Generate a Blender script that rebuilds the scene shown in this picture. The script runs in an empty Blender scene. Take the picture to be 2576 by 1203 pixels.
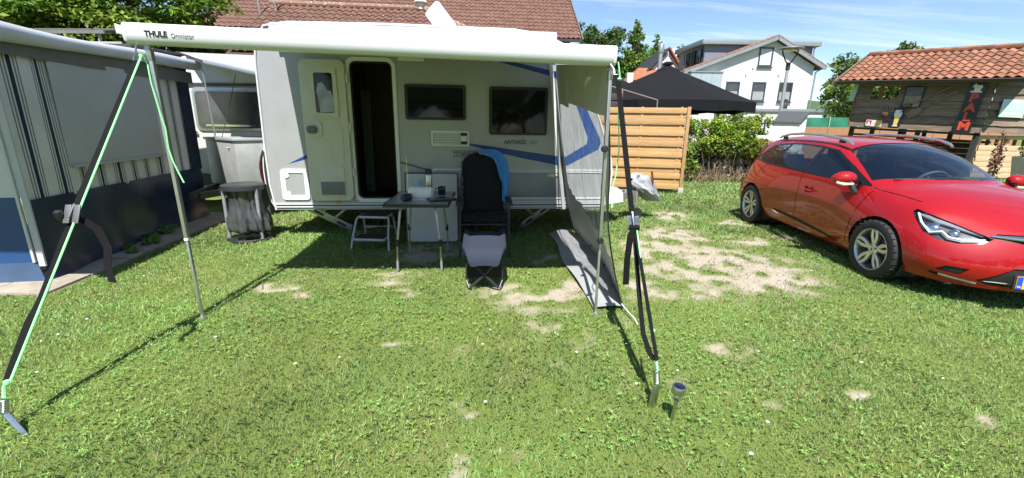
import bpy, bmesh, math, random
import numpy as np
from mathutils import Vector, Matrix

random.seed(7)
RNG = np.random.default_rng(11)
SC = bpy.context.scene
COL = SC.collection
PI = math.pi
R = math.radians

# ------------------------------------------------------------------ camera
cam_d = bpy.data.cameras.new('camera')
cam_d.sensor_width = 36.0
cam_d.lens = 36.0 * 1100 / 2576
cam_d.clip_start = 0.05
cam_d.clip_end = 3000
cam = bpy.data.objects.new('camera', cam_d)
COL.objects.link(cam)
_p, _r = R(14.85), R(0.87)
_F = Vector((0, math.cos(_p), -math.sin(_p)))
_X = Vector((1, 0, 0))
_U = _X.cross(_F)
_X2 = _X * math.cos(_r) + _U * math.sin(_r)
_U2 = -_X * math.sin(_r) + _U * math.cos(_r)
cam.matrix_world = Matrix(((_X2.x, _U2.x, -_F.x, 0), (_X2.y, _U2.y, -_F.y, 0), (_X2.z, _U2.z, -_F.z, 1.47), (0, 0, 0, 1)))
SC.camera = cam

# ------------------------------------------------------------------ sky and sun
SUN_DIR = Vector((0.03, 0.64, -1.0)).normalized()      # the way the light travels
SUN_EL = math.asin(-SUN_DIR.z)
world = bpy.data.worlds.new('World')
SC.world = world
world.use_nodes = True
wn, wl = world.node_tree.nodes, world.node_tree.links
wn.clear()
w_out = wn.new('ShaderNodeOutputWorld')
w_bg = wn.new('ShaderNodeBackground')
w_bg.inputs['Strength'].default_value = 0.086
w_sky = wn.new('ShaderNodeTexSky')
w_sky.sky_type = 'NISHITA'
w_sky.sun_disc = False
w_sky.sun_elevation = SUN_EL
w_sky.sun_rotation = math.atan2(-SUN_DIR.x, -SUN_DIR.y)
w_sky.altitude = 300
w_sky.air_density = 1.0
w_sky.dust_density = 0.0
w_sky.ozone_density = 3.5
# thin streaks of high cloud over the whole dome
w_tc = wn.new('ShaderNodeTexCoord')
w_sep = wn.new('ShaderNodeSeparateXYZ')
wl.new(w_tc.outputs['Generated'], w_sep.inputs[0])
w_add = wn.new('ShaderNodeMath'); w_add.operation = 'ADD'; w_add.inputs[1].default_value = 0.12
wl.new(w_sep.outputs[2], w_add.inputs[0])
w_dx = wn.new('ShaderNodeMath'); w_dx.operation = 'DIVIDE'
w_dy = wn.new('ShaderNodeMath'); w_dy.operation = 'DIVIDE'
wl.new(w_sep.outputs[0], w_dx.inputs[0]); wl.new(w_add.outputs[0], w_dx.inputs[1])
wl.new(w_sep.outputs[1], w_dy.inputs[0]); wl.new(w_add.outputs[0], w_dy.inputs[1])
w_cmb = wn.new('ShaderNodeCombineXYZ')
wl.new(w_dx.outputs[0], w_cmb.inputs[0]); wl.new(w_dy.outputs[0], w_cmb.inputs[1])
w_map = wn.new('ShaderNodeMapping')
w_map.inputs['Rotation'].default_value = (0, 0, R(33))
w_map.inputs['Scale'].default_value = (0.22, 1.5, 1)
wl.new(w_cmb.outputs[0], w_map.inputs[0])
w_noi = wn.new('ShaderNodeTexNoise')
w_noi.inputs['Scale'].default_value = 1.5
w_noi.inputs['Detail'].default_value = 9
w_noi.inputs['Roughness'].default_value = 0.62
w_noi.inputs['Distortion'].default_value = 0.5
wl.new(w_map.outputs[0], w_noi.inputs['Vector'])
w_ramp = wn.new('ShaderNodeValToRGB')
w_ramp.color_ramp.elements[0].position = 0.485
w_ramp.color_ramp.elements[0].color = (0, 0, 0, 1)
w_ramp.color_ramp.elements[1].position = 0.82
w_ramp.color_ramp.elements[1].color = (0.62, 0.62, 0.62, 1)
wl.new(w_noi.outputs['Fac'], w_ramp.inputs[0])
w_mix = wn.new('ShaderNodeMix'); w_mix.data_type = 'RGBA'
wl.new(w_ramp.outputs[0], w_mix.inputs[0])
wl.new(w_sky.outputs[0], w_mix.inputs[6])
w_mix.inputs[7].default_value = (8.0, 8.3, 8.7, 1)
wl.new(w_mix.outputs[2], w_bg.inputs['Color'])
wl.new(w_bg.outputs[0], w_out.inputs[0])

sun_d = bpy.data.lights.new('sun', 'SUN')
sun_d.energy = 5.0
sun_d.angle = R(0.5)
sun_d.color = (1.0, 0.965, 0.905)
sun = bpy.data.objects.new('sun', sun_d)
sun.rotation_euler = SUN_DIR.to_track_quat('-Z', 'Y').to_euler()
sun.location = (0, -5, 12)
COL.objects.link(sun)

SC.view_settings.view_transform = 'Standard'
SC.view_settings.look = 'None'
SC.view_settings.gamma = 1
SC.view_settings.exposure = 1.02
SC.view_settings.use_curve_mapping = False
SC.render.engine = 'CYCLES'
SC.cycles.max_bounces = 8
SC.cycles.transparent_max_bounces = 16
SC.cycles.use_denoising = True

# ------------------------------------------------------------------ materials
MATS = {}
def mat(name, c=(.5, .5, .5), r=.5, m=0., var=.08, scale=6., bump=0., bscale=60., coat=0., spec=.5, stretch=None,
        c2=None, trans=0., detail=5, coord='Object', attr=None, sheen=0., orand=0.):
    if name in MATS: return MATS[name]
    M = bpy.data.materials.new(name); M.use_nodes = True
    n, l = M.node_tree.nodes, M.node_tree.links
    n.clear()
    out = n.new('ShaderNodeOutputMaterial'); b = n.new('ShaderNodeBsdfPrincipled')
    b.inputs['Roughness'].default_value = r; b.inputs['Metallic'].default_value = m
    b.inputs['Specular IOR Level'].default_value = spec
    b.inputs['Coat Weight'].default_value = coat; b.inputs['Coat Roughness'].default_value = .03
    if sheen: b.inputs['Sheen Weight'].default_value = sheen
    tc = n.new('ShaderNodeTexCoord'); mp = n.new('ShaderNodeMapping')
    l.new(tc.outputs[coord], mp.inputs[0])
    if stretch: mp.inputs['Scale'].default_value = stretch
    oi = n.new('ShaderNodeObjectInfo')
    vm = n.new('ShaderNodeVectorMath'); vm.operation = 'SCALE'; vm.inputs[0].default_value = (37., 17., 29.)
    l.new(oi.outputs['Random'], vm.inputs['Scale']); l.new(vm.outputs[0], mp.inputs['Location'])
    nz = n.new('ShaderNodeTexNoise'); nz.inputs['Scale'].default_value = scale; nz.inputs['Detail'].default_value = detail
    nz.inputs['Roughness'].default_value = .6
    l.new(mp.outputs[0], nz.inputs['Vector'])
    mx = n.new('ShaderNodeMix'); mx.data_type = 'RGBA'
    rp = n.new('ShaderNodeMapRange'); rp.inputs[1].default_value = .3; rp.inputs[2].default_value = .7
    l.new(nz.outputs['Fac'], rp.inputs[0]); l.new(rp.outputs[0], mx.inputs[0])
    ca = tuple(x * (1 - var) for x in c) + (1,)
    cb = tuple(min(1, x * (1 + var)) for x in c) + (1,)
    if c2: ca, cb = tuple(c) + (1,), tuple(c2) + (1,)
    mx.inputs[6].default_value = ca; mx.inputs[7].default_value = cb
    colout = mx.outputs[2]
    if attr:
        at = n.new('ShaderNodeAttribute'); at.attribute_name = attr
        mm = n.new('ShaderNodeMix'); mm.data_type = 'RGBA'; mm.blend_type = 'MULTIPLY'; mm.inputs[0].default_value = 1
        l.new(colout, mm.inputs[6]); l.new(at.outputs['Color'], mm.inputs[7]); colout = mm.outputs[2]
    if orand:
        rr = n.new('ShaderNodeMapRange'); rr.inputs[3].default_value = 1 - orand; rr.inputs[4].default_value = 1 + orand; l.new(oi.outputs['Random'], rr.inputs[0])
        mo_ = n.new('ShaderNodeMix'); mo_.data_type = 'RGBA'; mo_.blend_type = 'MULTIPLY'; mo_.inputs[0].default_value = 1; l.new(colout, mo_.inputs[6]); l.new(rr.outputs[0], mo_.inputs[7]); colout = mo_.outputs[2]
    l.new(colout, b.inputs['Base Color'])
    if bump:
        bn = n.new('ShaderNodeTexNoise'); bn.inputs['Scale'].default_value = bscale; bn.inputs['Detail'].default_value = 4
        l.new(mp.outputs[0], bn.inputs['Vector'])
        bp = n.new('ShaderNodeBump'); bp.inputs['Strength'].default_value = bump; bp.inputs['Distance'].default_value = .01
        l.new(bn.outputs['Fac'], bp.inputs['Height']); l.new(bp.outputs[0], b.inputs['Normal'])
    last = b.outputs[0]
    if trans:
        tr = n.new('ShaderNodeBsdfTranslucent'); l.new(colout, tr.inputs[0])
        ms = n.new('ShaderNodeMixShader'); ms.inputs[0].default_value = trans
        l.new(last, ms.inputs[1]); l.new(tr.outputs[0], ms.inputs[2]); last = ms.outputs[0]
    l.new(last, out.inputs[0])
    MATS[name] = M
    return M

def glass(name, tint=(.5, .55, .55), gloss_r=.02, ior=1.5, bump=0., bscale=8., milky=0.):
    if name in MATS: return MATS[name]
    M = bpy.data.materials.new(name); M.use_nodes = True
    n, l = M.node_tree.nodes, M.node_tree.links
    n.clear()
    out = n.new('ShaderNodeOutputMaterial')
    t = n.new('ShaderNodeBsdfTransparent'); t.inputs[0].default_value = tuple(tint) + (1,)
    g = n.new('ShaderNodeBsdfGlossy'); g.inputs['Roughness'].default_value = gloss_r
    lw = n.new('ShaderNodeLayerWeight'); lw.inputs['Blend'].default_value = .5
    pw = n.new('ShaderNodeMath'); pw.operation = 'POWER'; pw.inputs[1].default_value = 3.2; l.new(lw.outputs['Facing'], pw.inputs[0])
    fr = n.new('ShaderNodeMath'); fr.operation = 'MULTIPLY_ADD'; f0 = ((ior - 1) / (ior + 1)) ** 2; fr.inputs[1].default_value = (1 - f0) * (.8 if ior > 1.3 else .25); fr.inputs[2].default_value = f0; l.new(pw.outputs[0], fr.inputs[0])
    ms = n.new('ShaderNodeMixShader')
    l.new(fr.outputs[0], ms.inputs[0])
    base = t.outputs[0]
    if milky:
        d = n.new('ShaderNodeBsdfDiffuse'); d.inputs[0].default_value = (.8, .82, .85, 1)
        m2 = n.new('ShaderNodeMixShader')
        tc = n.new('ShaderNodeTexCoord'); mp = n.new('ShaderNodeMapping'); mp.inputs['Scale'].default_value = (9, 9, 1.0)
        nz = n.new('ShaderNodeTexNoise'); nz.inputs['Scale'].default_value = 2; nz.inputs['Detail'].default_value = 6
        rp = n.new('ShaderNodeMapRange'); rp.inputs[1].default_value = .45; rp.inputs[2].default_value = .8
        rp.inputs[3].default_value = milky * .6; rp.inputs[4].default_value = milky * 2.2
        l.new(tc.outputs['Object'], mp.inputs[0]); l.new(mp.outputs[0], nz.inputs['Vector']); l.new(nz.outputs['Fac'], rp.inputs[0])
        l.new(rp.outputs[0], m2.inputs[0]); l.new(t.outputs[0], m2.inputs[1]); l.new(d.outputs[0], m2.inputs[2]); base = m2.outputs[0]
    l.new(base, ms.inputs[1]); l.new(g.outputs[0], ms.inputs[2])
    if bump:
        tc = n.new('ShaderNodeTexCoord')
        bn = n.new('ShaderNodeTexNoise'); bn.inputs['Scale'].default_value = bscale; bn.inputs['Detail'].default_value = 3
        l.new(tc.outputs['Object'], bn.inputs['Vector'])
        bp = n.new('ShaderNodeBump'); bp.inputs['Strength'].default_value = bump; bp.inputs['Distance'].default_value = .02
        l.new(bn.outputs['Fac'], bp.inputs['Height']); l.new(bp.outputs[0], g.inputs['Normal'])
    l.new(ms.outputs[0], out.inputs[0])
    MATS[name] = M
    return M

# ------------------------------------------------------------------ mesh helpers
class MB:
    """collects shapes; build() links them as one mesh object"""
    def __init__(s): s.v = []; s.f = []
    def add(s, vs, fs):
        o = len(s.v); s.v += [tuple(map(float, v)) for v in vs]; s.f += [tuple(i + o for i in f) for f in fs]; return s
    def box(s, c, d, rot=None):
        hx, hy, hz = d[0] / 2, d[1] / 2, d[2] / 2
        vs = [Vector((x, y, z)) for z in (-hz, hz) for y in (-hy, hy) for x in (-hx, hx)]
        if rot is not None: vs = [rot @ v for v in vs]
        c = Vector(c)
        return s.add([v + c for v in vs], [(0, 2, 3, 1), (4, 5, 7, 6), (0, 1, 5, 4), (2, 6, 7, 3), (0, 4, 6, 2), (1, 3, 7, 5)])
    def span(s, a, b):
        return s.box([(a[i] + b[i]) / 2 for i in range(3)], [abs(b[i] - a[i]) for i in range(3)])
    def hexa(s, p):
        """8 corner points: bottom 4 (ccw) then top 4"""
        return s.add(p, [(3, 2, 1, 0), (4, 5, 6, 7), (0, 1, 5, 4), (1, 2, 6, 5), (2, 3, 7, 6), (3, 0, 4, 7)])
    def beam(s, a, b, w, h, up=(0, 0, 1)):
        a, b = Vector(a), Vector(b); d = (b - a).normalized(); up = Vector(up)
        if abs(d.dot(up)) > .99: up = Vector((0, 1, 0))
        x = d.cross(up).normalized(); y = x.cross(d)
        q = [a - x * w / 2 - y * h / 2, a + x * w / 2 - y * h / 2, a + x * w / 2 + y * h / 2, a - x * w / 2 + y * h / 2]
        q += [p + (b - a) for p in q]
        return s.add(q, [(3, 2, 1, 0), (4, 5, 6, 7), (0, 1, 5, 4), (1, 2, 6, 5), (2, 3, 7, 6), (3, 0, 4, 7)])
    def tube(s, pts, r, n=8, caps=True):
        pts = [Vector(p) for p in pts]; k = len(pts)
        rs = r if isinstance(r, (list, tuple)) else [r] * k
        t = []
        for i in range(k):
            d = pts[min(i + 1, k - 1)] - pts[max(i - 1, 0)]
            t.append(d.normalized() if d.length > 1e-9 else Vector((0, 0, 1)))
        up = Vector((0, 0, 1)) if abs(t[0].z) < .9 else Vector((0, 1, 0))
        x = t[0].cross(up).normalized(); vs = []; fs = []
        for i in range(k):
            x = (x - t[i] * x.dot(t[i])).normalized(); y = t[i].cross(x)
            for j in range(n):
                a = 2 * PI * j / n; vs.append(pts[i] + (x * math.cos(a) + y * math.sin(a)) * rs[i])
        for i in range(k - 1):
            for j in range(n):
                j2 = (j + 1) % n; fs.append((i * n + j, i * n + j2, (i + 1) * n + j2, (i + 1) * n + j))
        if caps: fs.append(tuple(range(n - 1, -1, -1))); fs.append(tuple((k - 1) * n + j for j in range(n)))
        return s.add(vs, fs)
    def cyl(s, a, b, r0, r1=None, n=16): return s.tube([a, b], [r0, r0 if r1 is None else r1], n)
    def lathe(s, prof, c=(0, 0, 0), n=24, M=None, caps=True):
        """profile of (radius, height) turned round z"""
        vs = []; fs = []; k = len(prof); c = Vector(c)
        for r, z in prof:
            for j in range(n):
                a = 2 * PI * j / n; v = Vector((r * math.cos(a), r * math.sin(a), z))
                if M is not None: v = M @ v
                vs.append(v + c)
        for i in range(k - 1):
            for j in range(n):
                j2 = (j + 1) % n; fs.append((i * n + j, i * n + j2, (i + 1) * n + j2, (i + 1) * n + j))
        if caps and prof[0][0] > 1e-6: fs.append(tuple(range(n - 1, -1, -1)))
        if caps and prof[-1][0] > 1e-6: fs.append(tuple((k - 1) * n + j for j in range(n)))
        return s.add(vs, fs)
    def prism(s, poly, t, o=(0, 0, 0), ax=(1, 0, 0), ay=(0, 0, 1)):
        """2-D outline in the (ax, ay) plane through o, thickness t along ax x ay"""
        o, ax, ay = Vector(o), Vector(ax), Vector(ay); nn = ax.cross(ay).normalized(); k = len(poly)
        vs = [o + ax * p[0] + ay * p[1] for p in poly] + [o + ax * p[0] + ay * p[1] + nn * t for p in poly]
        fs = [tuple(range(k - 1, -1, -1)), tuple(range(k, 2 * k))] + [(i, (i + 1) % k, k + (i + 1) % k, k + i) for i in range(k)]
        return s.add(vs, fs)
    def grid(s, rows, close_u=False):
        nu = len(rows[0]); vs = [p for r in rows for p in r]; fs = []
        for i in range(len(rows) - 1):
            for j in range(nu if close_u else nu - 1):
                j2 = (j + 1) % nu; fs.append((i * nu + j, i * nu + j2, (i + 1) * nu + j2, (i + 1) * nu + j))
        return s.add(vs, fs)
    def sheet(s, rows, t):
        """grid given a thickness t along its normals (closed edges)"""
        nr, nu = len(rows), len(rows[0]); P = [[Vector(p) for p in r] for r in rows]; B = []
        for i in range(nr):
            q = []
            for j in range(nu):
                du = P[i][min(j + 1, nu - 1)] - P[i][max(j - 1, 0)]; dv = P[min(i + 1, nr - 1)][j] - P[max(i - 1, 0)][j]
                nn = du.cross(dv); nn = nn.normalized() if nn.length > 1e-9 else Vector((0, 0, 1)); q.append(P[i][j] - nn * t)
            B.append(q)
        o = nr * nu; vs = [p for r in P for p in r] + [p for r in B for p in r]; fs = []
        for i in range(nr - 1):
            for j in range(nu - 1):
                a, b, c, d = i * nu + j, i * nu + j + 1, (i + 1) * nu + j + 1, (i + 1) * nu + j
                fs += [(a, b, c, d), (o + d, o + c, o + b, o + a)]
        for j in range(nu - 1):
            fs += [(j + 1, j, o + j, o + j + 1)]; a = (nr - 1) * nu + j; fs += [(a, a + 1, o + a + 1, o + a)]
        for i in range(nr - 1):
            a, b = i * nu, (i + 1) * nu; fs += [(a, b, o + b, o + a)]; a += nu - 1; b += nu - 1; fs += [(b, a, o + a, o + b)]
        return s.add(vs, fs)
    def mesh(s, name, m=None, smooth=False, bevel=0., bseg=2, angle=35):
        me = bpy.data.meshes.new(name); me.from_pydata(s.v, [], s.f); me.update()
        if bevel or smooth:
            bm = bmesh.new(); bm.from_mesh(me); bmesh.ops.remove_doubles(bm, verts=bm.verts, dist=1e-5)
            if bevel:
                ed = [e for e in bm.edges if len(e.link_faces) == 2 and e.calc_face_angle(0) > R(30)]
                bmesh.ops.bevel(bm, geom=ed, offset=bevel, segments=bseg, affect='EDGES', profile=.6, clamp_overlap=True)
            bmesh.ops.recalc_face_normals(bm, faces=bm.faces)
            for f in bm.faces: f.smooth = True
            for e in bm.edges:
                if len(e.link_faces) == 2 and e.calc_face_angle(0) > R(angle): e.smooth = False
            bm.to_mesh(me); bm.free()
        if m: me.materials.append(m)
        return me
    def build(s, name, m, parent=None, smooth=False, bevel=0., **kw):
        return link(name, s.mesh(name, m, smooth, bevel, **kw), parent)

def link(name, me, parent=None, M=None):
    o = bpy.data.objects.new(name, me); COL.objects.link(o)
    if parent is not None: o.parent = parent
    if M is not None: o.matrix_local = M
    return o

def tag(o, label=None, cat=None, group=None, kind=None):
    if label: o['label'] = label
    if cat: o['category'] = cat
    if group: o['group'] = group
    if kind: o['kind'] = kind
    return o

def thing(name, label, cat, loc=(0, 0, 0), rz=0., group=None, rot=None):
    o = bpy.data.objects.new(name, None); COL.objects.link(o); o.empty_display_size = .1
    o.location = loc; o.rotation_euler = rot if rot else (0, 0, rz)
    return tag(o, label, cat, group)

def bx(name, a, b, m, parent=None, bevel=0., **kw): return MB().span(a, b).build(name, m, parent, bevel=bevel, **kw)

def text(name, body, size, m, parent, M, extrude=.001, align='LEFT', sx=1., bold=0.):
    cu = bpy.data.curves.new(name, 'FONT'); cu.body = body; cu.size = size; cu.extrude = extrude; cu.align_x = align; cu.offset = bold
    cu.resolution_u = 3
    ob = bpy.data.objects.new(name, cu); COL.objects.link(ob)
    dg = bpy.context.evaluated_depsgraph_get(); me = bpy.data.meshes.new_from_object(ob.evaluated_get(dg))
    bpy.data.objects.remove(ob)
    for v in me.vertices: v.co.x *= sx
    me.materials.clear(); me.materials.append(m); me.name = name
    return link(name, me, parent, M)

def frame(o, ax, ay):
    """matrix whose x is ax and y is ay"""
    ax, ay = Vector(ax).normalized(), Vector(ay).normalized(); az = ax.cross(ay).normalized(); ay = az.cross(ax)
    M = Matrix.Identity(4)
    for i in range(3): M[i][0], M[i][1], M[i][2], M[i][3] = ax[i], ay[i], az[i], o[i]
    return M

def copy_tree(o, parent=None):
    c = o.copy(); COL.objects.link(c)
    if parent is not None: c.parent = parent
    for ch in o.children: copy_tree(ch, c)
    return c

def rrect(x0, y0, x1, y1, r, n=4):
    p = []
    for cx, cy, a0 in ((x1 - r, y0 + r, -90), (x1 - r, y1 - r, 0), (x0 + r, y1 - r, 90), (x0 + r, y0 + r, 180)):
        for i in range(n + 1):
            a = R(a0 + 90 * i / n); p.append((cx + r * math.cos(a), cy + r * math.sin(a)))
    return p

def ring(mb, outer, inner, t, o, ax, ay):
    """frame between two outlines with the same point count"""
    o, ax, ay = Vector(o), Vector(ax), Vector(ay); nn = ax.cross(ay).normalized(); k = len(outer)
    P = lambda p, d: o + ax * p[0] + ay * p[1] + nn * d
    vs = [P(p, 0) for p in outer] + [P(p, 0) for p in inner] + [P(p, t) for p in outer] + [P(p, t) for p in inner]; fs = []
    for i in range(k):
        j = (i + 1) % k
        fs += [(2 * k + i, 2 * k + j, 3 * k + j, 3 * k + i), (i, k + i, k + j, j), (i, j, 2 * k + j, 2 * k + i), (k + j, k + i, 3 * k + i, 3 * k + j)]
    return mb.add(vs, fs)

# value noise for masks and scatter
_H = np.random.default_rng(3).random((256, 256))
def vnoise(x, y):
    xi, yi = np.floor(x).astype(int), np.floor(y).astype(int); fx, fy = x - xi, y - yi
    fx, fy = fx * fx * (3 - 2 * fx), fy * fy * (3 - 2 * fy)
    h = lambda a, b: _H[a & 255, b & 255]
    return (h(xi, yi) * (1 - fx) + h(xi + 1, yi) * fx) * (1 - fy) + (h(xi, yi + 1) * (1 - fx) + h(xi + 1, yi + 1) * fx) * fy
def fbm(x, y, o=4):
    s, a, t = 0, .5, 0
    for i in range(o): s = s + a * vnoise(x * 2 ** i + 17 * i, y * 2 ** i + 31 * i); t += a; a *= .55
    return s / t

def np_mesh(name, V, nper, m, cols=None, smooth=False):
    """mesh of equal polygons: V is (count*nper, 3); a face per nper consecutive verts"""
    V = np.asarray(V, dtype=np.float32); nv = len(V); nf = nv // nper
    me = bpy.data.meshes.new(name); me.vertices.add(nv); me.vertices.foreach_set('co', V.ravel())
    me.loops.add(nv); me.loops.foreach_set('vertex_index', np.arange(nv, dtype=np.int32))
    me.polygons.add(nf); me.polygons.foreach_set('loop_start', np.arange(0, nv, nper, dtype=np.int32))
    me.update(calc_edges=True)
    if cols is not None:
        at = me.color_attributes.new('tint', 'FLOAT_COLOR', 'POINT')
        c4 = np.ones((nv, 4), dtype=np.float32); c4[:, :3] = cols; at.data.foreach_set('color', c4.ravel())
    me.materials.append(m)
    return me
# ------------------------------------------------------------------ ground
# bare, trodden patches: centre x, y, half-sizes
BARE = [(-1.14, 3.92, .17, .13), (-1.05, 3.57, .17, .11), (.16, 3.62, .46, .36), (.55, 3.7, .18, .29), (.21, 3.01, .1, .07), (-.81, 2.7, .1, .05),
        (1.53, 2.72, .17, .11), (2.23, 4.55, .92, .87), (2.63, 4.05, .52, .32), (1.75, 4.94, .52, .67), (2.29, 5.93, .51, .51), (2.66, 7.17, .31, .46),
        (3.09, 5.65, .33, .25), (1.28, 3.73, .29, .25), (1.7, 3.7, .29, .19), (-.3, 2.01, .05, .03), (-.25, 1.66, .04, .06), (-.05, 1.73, .07, .05),
        (1.33, 2.25, .07, .04), (1.49, 2.17, .06, .04), (2.02, 2.15, .05, .05), (-1.09, 4.09, .19, .12), (.39, 4.69, .18, .13), (3.73, 6.79, .46, .24),
        (2.42, 2.0, .13, .07), (-2.1, 3.69, .21, .08), (3.88, 5.81, .28, .16), (-.26, 1.57, .05, .03), (-1.78, 3.54, .07, .06), (-.9, 4.9, .5, .3)]
PATH_Q = [(-5.6, 3.42), (-3.88, 3.42), (-4.28, 6.75), (-5.6, 6.75)]
def bare_mask(x, y):
    wx = x + (fbm(x * 3.1 + 5, y * 3.1) - .5) * .35; wy = y + (fbm(x * 3.1, y * 3.1 + 9) - .5) * .35
    m = np.zeros_like(x)
    for cx, cy, rx, ry in BARE:
        d = np.sqrt(((wx - cx) / rx) ** 2 + ((wy - cy) / ry) ** 2); m = np.maximum(m, np.clip((1.4 - d) / .75, 0, 1))
    tex = fbm(x * 7, y * 7, 4)
    m = m * np.clip((tex - .30) / .30, 0, 1)
    dry = np.clip((fbm(x * 1.1 + 40, y * 1.1 + 7) - .52) / .2, 0, 1) * np.clip((fbm(x * 9, y * 9 + 3) - .5) / .12, 0, 1)
    return np.clip(m + dry * .35, 0, 1)
def in_path(x, y):
    xr = -3.88 - (y - 3.42) * .12
    return (y > 3.42) & (y < 6.75) & (x < xr + (fbm(x * 4, y * 4) - .5) * .12)
def ground_z(x, y):
    return (fbm(x * .9, y * .9, 3) - .5) * .03

def spread(a, b, fine, far):
    core = np.arange(a, b + 1e-6, fine); lo, hi, st = [], [], fine
    x = a
    while x > -far: st *= 1.35; x -= st; lo.append(x)
    x, st = b, fine
    while x < far: st *= 1.35; x += st; hi.append(x)
    return np.array(lo[::-1] + list(core) + hi)
gx, gy = spread(-6.5, 8.5, .05, 900), spread(.4, 13, .05, 900)
GX, GY = np.meshgrid(gx, gy)
fade = np.clip(1 - np.maximum(np.abs(GX - 1) - 7, np.abs(GY - 6.5) - 6) / 3, 0, 1)
bm_ = bare_mask(GX, GY)
GZ = ground_z(GX, GY) * fade - .012 * bm_ * fade + (fbm(GX * 18, GY * 18, 2) - .5) * .012 * bm_ * fade
nv = GX.size; W_, H_ = len(gx), len(gy)
idx = np.arange(nv).reshape(H_, W_)
quads = np.stack([idx[:-1, :-1], idx[:-1, 1:], idx[1:, 1:], idx[1:, :-1]], -1).reshape(-1, 4)
me = bpy.data.meshes.new('ground'); me.vertices.add(nv)
me.vertices.foreach_set('co', np.stack([GX, GY, GZ], -1).astype(np.float32).ravel())
me.loops.add(quads.size); me.loops.foreach_set('vertex_index', quads.astype(np.int32).ravel())
me.polygons.add(len(quads)); me.polygons.foreach_set('loop_start', np.arange(0, quads.size, 4, dtype=np.int32))
me.update(calc_edges=True)
at = me.color_attributes.new('bare', 'FLOAT_COLOR', 'POINT')
c4 = np.ones((nv, 4), np.float32); c4[:, 0] = (bm_ * np.clip(fade * 2, 0, 1)).ravel(); c4[:, 1] = fbm(GX * .8, GY * .8).ravel(); at.data.foreach_set('color', c4.ravel())
gm = bpy.data.materials.new('ground_soil'); gm.use_nodes = True
n, l = gm.node_tree.nodes, gm.node_tree.links
b = n['Principled BSDF']; b.inputs['Roughness'].default_value = .95; b.inputs['Specular IOR Level'].default_value = .1
a_ = n.new('ShaderNodeAttribute'); a_.attribute_name = 'bare'; sp = n.new('ShaderNodeSeparateColor'); l.new(a_.outputs['Color'], sp.inputs[0])
tc = n.new('ShaderNodeTexCoord')
def _noise(sc, d=5):
    q = n.new('ShaderNodeTexNoise'); q.inputs['Scale'].default_value = sc; q.inputs['Detail'].default_value = d; l.new(tc.outputs['Object'], q.inputs['Vector']); return q
def _mix(f, c1, c2):
    q = n.new('ShaderNodeMix'); q.data_type = 'RGBA'; l.new(f, q.inputs[0])
    for i, c in ((6, c1), (7, c2)):
        if isinstance(c, tuple): q.inputs[i].default_value = c + (1,)
        else: l.new(c, q.inputs[i])
    return q.outputs[2]
n1, n2, n3 = _noise(28), _noise(5), _noise(140, 3)
sand = _mix(n1.outputs['Fac'], (.23, .18, .128), (.43, .365, .285))
sand = _mix(n3.outputs['Fac'], sand, (.44, .39, .32))
turf = _mix(n1.outputs['Fac'], (.08, .11, .025), (.17, .20, .05))
turf = _mix(n2.outputs['Fac'], turf, (.15, .20, .045))
mr = n.new('ShaderNodeMapRange'); mr.inputs[1].default_value = .1; mr.inputs[2].default_value = .95; l.new(sp.outputs[0], mr.inputs[0])
l.new(_mix(mr.outputs[0], turf, sand), b.inputs['Base Color'])
bp = n.new('ShaderNodeBump'); bp.inputs['Strength'].default_value = .6; bp.inputs['Distance'].default_value = .02
l.new(n3.outputs['Fac'], bp.inputs['Height']); l.new(bp.outputs[0], b.inputs['Normal'])
me.materials.append(gm)
for p in me.polygons: p.use_smooth = True
tag(link('ground', me), 'flat campsite ground with worn sandy patches showing through the lawn', None, kind='structure')

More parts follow.
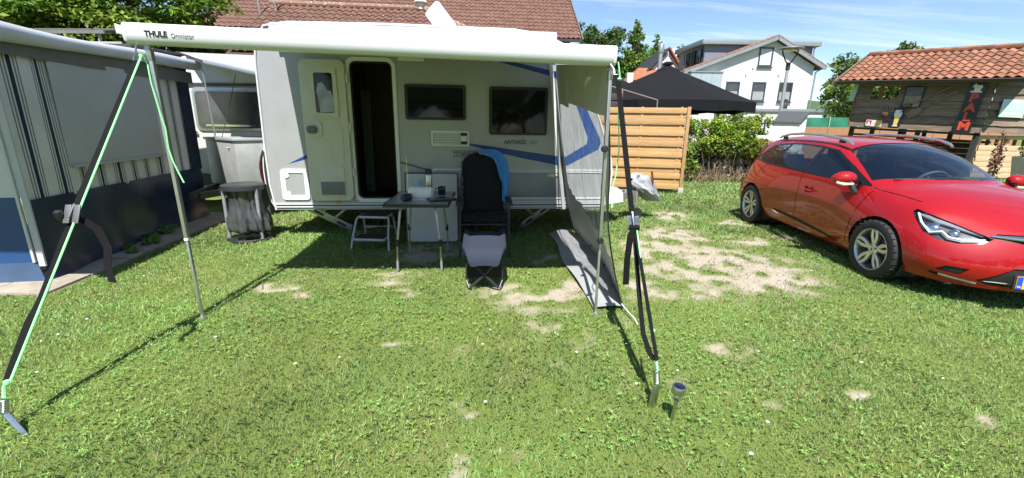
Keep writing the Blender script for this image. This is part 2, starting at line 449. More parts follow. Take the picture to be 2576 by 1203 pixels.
# ------------------------------------------------------------------ lawn: blades of grass and clover, one mass
def in_solid(x, y):
    """where no grass grows: slabs and the footprints of things standing flat on the ground"""
    m = in_path(x, y) | ((x < -4.25) & (y > 3.4) & (y < 9))
    return m
def blades(n_, x0, x1, y0, y1, hmin, hmax, wid, seed, fi=.9, fo=.9):
    g = np.random.default_rng(seed)
    x = g.uniform(x0, x1, n_); y = g.uniform(y0, y1, n_)
    keep = (np.abs(x) < (y * 1.35 + 1.9)) & (g.random(n_) < np.clip((y - y0) / fi, 0, 1)) & (g.random(n_) < np.clip((y1 - y) / fo, 0, 1))
    x, y = x[keep], y[keep]
    bare = bare_mask(x, y)
    dens = fbm(x * 2.3, y * 2.3 + 50)
    keep = (g.random(len(x)) > np.clip(bare * 1.35 - .05, 0, .985)) & ~in_solid(x, y) & (g.random(len(x)) < .45 + dens)
    x, y, bare, dens = x[keep], y[keep], bare[keep], dens[keep]; k = len(x)
    h = g.uniform(hmin, hmax, k) * (.6 + .7 * fbm(x * 1.7 + 3, y * 1.7)) * (1 - .45 * bare)
    a = g.uniform(0, 2 * PI, k); w = wid * g.uniform(.6, 1.3, k)
    lean = g.uniform(.2, 1.25, k) * h; la = g.uniform(0, 2 * PI, k)
    z = ground_z(x, y) - .004
    dx, dy = np.cos(a) * w / 2, np.sin(a) * w / 2; lx, ly = np.cos(la) * lean, np.sin(la) * lean
    P = np.zeros((k, 6, 3))
    P[:, 0] = np.stack([x - dx, y - dy, z], -1); P[:, 1] = np.stack([x + dx, y + dy, z], -1)
    m1 = np.stack([x + lx * .35, y + ly * .35, z + h * .62], -1); tip = np.stack([x + lx, y + ly, z + h * .9], -1)
    d3 = np.stack([dx, dy, 0 * dx], -1)
    P[:, 2] = m1 + d3 * .8; P[:, 5] = m1 - d3 * .8; P[:, 3] = tip + d3 * .12; P[:, 4] = tip - d3 * .12
    t = g.random(k)[:, None]; tone = fbm(x * .75 + 9, y * .75 + 2)[:, None]; fine = fbm(x * 6, y * 6)[:, None]
    c = np.array([.21, .35, .11]) * (.7 + .7 * t) * (.42 + 1.12 * tone)
    yel = np.clip((fbm(x * 1.3 + 70, y * 1.3) - .45) / .25, 0, 1)[:, None] * .45 + np.clip(bare[:, None] * .7, 0, .6)
    c = c * (1 - yel) + np.array([.33, .38, .13]) * yel * (.7 + .6 * t)
    dead = (g.random(k) < .05 + .30 * np.clip((fbm(x * 2.6 + 31, y * 2.6 + 8) - .55) / .2, 0, 1))[:, None]
    c = np.where(dead, np.array([.44, .37, .21]) * (.6 + .6 * t), c) * (.85 + .3 * fine)
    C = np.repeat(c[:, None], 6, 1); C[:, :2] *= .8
    return P.reshape(-1, 3), C.reshape(-1, 3)
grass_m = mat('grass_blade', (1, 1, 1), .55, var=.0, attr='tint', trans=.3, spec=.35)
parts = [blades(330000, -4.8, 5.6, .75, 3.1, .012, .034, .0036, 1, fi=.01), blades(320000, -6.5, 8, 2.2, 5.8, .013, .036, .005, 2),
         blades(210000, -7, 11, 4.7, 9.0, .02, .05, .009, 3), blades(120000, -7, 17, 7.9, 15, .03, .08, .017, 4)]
def clover(n_, x0, x1, y0, y1, size, seed):
    g = np.random.default_rng(seed); x = g.uniform(x0, x1, n_); y = g.uniform(y0, y1, n_)
    keep = (np.abs(x) < y * 1.35 + 1.9) & (fbm(x * 1.6 + 20, y * 1.6 + 13) + .25 * (fbm(x * 9, y * 9 + 5) - .5) > .52) & ~in_solid(x, y) & (bare_mask(x, y) < .3)
    x, y = x[keep], y[keep]; k = len(x)
    h = g.uniform(.012, .035, k); a0 = g.uniform(0, 2 * PI, k); s = size * g.uniform(.6, 1.3, k); z = ground_z(x, y); out, cc = [], []
    tint = g.random((k, 1)); c = np.array([.19, .34, .08]) * (.8 + .8 * tint)
    for q in range(3):
        a = a0 + q * 2 * PI / 3; ca, sa = np.cos(a), np.sin(a); tilt = g.uniform(-.3, .5, k)
        P = np.zeros((k, 6, 3))
        for i, (r, ww) in enumerate(((0, 0), (.55, -.42), (.95, -.35), (1.02, 0), (.95, .35), (.55, .42))):
            P[:, i] = np.stack([x + (ca * r - sa * ww) * s, y + (sa * r + ca * ww) * s, z + h + r * s * tilt], -1)
        out.append(P); cc.append(np.repeat(c[:, None], 6, 1))
    return np.concatenate(out).reshape(-1, 3), np.concatenate(cc).reshape(-1, 3)
parts += [clover(13000, -4.2, 5, .75, 3.2, .009, 5), clover(8000, -6.5, 7.5, 3.2, 7.5, .012, 6)]
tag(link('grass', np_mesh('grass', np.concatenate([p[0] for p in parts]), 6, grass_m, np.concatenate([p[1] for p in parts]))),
    'short green lawn with clover, thinning to dry blades at its worn patches', 'lawn', kind='stuff')
# pebbles and crumbs of soil on the bare patches
g = np.random.default_rng(77); x = g.uniform(-2, 4.6, 60000); y = g.uniform(1.4, 7.6, 60000); k_ = bare_mask(x, y) > .45; x, y = x[k_], y[k_]; k_ = len(x); s_ = g.gamma(2., .0022, k_)[:, None] + .0015
tet = np.array([(1, 0, -.4), (-.5, .87, -.4), (-.5, -.87, -.4), (0, 0, .9)]); C0 = np.stack([x, y, ground_z(x, y) - .008], -1); V4 = C0[:, None] + (tet * 1.0)[None] * s_[:, None] * g.uniform(.6, 1.4, (k_, 4, 1))
F4 = V4[:, [0, 1, 3, 1, 2, 3, 2, 0, 3]].reshape(-1, 3); cc = np.repeat(np.array([.36, .32, .27]) * g.uniform(.5, 1.35, (k_, 1)), 9, 0)
tag(link('gravel', np_mesh('gravel', F4, 3, mat('pebble', (1, 1, 1), .9, var=0, attr='tint'), cc)), 'pebbles and soil crumbs on the bare patches of lawn', 'gravel', kind='stuff')
# daisies scattered on the lawn
dz = []; g = np.random.default_rng(8)
for cx, cy, s_, k in ((-3.4, 3.4, .5, 5), (-2.8, 4.6, .5, 6), (3.1, 4.3, .3, 5), (2.9, 5.2, .5, 4), (-1.6, 2.6, .8, 5), (1.2, 1.9, .6, 6), (0.6, 2.2, .8, 5), (3.0, 2.4, .8, 6), (-3.0, 2.6, .6, 5)):
    for i in range(k):
        x, y = cx + g.normal() * s_, cy + g.normal() * s_ * .6; r = g.uniform(.006, .010); h = g.uniform(.035, .05)
        for q in range(6):
            a, b2 = q * PI / 3, (q + .8) * PI / 3
            dz += [(x, y, h), (x + r * math.cos(a), y + r * math.sin(a), h + .003), (x + r * math.cos(b2), y + r * math.sin(b2), h + .003)]
tag(link('daisies', np_mesh('daisies', np.array(dz), 3, mat('daisy_petal', (.8, .8, .76), .7))), 'tiny white daisies dotted through the lawn', 'daisies', kind='stuff')

# ------------------------------------------------------------------ slabs beside the tent
path = bx('path', (-5.6, 3.40, -.05), (-4.0, 6.8, .004), mat('path_bed', (.16, .13, .09), .95, var=.3, scale=20)); path.data.transform(Matrix.Identity(4))
# the bed narrows with the tent wall
for v in path.data.vertices:
    if v.co.x > -5: v.co.x = -3.92 - (v.co.y - 3.42) * .115
tag(path, 'strip of concrete paving slabs along the striped tent wall', None, kind='structure')
slab_m = mat('concrete_slab', (.31, .27, .215), .9, var=.22, scale=7, bump=.5, bscale=90)
g = np.random.default_rng(21); y = 3.44
while y < 6.7:
    for c_ in range(3):
        w = .5; ln = .48
        x1 = -3.94 - (y - 3.42) * .115 - c_ * (w + .012); x0 = x1 - w
        sk = -.115 * ln; z = .022 + g.uniform(-.006, .006)
        if x1 < -5.5: continue
        m = MB().hexa([(x0, y, -.03), (x1, y, -.03), (x1 + sk, y + ln, -.03), (x0 + sk, y + ln, -.03), (x0, y, z), (x1, y, z), (x1 + sk, y + ln, z + g.uniform(-.004, .004)), (x0 + sk, y + ln, z)])
        m.build('paving_slab', slab_m, path, bevel=.006)
    y += .492
# weeds growing in the joints
leaf_m = mat('weed_leaf', (1, 1, 1), .5, var=0, attr='tint', trans=.35)
def leafball(n_, c, r, size, g, flat=1., base=(.10, .2, .04), up=.5):
    """rhombic leaves through a blob of half-sizes r: arrays of corners and tints"""
    d = g.normal(size=(n_, 3)); d /= np.linalg.norm(d, axis=1)[:, None]
    rad = g.random(n_)[:, None] ** .45
    P = np.array(c) + d * rad * np.array(r)
    nrm = d * .6 + g.normal(size=(n_, 3)) * .55 + np.array([0, 0, up]); nrm /= np.linalg.norm(nrm, axis=1)[:, None]
    t = np.cross(nrm, g.normal(size=(n_, 3))); t /= np.linalg.norm(t, axis=1)[:, None]; b_ = np.cross(nrm, t)
    s = size * g.uniform(.6, 1.35, (n_, 1))
    Q = np.stack([P - t * s, P - b_ * s * .48, P + t * s, P + b_ * s * .48], 1)
    tint = np.array(base) * g.uniform(.65, 1.4, (n_, 1)) * (1 + .12 * g.normal(size=(n_, 1)))
    return Q.reshape(-1, 3), np.repeat(np.clip(tint, 0, 1)[:, None], 4, 1).reshape(-1, 3)
for i, (x, y, s_, lab) in enumerate(((-4.36, 4.75, .07, 'low green weed in the slab joint, nearest the tent wall'), (-4.28, 4.98, .10, 'pair of leafy weeds on the slabs in sun'),
                                (-4.2, 4.62, .06, 'small weed sprouting from the front slabs'), (-4.5, 5.5, .14, 'larger weed on the shaded slabs beside the awning post'), (-4.45, 5.2, .1, 'shaded weed at the edge of the slabs'))):
    V, C = leafball(110, (0, 0, s_ * .4), (s_, s_, s_ * .45), .028, g, base=(.12, .24, .05))
    o = link('weed', np_mesh('weed', V, 4, leaf_m, C)); o.location = (x, y, .02); tag(o, lab, 'weed', 'weeds between the paving slabs')
# ------------------------------------------------------------------ touring caravan (local: u along the side, v away from the camera, z up)
CV_LOC, CV_RZ = (-3.001, 5.406, 0), math.atan2(.382, 3.807)
silver = mat('caravan_silver', (.36, .365, .385), .38, .25, var=.06, scale=3, bump=.06, bscale=160)
white = mat('white_gelcoat', (.60, .61, .62), .3, var=.03, scale=2, coat=.2)
whiteplast = mat('white_plastic', (.74, .75, .74), .42, var=.04)
cream = mat('door_lining_cream', (.60, .585, .485), .5, var=.05, scale=3, bump=.08, bscale=250)
blackplast = mat('black_plastic', (.018, .018, .02), .45, var=.1)
rubber = mat('black_rubber', (.015, .015, .015), .7, var=.1)
blue_st = mat('blue_stripe', (.010, .045, .21), .35, var=.05)
navy_st = mat('grey_blue_stripe', (.10, .12, .16), .4)
ink = mat('dark_lettering', (.025, .03, .055), .5)
acryl = mat('dark_acrylic_window', (.004, .004, .005), .06, var=.2, scale=2, spec=.3)
chrome = mat('chrome', (.75, .75, .76), .12, 1., var=.02)
alu = mat('aluminium', (.56, .57, .58), .36, .85, var=.06, scale=12)
galv = mat('galvanised_steel', (.42, .43, .43), .45, .8, var=.15, scale=30)
tail_red = mat('red_lens', (.45, .01, .012), .12, var=.1, coat=.5)
amber = mat('amber_lens', (.75, .16, .01), .2)
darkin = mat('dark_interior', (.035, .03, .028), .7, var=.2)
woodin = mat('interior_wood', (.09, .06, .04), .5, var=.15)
cv = thing('touring_caravan', 'silver and white touring caravan with its entrance door folded open', 'caravan', CV_LOC, CV_RZ)
XZ = dict(ax=(1, 0, 0), ay=(0, 0, 1))
prof = [(0.03, .37), (-.01, .7), (-.015, 1.2), (0, 2.1), (.03, 2.35), (.14, 2.5), (.4, 2.545), (1.5, 2.56), (3.0, 2.55), (3.42, 2.5), (3.68, 2.36), (3.86, 2.12), (4.03, 1.75), (4.205, 1.31), (4.3, 1.05), (4.335, .85), (4.31, .6), (4.23, .37)]
def clip_poly(poly, a, b, c):
    """keep the part of a polygon with a*x+b*y>=c"""
    out = []
    for i in range(len(poly)):
        p, q = poly[i], poly[(i + 1) % len(poly)]; dp, dq = a * p[0] + b * p[1] - c, a * q[0] + b * q[1] - c
        if dp >= 0: out.append(p)
        if dp * dq < 0: t = dp / (dp - dq); out.append((p[0] + t * (q[0] - p[0]), p[1] + t * (q[1] - p[1])))
    return out
OU0, OU1, OZ0, OZ1 = 1.035, 1.555, .5, 2.165
CW = [p for p in prof][::-1]
w_ = MB()
for pc in (clip_poly(CW, -1, 0, -OU0), clip_poly(CW, 1, 0, OU1),
           clip_poly(clip_poly(clip_poly(CW, 1, 0, OU0), -1, 0, -OU1), 0, 1, OZ1), clip_poly(clip_poly(clip_poly(CW, 1, 0, OU0), -1, 0, -OU1), 0, -1, -OZ0)):
    w_.prism(pc, .03, (0, .03, 0), **XZ)
w_.build('side_wall', silver, cv)
MB().prism(CW, .03, (0, 2.12, 0), **XZ).build('far_side_wall', silver, cv)
MB().grid([[(p[0], v, p[1]) for p in prof] for v in (.031, .5, 1.05, 1.6, 2.089)]).build('shell', white, cv, smooth=True)
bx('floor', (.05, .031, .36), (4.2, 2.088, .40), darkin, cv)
bx('chassis', (.3, .5, .26), (4.2, 1.6, .359), rubber, cv)
MB().tube([(p[0], -.004, p[1]) for p in prof], .014, 6).build('edge_trim', white, cv, smooth=True)
# inside, seen through the doorway
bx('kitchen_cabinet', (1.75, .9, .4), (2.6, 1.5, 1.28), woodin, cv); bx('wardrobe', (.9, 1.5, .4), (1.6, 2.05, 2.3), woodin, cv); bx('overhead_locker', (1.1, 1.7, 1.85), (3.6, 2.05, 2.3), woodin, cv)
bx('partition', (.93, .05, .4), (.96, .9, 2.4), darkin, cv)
m = MB()
for i in range(9): m.box((1.12 + i * .012, .2 + .02 * (i % 2), 1.2), (.009, .012, 1.25))
m.build('fly_curtain', mat('fly_curtain', (.02, .03, .025), .8), cv)
# doorway frame
m = MB(); ring(m, rrect(OU0 - .03, OZ0 - .03, OU1 + .03, OZ1 + .03, .1, 6), rrect(OU0 + .012, OZ0 + .012, OU1 - .012, OZ1 - .012, .075, 6), .028, (0, .012, 0), (1, 0, 0), (0, 0, 1))
m.build('door_frame', whiteplast, cv, smooth=True)
m = MB(); ring(m, rrect(OU0 + .004, OZ0 + .004, OU1 - .004, OZ1 - .004, .08, 6), rrect(OU0 + .03, OZ0 + .03, OU1 - .03, OZ1 - .03, .06, 6), .05, (0, .062, 0), (1, 0, 0), (0, 0, 1))
m.build('door_seal', rubber, cv)
# open door lying flat against the wall
door = MB().prism(rrect(.487, .497, 1.008, 2.155, .08, 6), .05, (0, -.02, 0), **XZ).build('door', cream, cv, bevel=.012)
m = MB(); ring(m, rrect(.594, 1.5, .91, 2.066, .03), rrect(.655, 1.555, .865, 2.005, .025), .016, (0, -.0705, 0), (1, 0, 0), (0, 0, 1)); m.build('window_surround', cream, door, smooth=True)
MB().prism(rrect(.652, 1.552, .868, 2.008, .02), .006, (0, -.0705, 0), **XZ).build('window_pane', acryl, door)
blob = [(.70, 1.56), (.86, 1.57), (.862, 1.72), (.84, 1.8), (.80, 1.81), (.775, 1.86), (.75, 1.9), (.70, 1.89), (.675, 1.8), (.69, 1.7)]
MB().prism(blob, .002, (0, -.0768, 0), **XZ).build('fly_screen_print', mat('pale_blue_print', (.33, .38, .46), .3, var=.35, scale=9), door)
MB().prism(rrect(.535, 1.27, .70, 1.46, .05), .012, (0, -.0705, 0), **XZ).build('handle_recess', cream, door, smooth=True)
m = MB().prism(rrect(.528, 1.315, .645, 1.405, .035), .028, (0, -.083, 0), **XZ); m.cyl((.615, -.11, 1.36), (.615, -.125, 1.36), .025)
m.build('door_handle', mat('grey_plastic', (.13, .135, .14), .4), door, bevel=.006)
MB().prism(rrect(.607, .56, .917, .915, .015), .008, (0, -.0705, 0), **XZ).build('door_pocket', cream, door, bevel=.003)
MB().prism([(.63, .575), (.905, .575), (.905, .735), (.63, .735)], .022, (0, -.079, 0), **XZ).build('waste_pocket', mat('mid_grey_plastic', (.17, .175, .18), .5), door, bevel=.006)
MB().prism(rrect(.80, .95, .93, 1.42, .05), .006, (0, -.0705, 0), **XZ).build('armrest_panel', cream, door, smooth=True)
for z in (.8, 1.35, 1.9): MB().cyl((1.02, -.045, z), (1.02, -.045, z + .1), .014).build('hinge', whiteplast, cv, smooth=True)
# windows
for (a, b_, c, d) in ((1.682, 1.493, 2.418, 1.907), (2.705, 1.324, 3.437, 1.90)):
    m = MB(); ring(m, rrect(a, b_, c, d, .03), rrect(a + .035, b_ + .035, c - .035, d - .035, .025), .035, (0, .004, 0), (1, 0, 0), (0, 0, 1))
    wf = m.build('window', blackplast, cv, smooth=True)
    rows = []
    for j in range(7):
        z = b_ + .03 + (d - b_ - .06) * j / 6; rows.append([(a + .03 + (c - a - .06) * i / 8, -.018 - .004 * math.sin(PI * j / 6) * math.sin(PI * i / 8) - .014 * (1 - j / 6), z) for i in range(9)])
    MB().grid(rows).build('pane', acryl, wf, smooth=True)
    bx('catch', ((a + c) / 2 - .03, -.036, b_ + .012), ((a + c) / 2 + .03, -.0315, b_ + .028), blackplast, wf)
# vents
def vent(a, b_, c, d, ns):
    m = MB(); ring(m, rrect(a, b_, c, d, .02), rrect(a + .022, b_ + .022, c - .022, d - .022, .008), .022, (0, .0, 0), (1, 0, 0), (0, 0, 1)); m.build('vent_frame', whiteplast, vt, smooth=True)
    bx('vent_back', (a + .015, -.002, b_ + .015), (c - .015, -.001, d - .015), blackplast, vt)
    hh = (d - b_ - .044) / ns
    for i in range(ns):
        z = b_ + .022 + hh * (i + .5); MB().box(((a + c) / 2 - .04, -.012, z), (c - a - .13, .016, hh * .62), Matrix.Rotation(R(-25), 3, 'X')).build('slat', whiteplast, vt)
    bx('vent_tab', (c - .105, -.019, b_ + .06), (c - .028, -.002, d - .06), whiteplast, vt, bevel=.004)
for q in ((1.984, 1.178, 2.454, 1.365, 7), (1.986, .66, 2.46, .9, 9)):
    vt = bpy.data.objects.new('vent', None); COL.objects.link(vt); vt.parent = cv; vent(*q)
# service hatch left of the door
m = MB(); ring(m, rrect(.13, .5, .46, .88, .04), rrect(.185, .555, .41, .835, .02), .018, (0, .0, 0), (1, 0, 0), (0, 0, 1)); ht = m.build('service_hatch', whiteplast, cv, smooth=True)
bx('hatch_panel', (.18, -.008, .55), (.415, -.001, .84), silver, ht)
for z in (.575, .805): MB().prism(rrect(.165, z - .03, .23, z + .03, .025), .01, (0, -.0085, 0), **XZ).build('hatch_lock', whiteplast, ht, smooth=True)
# trims, rails, front locker
for z, t in ((.435, .02), (.40, .014)): bx('skirt_rail', (.03, -.016, z), (4.25, -.001, z + t), white, cv, bevel=.004)
bx('skirt_groove', (.03, -.003, .4205), (4.25, -.0005, .4305), blackplast, cv)
for z in (.875, .85, .50): bx('locker_trim', (2.475 if z > .6 else 1.6, -.010, z), (4.31 if z > .6 else 4.27, -.0005, z + (.016 if z != .5 else .024)), white, cv, bevel=.003)
bx('locker_trim', (2.6, -.0105, .465), (4.26, -.0005, .478), white, cv)
MB().prism([(2.62, .526), (3.72, .526), (3.72, .849), (2.62, .849)], .004, (0, 0, 0), **XZ).build('locker_door', mat('locker_grey', (.22, .23, .25), .35, .3, var=.05), cv, bevel=.002)
m = MB().lathe([(0, .03), (.035, .028), (.052, .015), (.056, 0)], (0, 0, 0), 20, Matrix.Diagonal((1.25, .55, 1)).to_3x3()); o = m.build('locker_handle', cream, cv, smooth=True); o.matrix_local = frame((3.53, -.005, .815), (1, 0, 0), (0, 0, 1))
# stripes and lettering
def decal(name, poly, m_, d=.0015): return MB().prism(poly, .0012, (0, -d + .0012, 0), **XZ).build(name, m_, cv)
decal('stripe', [(2.46, 1.185), (3.1, 1.04), (3.66, .935), (3.72, .94), (4.13, 1.155), (4.155, 1.235), (4.14, 1.3), (3.81, 1.895), (3.70, 2.02), (3.55, 2.09), (2.7, 2.245), (2.7, 2.215), (3.48, 2.035), (3.66, 1.955), (3.735, 1.87), (3.98, 1.30), (3.97, 1.22), (3.70, 1.055), (3.62, 1.06), (2.46, 1.215)][::-1], blue_st)
decal('stripe', [(.235, .944), (.52, 1.02), (.52, 1.085)], blue_st)
decal('stripe', [(1.59, .958), (1.92, .868), (1.92, .892), (1.59, .988)], navy_st)
text('lettering', 'ANTARÈS', .068, ink, cv, frame((2.895, -.0025, 1.212), (1, 0, 0), (0, 0, 1)), sx=.98, bold=.0016)
text('lettering', '390', .068, mat('grey_lettering', (.12, .13, .15), .5), cv, frame((3.215, -.0025, 1.212), (1, 0, 0), (0, 0, 1)), sx=1.05)
text('lettering', 'TITANIUM', .072, mat('dark_grey_lettering', (.06, .06, .065), .5), cv, frame((2.245, -.0025, 1.058), (1, 0, 0), (0, 0, 1)), sx=.95, bold=.001)
for z in (1.043, 1.116): bx('lettering_rule', (2.235, -.0035, z), (2.60, -.0005, z + .006), ink, cv)
MB().prism(rrect(1.62, 2.165, 1.93, 2.205, .018), .035, (0, 0, 0), **XZ).build('entrance_light', whiteplast, cv, bevel=.006)
MB().lathe([(.026, 0), (.024, .015), (0, .02)], (0, 0, 0), 16).build('marker_light', amber, cv, smooth=True).matrix_local = frame((.79, -.001, .475), (1, 0, 0), (0, 0, 1))
# rear corner with lamp cluster
rows = [[(-.012 - .09 * math.sin(PI * t) ** .6 * (1 if k else .9), .05 + .26 * k, .40 + .85 * t) for t in [i / 12 for i in range(13)]] for k in (0, .5, 1)]
MB().sheet(rows, .012).build('rear_bumper_moulding', white, cv, smooth=True)
m = MB(); pts = [(-.018 - .105 * math.sin(PI * min(1, .12 + t * .8)) ** .7, .0, .63 + .48 * t) for t in [i / 10 for i in range(11)]]
m.grid([[(p[0], .02, p[2]) for p in pts], [(p[0] - .012, .07, p[2]) for p in pts], [(p[0] - .012, .15, p[2]) for p in pts], [(p[0], .2, p[2]) for p in pts]]); m.build('tail_lamp', tail_red, cv, smooth=True)
# steady legs
for (u0, u1, v0) in ((.27, .82, .35), (3.62, 3.22, .45)):
    m = MB(); m.beam((u0, v0, .345), (u1, v0 + .05, .03), .09, .02, (0, 1, .01)); m.beam((u0 + (u1 - u0) * .95, v0, .32), (u0 + (u1 - u0) * .6, v0 + .03, .17), .03, .02, (0, 1, 0))
    lg = m.build('steady_leg', galv, cv, bevel=.003)
    a, b_ = Vector((u0, v0 - .013, .345)), Vector((u1, v0 + .037, .03))
    for t in (.18, .68): MB().beam(a.lerp(b_, t), a.lerp(b_, t + .2), .03, .004, (0, 1, .01)).build('leg_slot', blackplast, lg)
    MB().lathe([(.045, 0), (.045, .012), (.02, .03)], (u1, v0 + .05, .0), 14).build('leg_foot', galv, lg, smooth=True)
def road_wheel(parent, c, r, w):
    MyM = Matrix.Rotation(R(90), 3, 'X')
    ty = MB().lathe([(r * .62, -w * .45), (r * .9, -w * .5), (r, -w * .36), (r, w * .36), (r * .9, w * .5), (r * .62, w * .45)], c, 28, MyM).build('tyre', rubber, parent, smooth=True)
    MB().lathe([(r * .63, w * .4), (r * .5, w * .3), (r * .2, w * .42), (0, w * .42)], c, 24, MyM).build('rim', whiteplast, ty, smooth=True)
road_wheel(cv, (2.25, .22, .30), .30, .17)
# drawbar, jockey wheel
m = MB()
for s in (-1, 1): m.beam((4.0, 1.05 + s * .5, .33), (5.15, 1.05 + s * .03, .42), .06, .11)
m.beam((4.9, 1.05, .43), (5.42, 1.05, .45), .07, .09); m.build('drawbar', galv, cv, bevel=.006)
rows = []
for i in range(7):
    t = i / 6; u = 4.16 + .62 * t; rows.append([(u, 1.05 - (.62 - .28 * t), .30 + .04 * t), (u, 1.05 - (.58 - .28 * t), .44 + .015 * t), (u, 1.05 - (.5 - .28 * t), .51 - .02 * t), (u, 1.05, .53 - .02 * t), (u, 1.05 + (.5 - .28 * t), .51 - .02 * t), (u, 1.05 + (.62 - .28 * t), .30 + .04 * t)])
m = MB().sheet(rows[::-1], .02).build('drawbar_cover', white, cv, smooth=True)
m = MB().cyl((5.08, .95, .12), (5.08, .95, .72), .022); m.build('jockey_post', galv, cv, smooth=True)
road_wheel(cv, (5.08, .95, .105), .105, .06)
MB().tube([(5.32, .97, .48), (5.30, .9, .62), (5.26, .88, .78)], [.012, .014, .018]).build('handbrake_lever', mat('red_brown_grip', (.22, .05, .03), .5), cv, smooth=True)
m = MB().tube([(0.9, -.0, 2.56), (.9, .0, 2.565)], .01)
# flat white antenna tilted up on the roof
at_ = thing('flat_antenna', 'white flat panel antenna standing tilted on the caravan roof', 'antenna', (-.98, 6.55, 2.56), CV_RZ)
m = MB().prism(rrect(-.22, -.13, .22, .13, .04), .055, (0, 0, 0)); pn = m.build('panel', white, at_, bevel=.012); pn.matrix_local = frame((-.02, 0, .25), (-.62, .1, .78), (.45, .85, .1))
MB().cyl((0.05, .04, 0), (.02, .03, .2), .03).build('mount', whiteplast, at_, smooth=True)

# ------------------------------------------------------------------ roll-out awning
aw = thing('roll_out_awning', 'white roll-out awning fixed along the top of the silver caravan', 'awning', CV_LOC, CV_RZ)
rail_w = mat('white_aluminium', (.56, .58, .60), .28, var=.02, coat=.15)
fabric_g = mat('awning_fabric', (.50, .52, .54), .75, var=.05, scale=3, bump=.1, bscale=400)
RL, RR = Vector((.285, -2.41, 1.99)), Vector((3.455, -2.52, 1.928))
cs = [(-.06, .03), (-.06, -.015), (-.052, -.052), (-.033, -.066), (.0, -.069), (.035, -.062), (.05, -.03), (.05, .03), (.04, .052), (-.042, .058)]
m = MB(); k = len(cs); rows = [[(P.x, P.y + c[0], P.z + c[1]) for c in cs] for P in (RL, RR)]; m.grid(rows, True); m.add(rows[0], [tuple(range(k))]); m.add(rows[1], [tuple(range(k - 1, -1, -1))])
rail = m.build('lead_rail', rail_w, aw, smooth=True, angle=50)
for P, s in ((RL, -1), (RR, 1)):
    cap = [(c[0] * 1.03, c[1] * 1.03) for c in cs]; MB().prism([(c[0], c[1]) for c in cap], .02 if s < 0 else -.02, (P.x, P.y, P.z), (0, 1, 0), (0, 0, 1)).build('end_cap', rail_w, rail, bevel=.005)
MB().prism([(-.035, .02), (.055, .058), (.055, .0), (.02, -.01)], .03, (RL.x - .02, RL.y, RL.z), (-1, 0, 0), (0, 0, 1)).build('end_lug', rail_w, rail, bevel=.004)
dd = (RR - RL).normalized()
MF = lambda u, dz: frame(RL + dd * u + Vector((0, -.0615, dz)), dd, (0, 0, 1))
text('lettering', 'THULE', .046, mat('black_lettering', (.012, .012, .012), .4), rail, MF(.135, -.020), sx=.98, bold=.0018)
text('lettering', 'Omnistor', .036, mat('grey_rail_lettering', (.16, .16, .17), .4), rail, MF(.292, -.022), sx=1.0)
rows = []
for j in range(13):
    t = j / 12; rows.append([])
    for i in range(17):
        s = i / 16; top = Vector((.30 + 3.16 * s, -.14, 2.452)); bot = RL.lerp(RR, .012 + .976 * s) + Vector((0, .03, .052))
        p = bot.lerp(top, t); p.z -= .05 * math.sin(PI * t) * (1 - .15 * math.cos(2 * PI * s)) + .006 * math.sin(9 * s * PI) * math.sin(PI * t); rows[-1].append(p)
MB().sheet(rows, .003).build('canopy_fabric', fabric_g, aw, smooth=True)
cc = [(-.15, .03), (-.165, .0), (-.15, -.05), (-.1, -.075), (0, -.08), (0, .06), (-.08, .07), (-.13, .055)]
m = MB(); rows = [[(u, c[0], 2.455 + c[1]) for c in cc] for u in (.257, 3.496)]; m.grid(rows, True); m.add(rows[0], [tuple(range(8))]); m.add(rows[1], [tuple(range(7, -1, -1))]); m.build('cassette', rail_w, aw, smooth=True, angle=50)
bx('cassette_seam', (.26, -.152, 2.485), (3.49, -.146, 2.49), blackplast, aw)
for u, e, P in ((.42, .9, RL.lerp(RR, .05)), (3.33, 2.85, RL.lerp(RR, .95))):
    arm = MB().tube([(u, -.12, 2.40), (e, -1.2, 2.19), (P.x, P.y + .04, P.z)], .022, 8).build('folding_arm', rail_w, aw, smooth=True)
for P, base in ((RL.lerp(RR, .035), Vector((.416, -2.40, 0))), (RL.lerp(RR, .993), Vector((3.445, -2.52, 0)))):
    top = P + Vector((0, 0, -.058)); d = base - top
    p = MB().beam(top, top + d * .68, .034, .024, (1, 0, 0)).build('support_post', alu, aw, bevel=.004)
    MB().beam(top + d * .675, base + Vector((0, 0, .01)), .025, .017, (1, 0, 0)).build('lower_tube', alu, p, bevel=.003)
    MB().beam(top + d * .672, top + d * .683, .037, .027, (1, 0, 0)).build('collar', whiteplast, p, bevel=.003)
    MB().box(base + Vector((0, 0, .006)), (.05, .06, .008)).build('foot_plate', galv, p, bevel=.002)
    m = MB().beam(top + Vector((0, -.004, 0)), top + Vector((0, .0, -.10)), .038, .03, (1, 0, 0)); m.cyl(top + Vector((-.03, -.0, -.03)), top + Vector((.03, 0, -.03)), .012); m.build('rail_bracket', galv, p, bevel=.003)

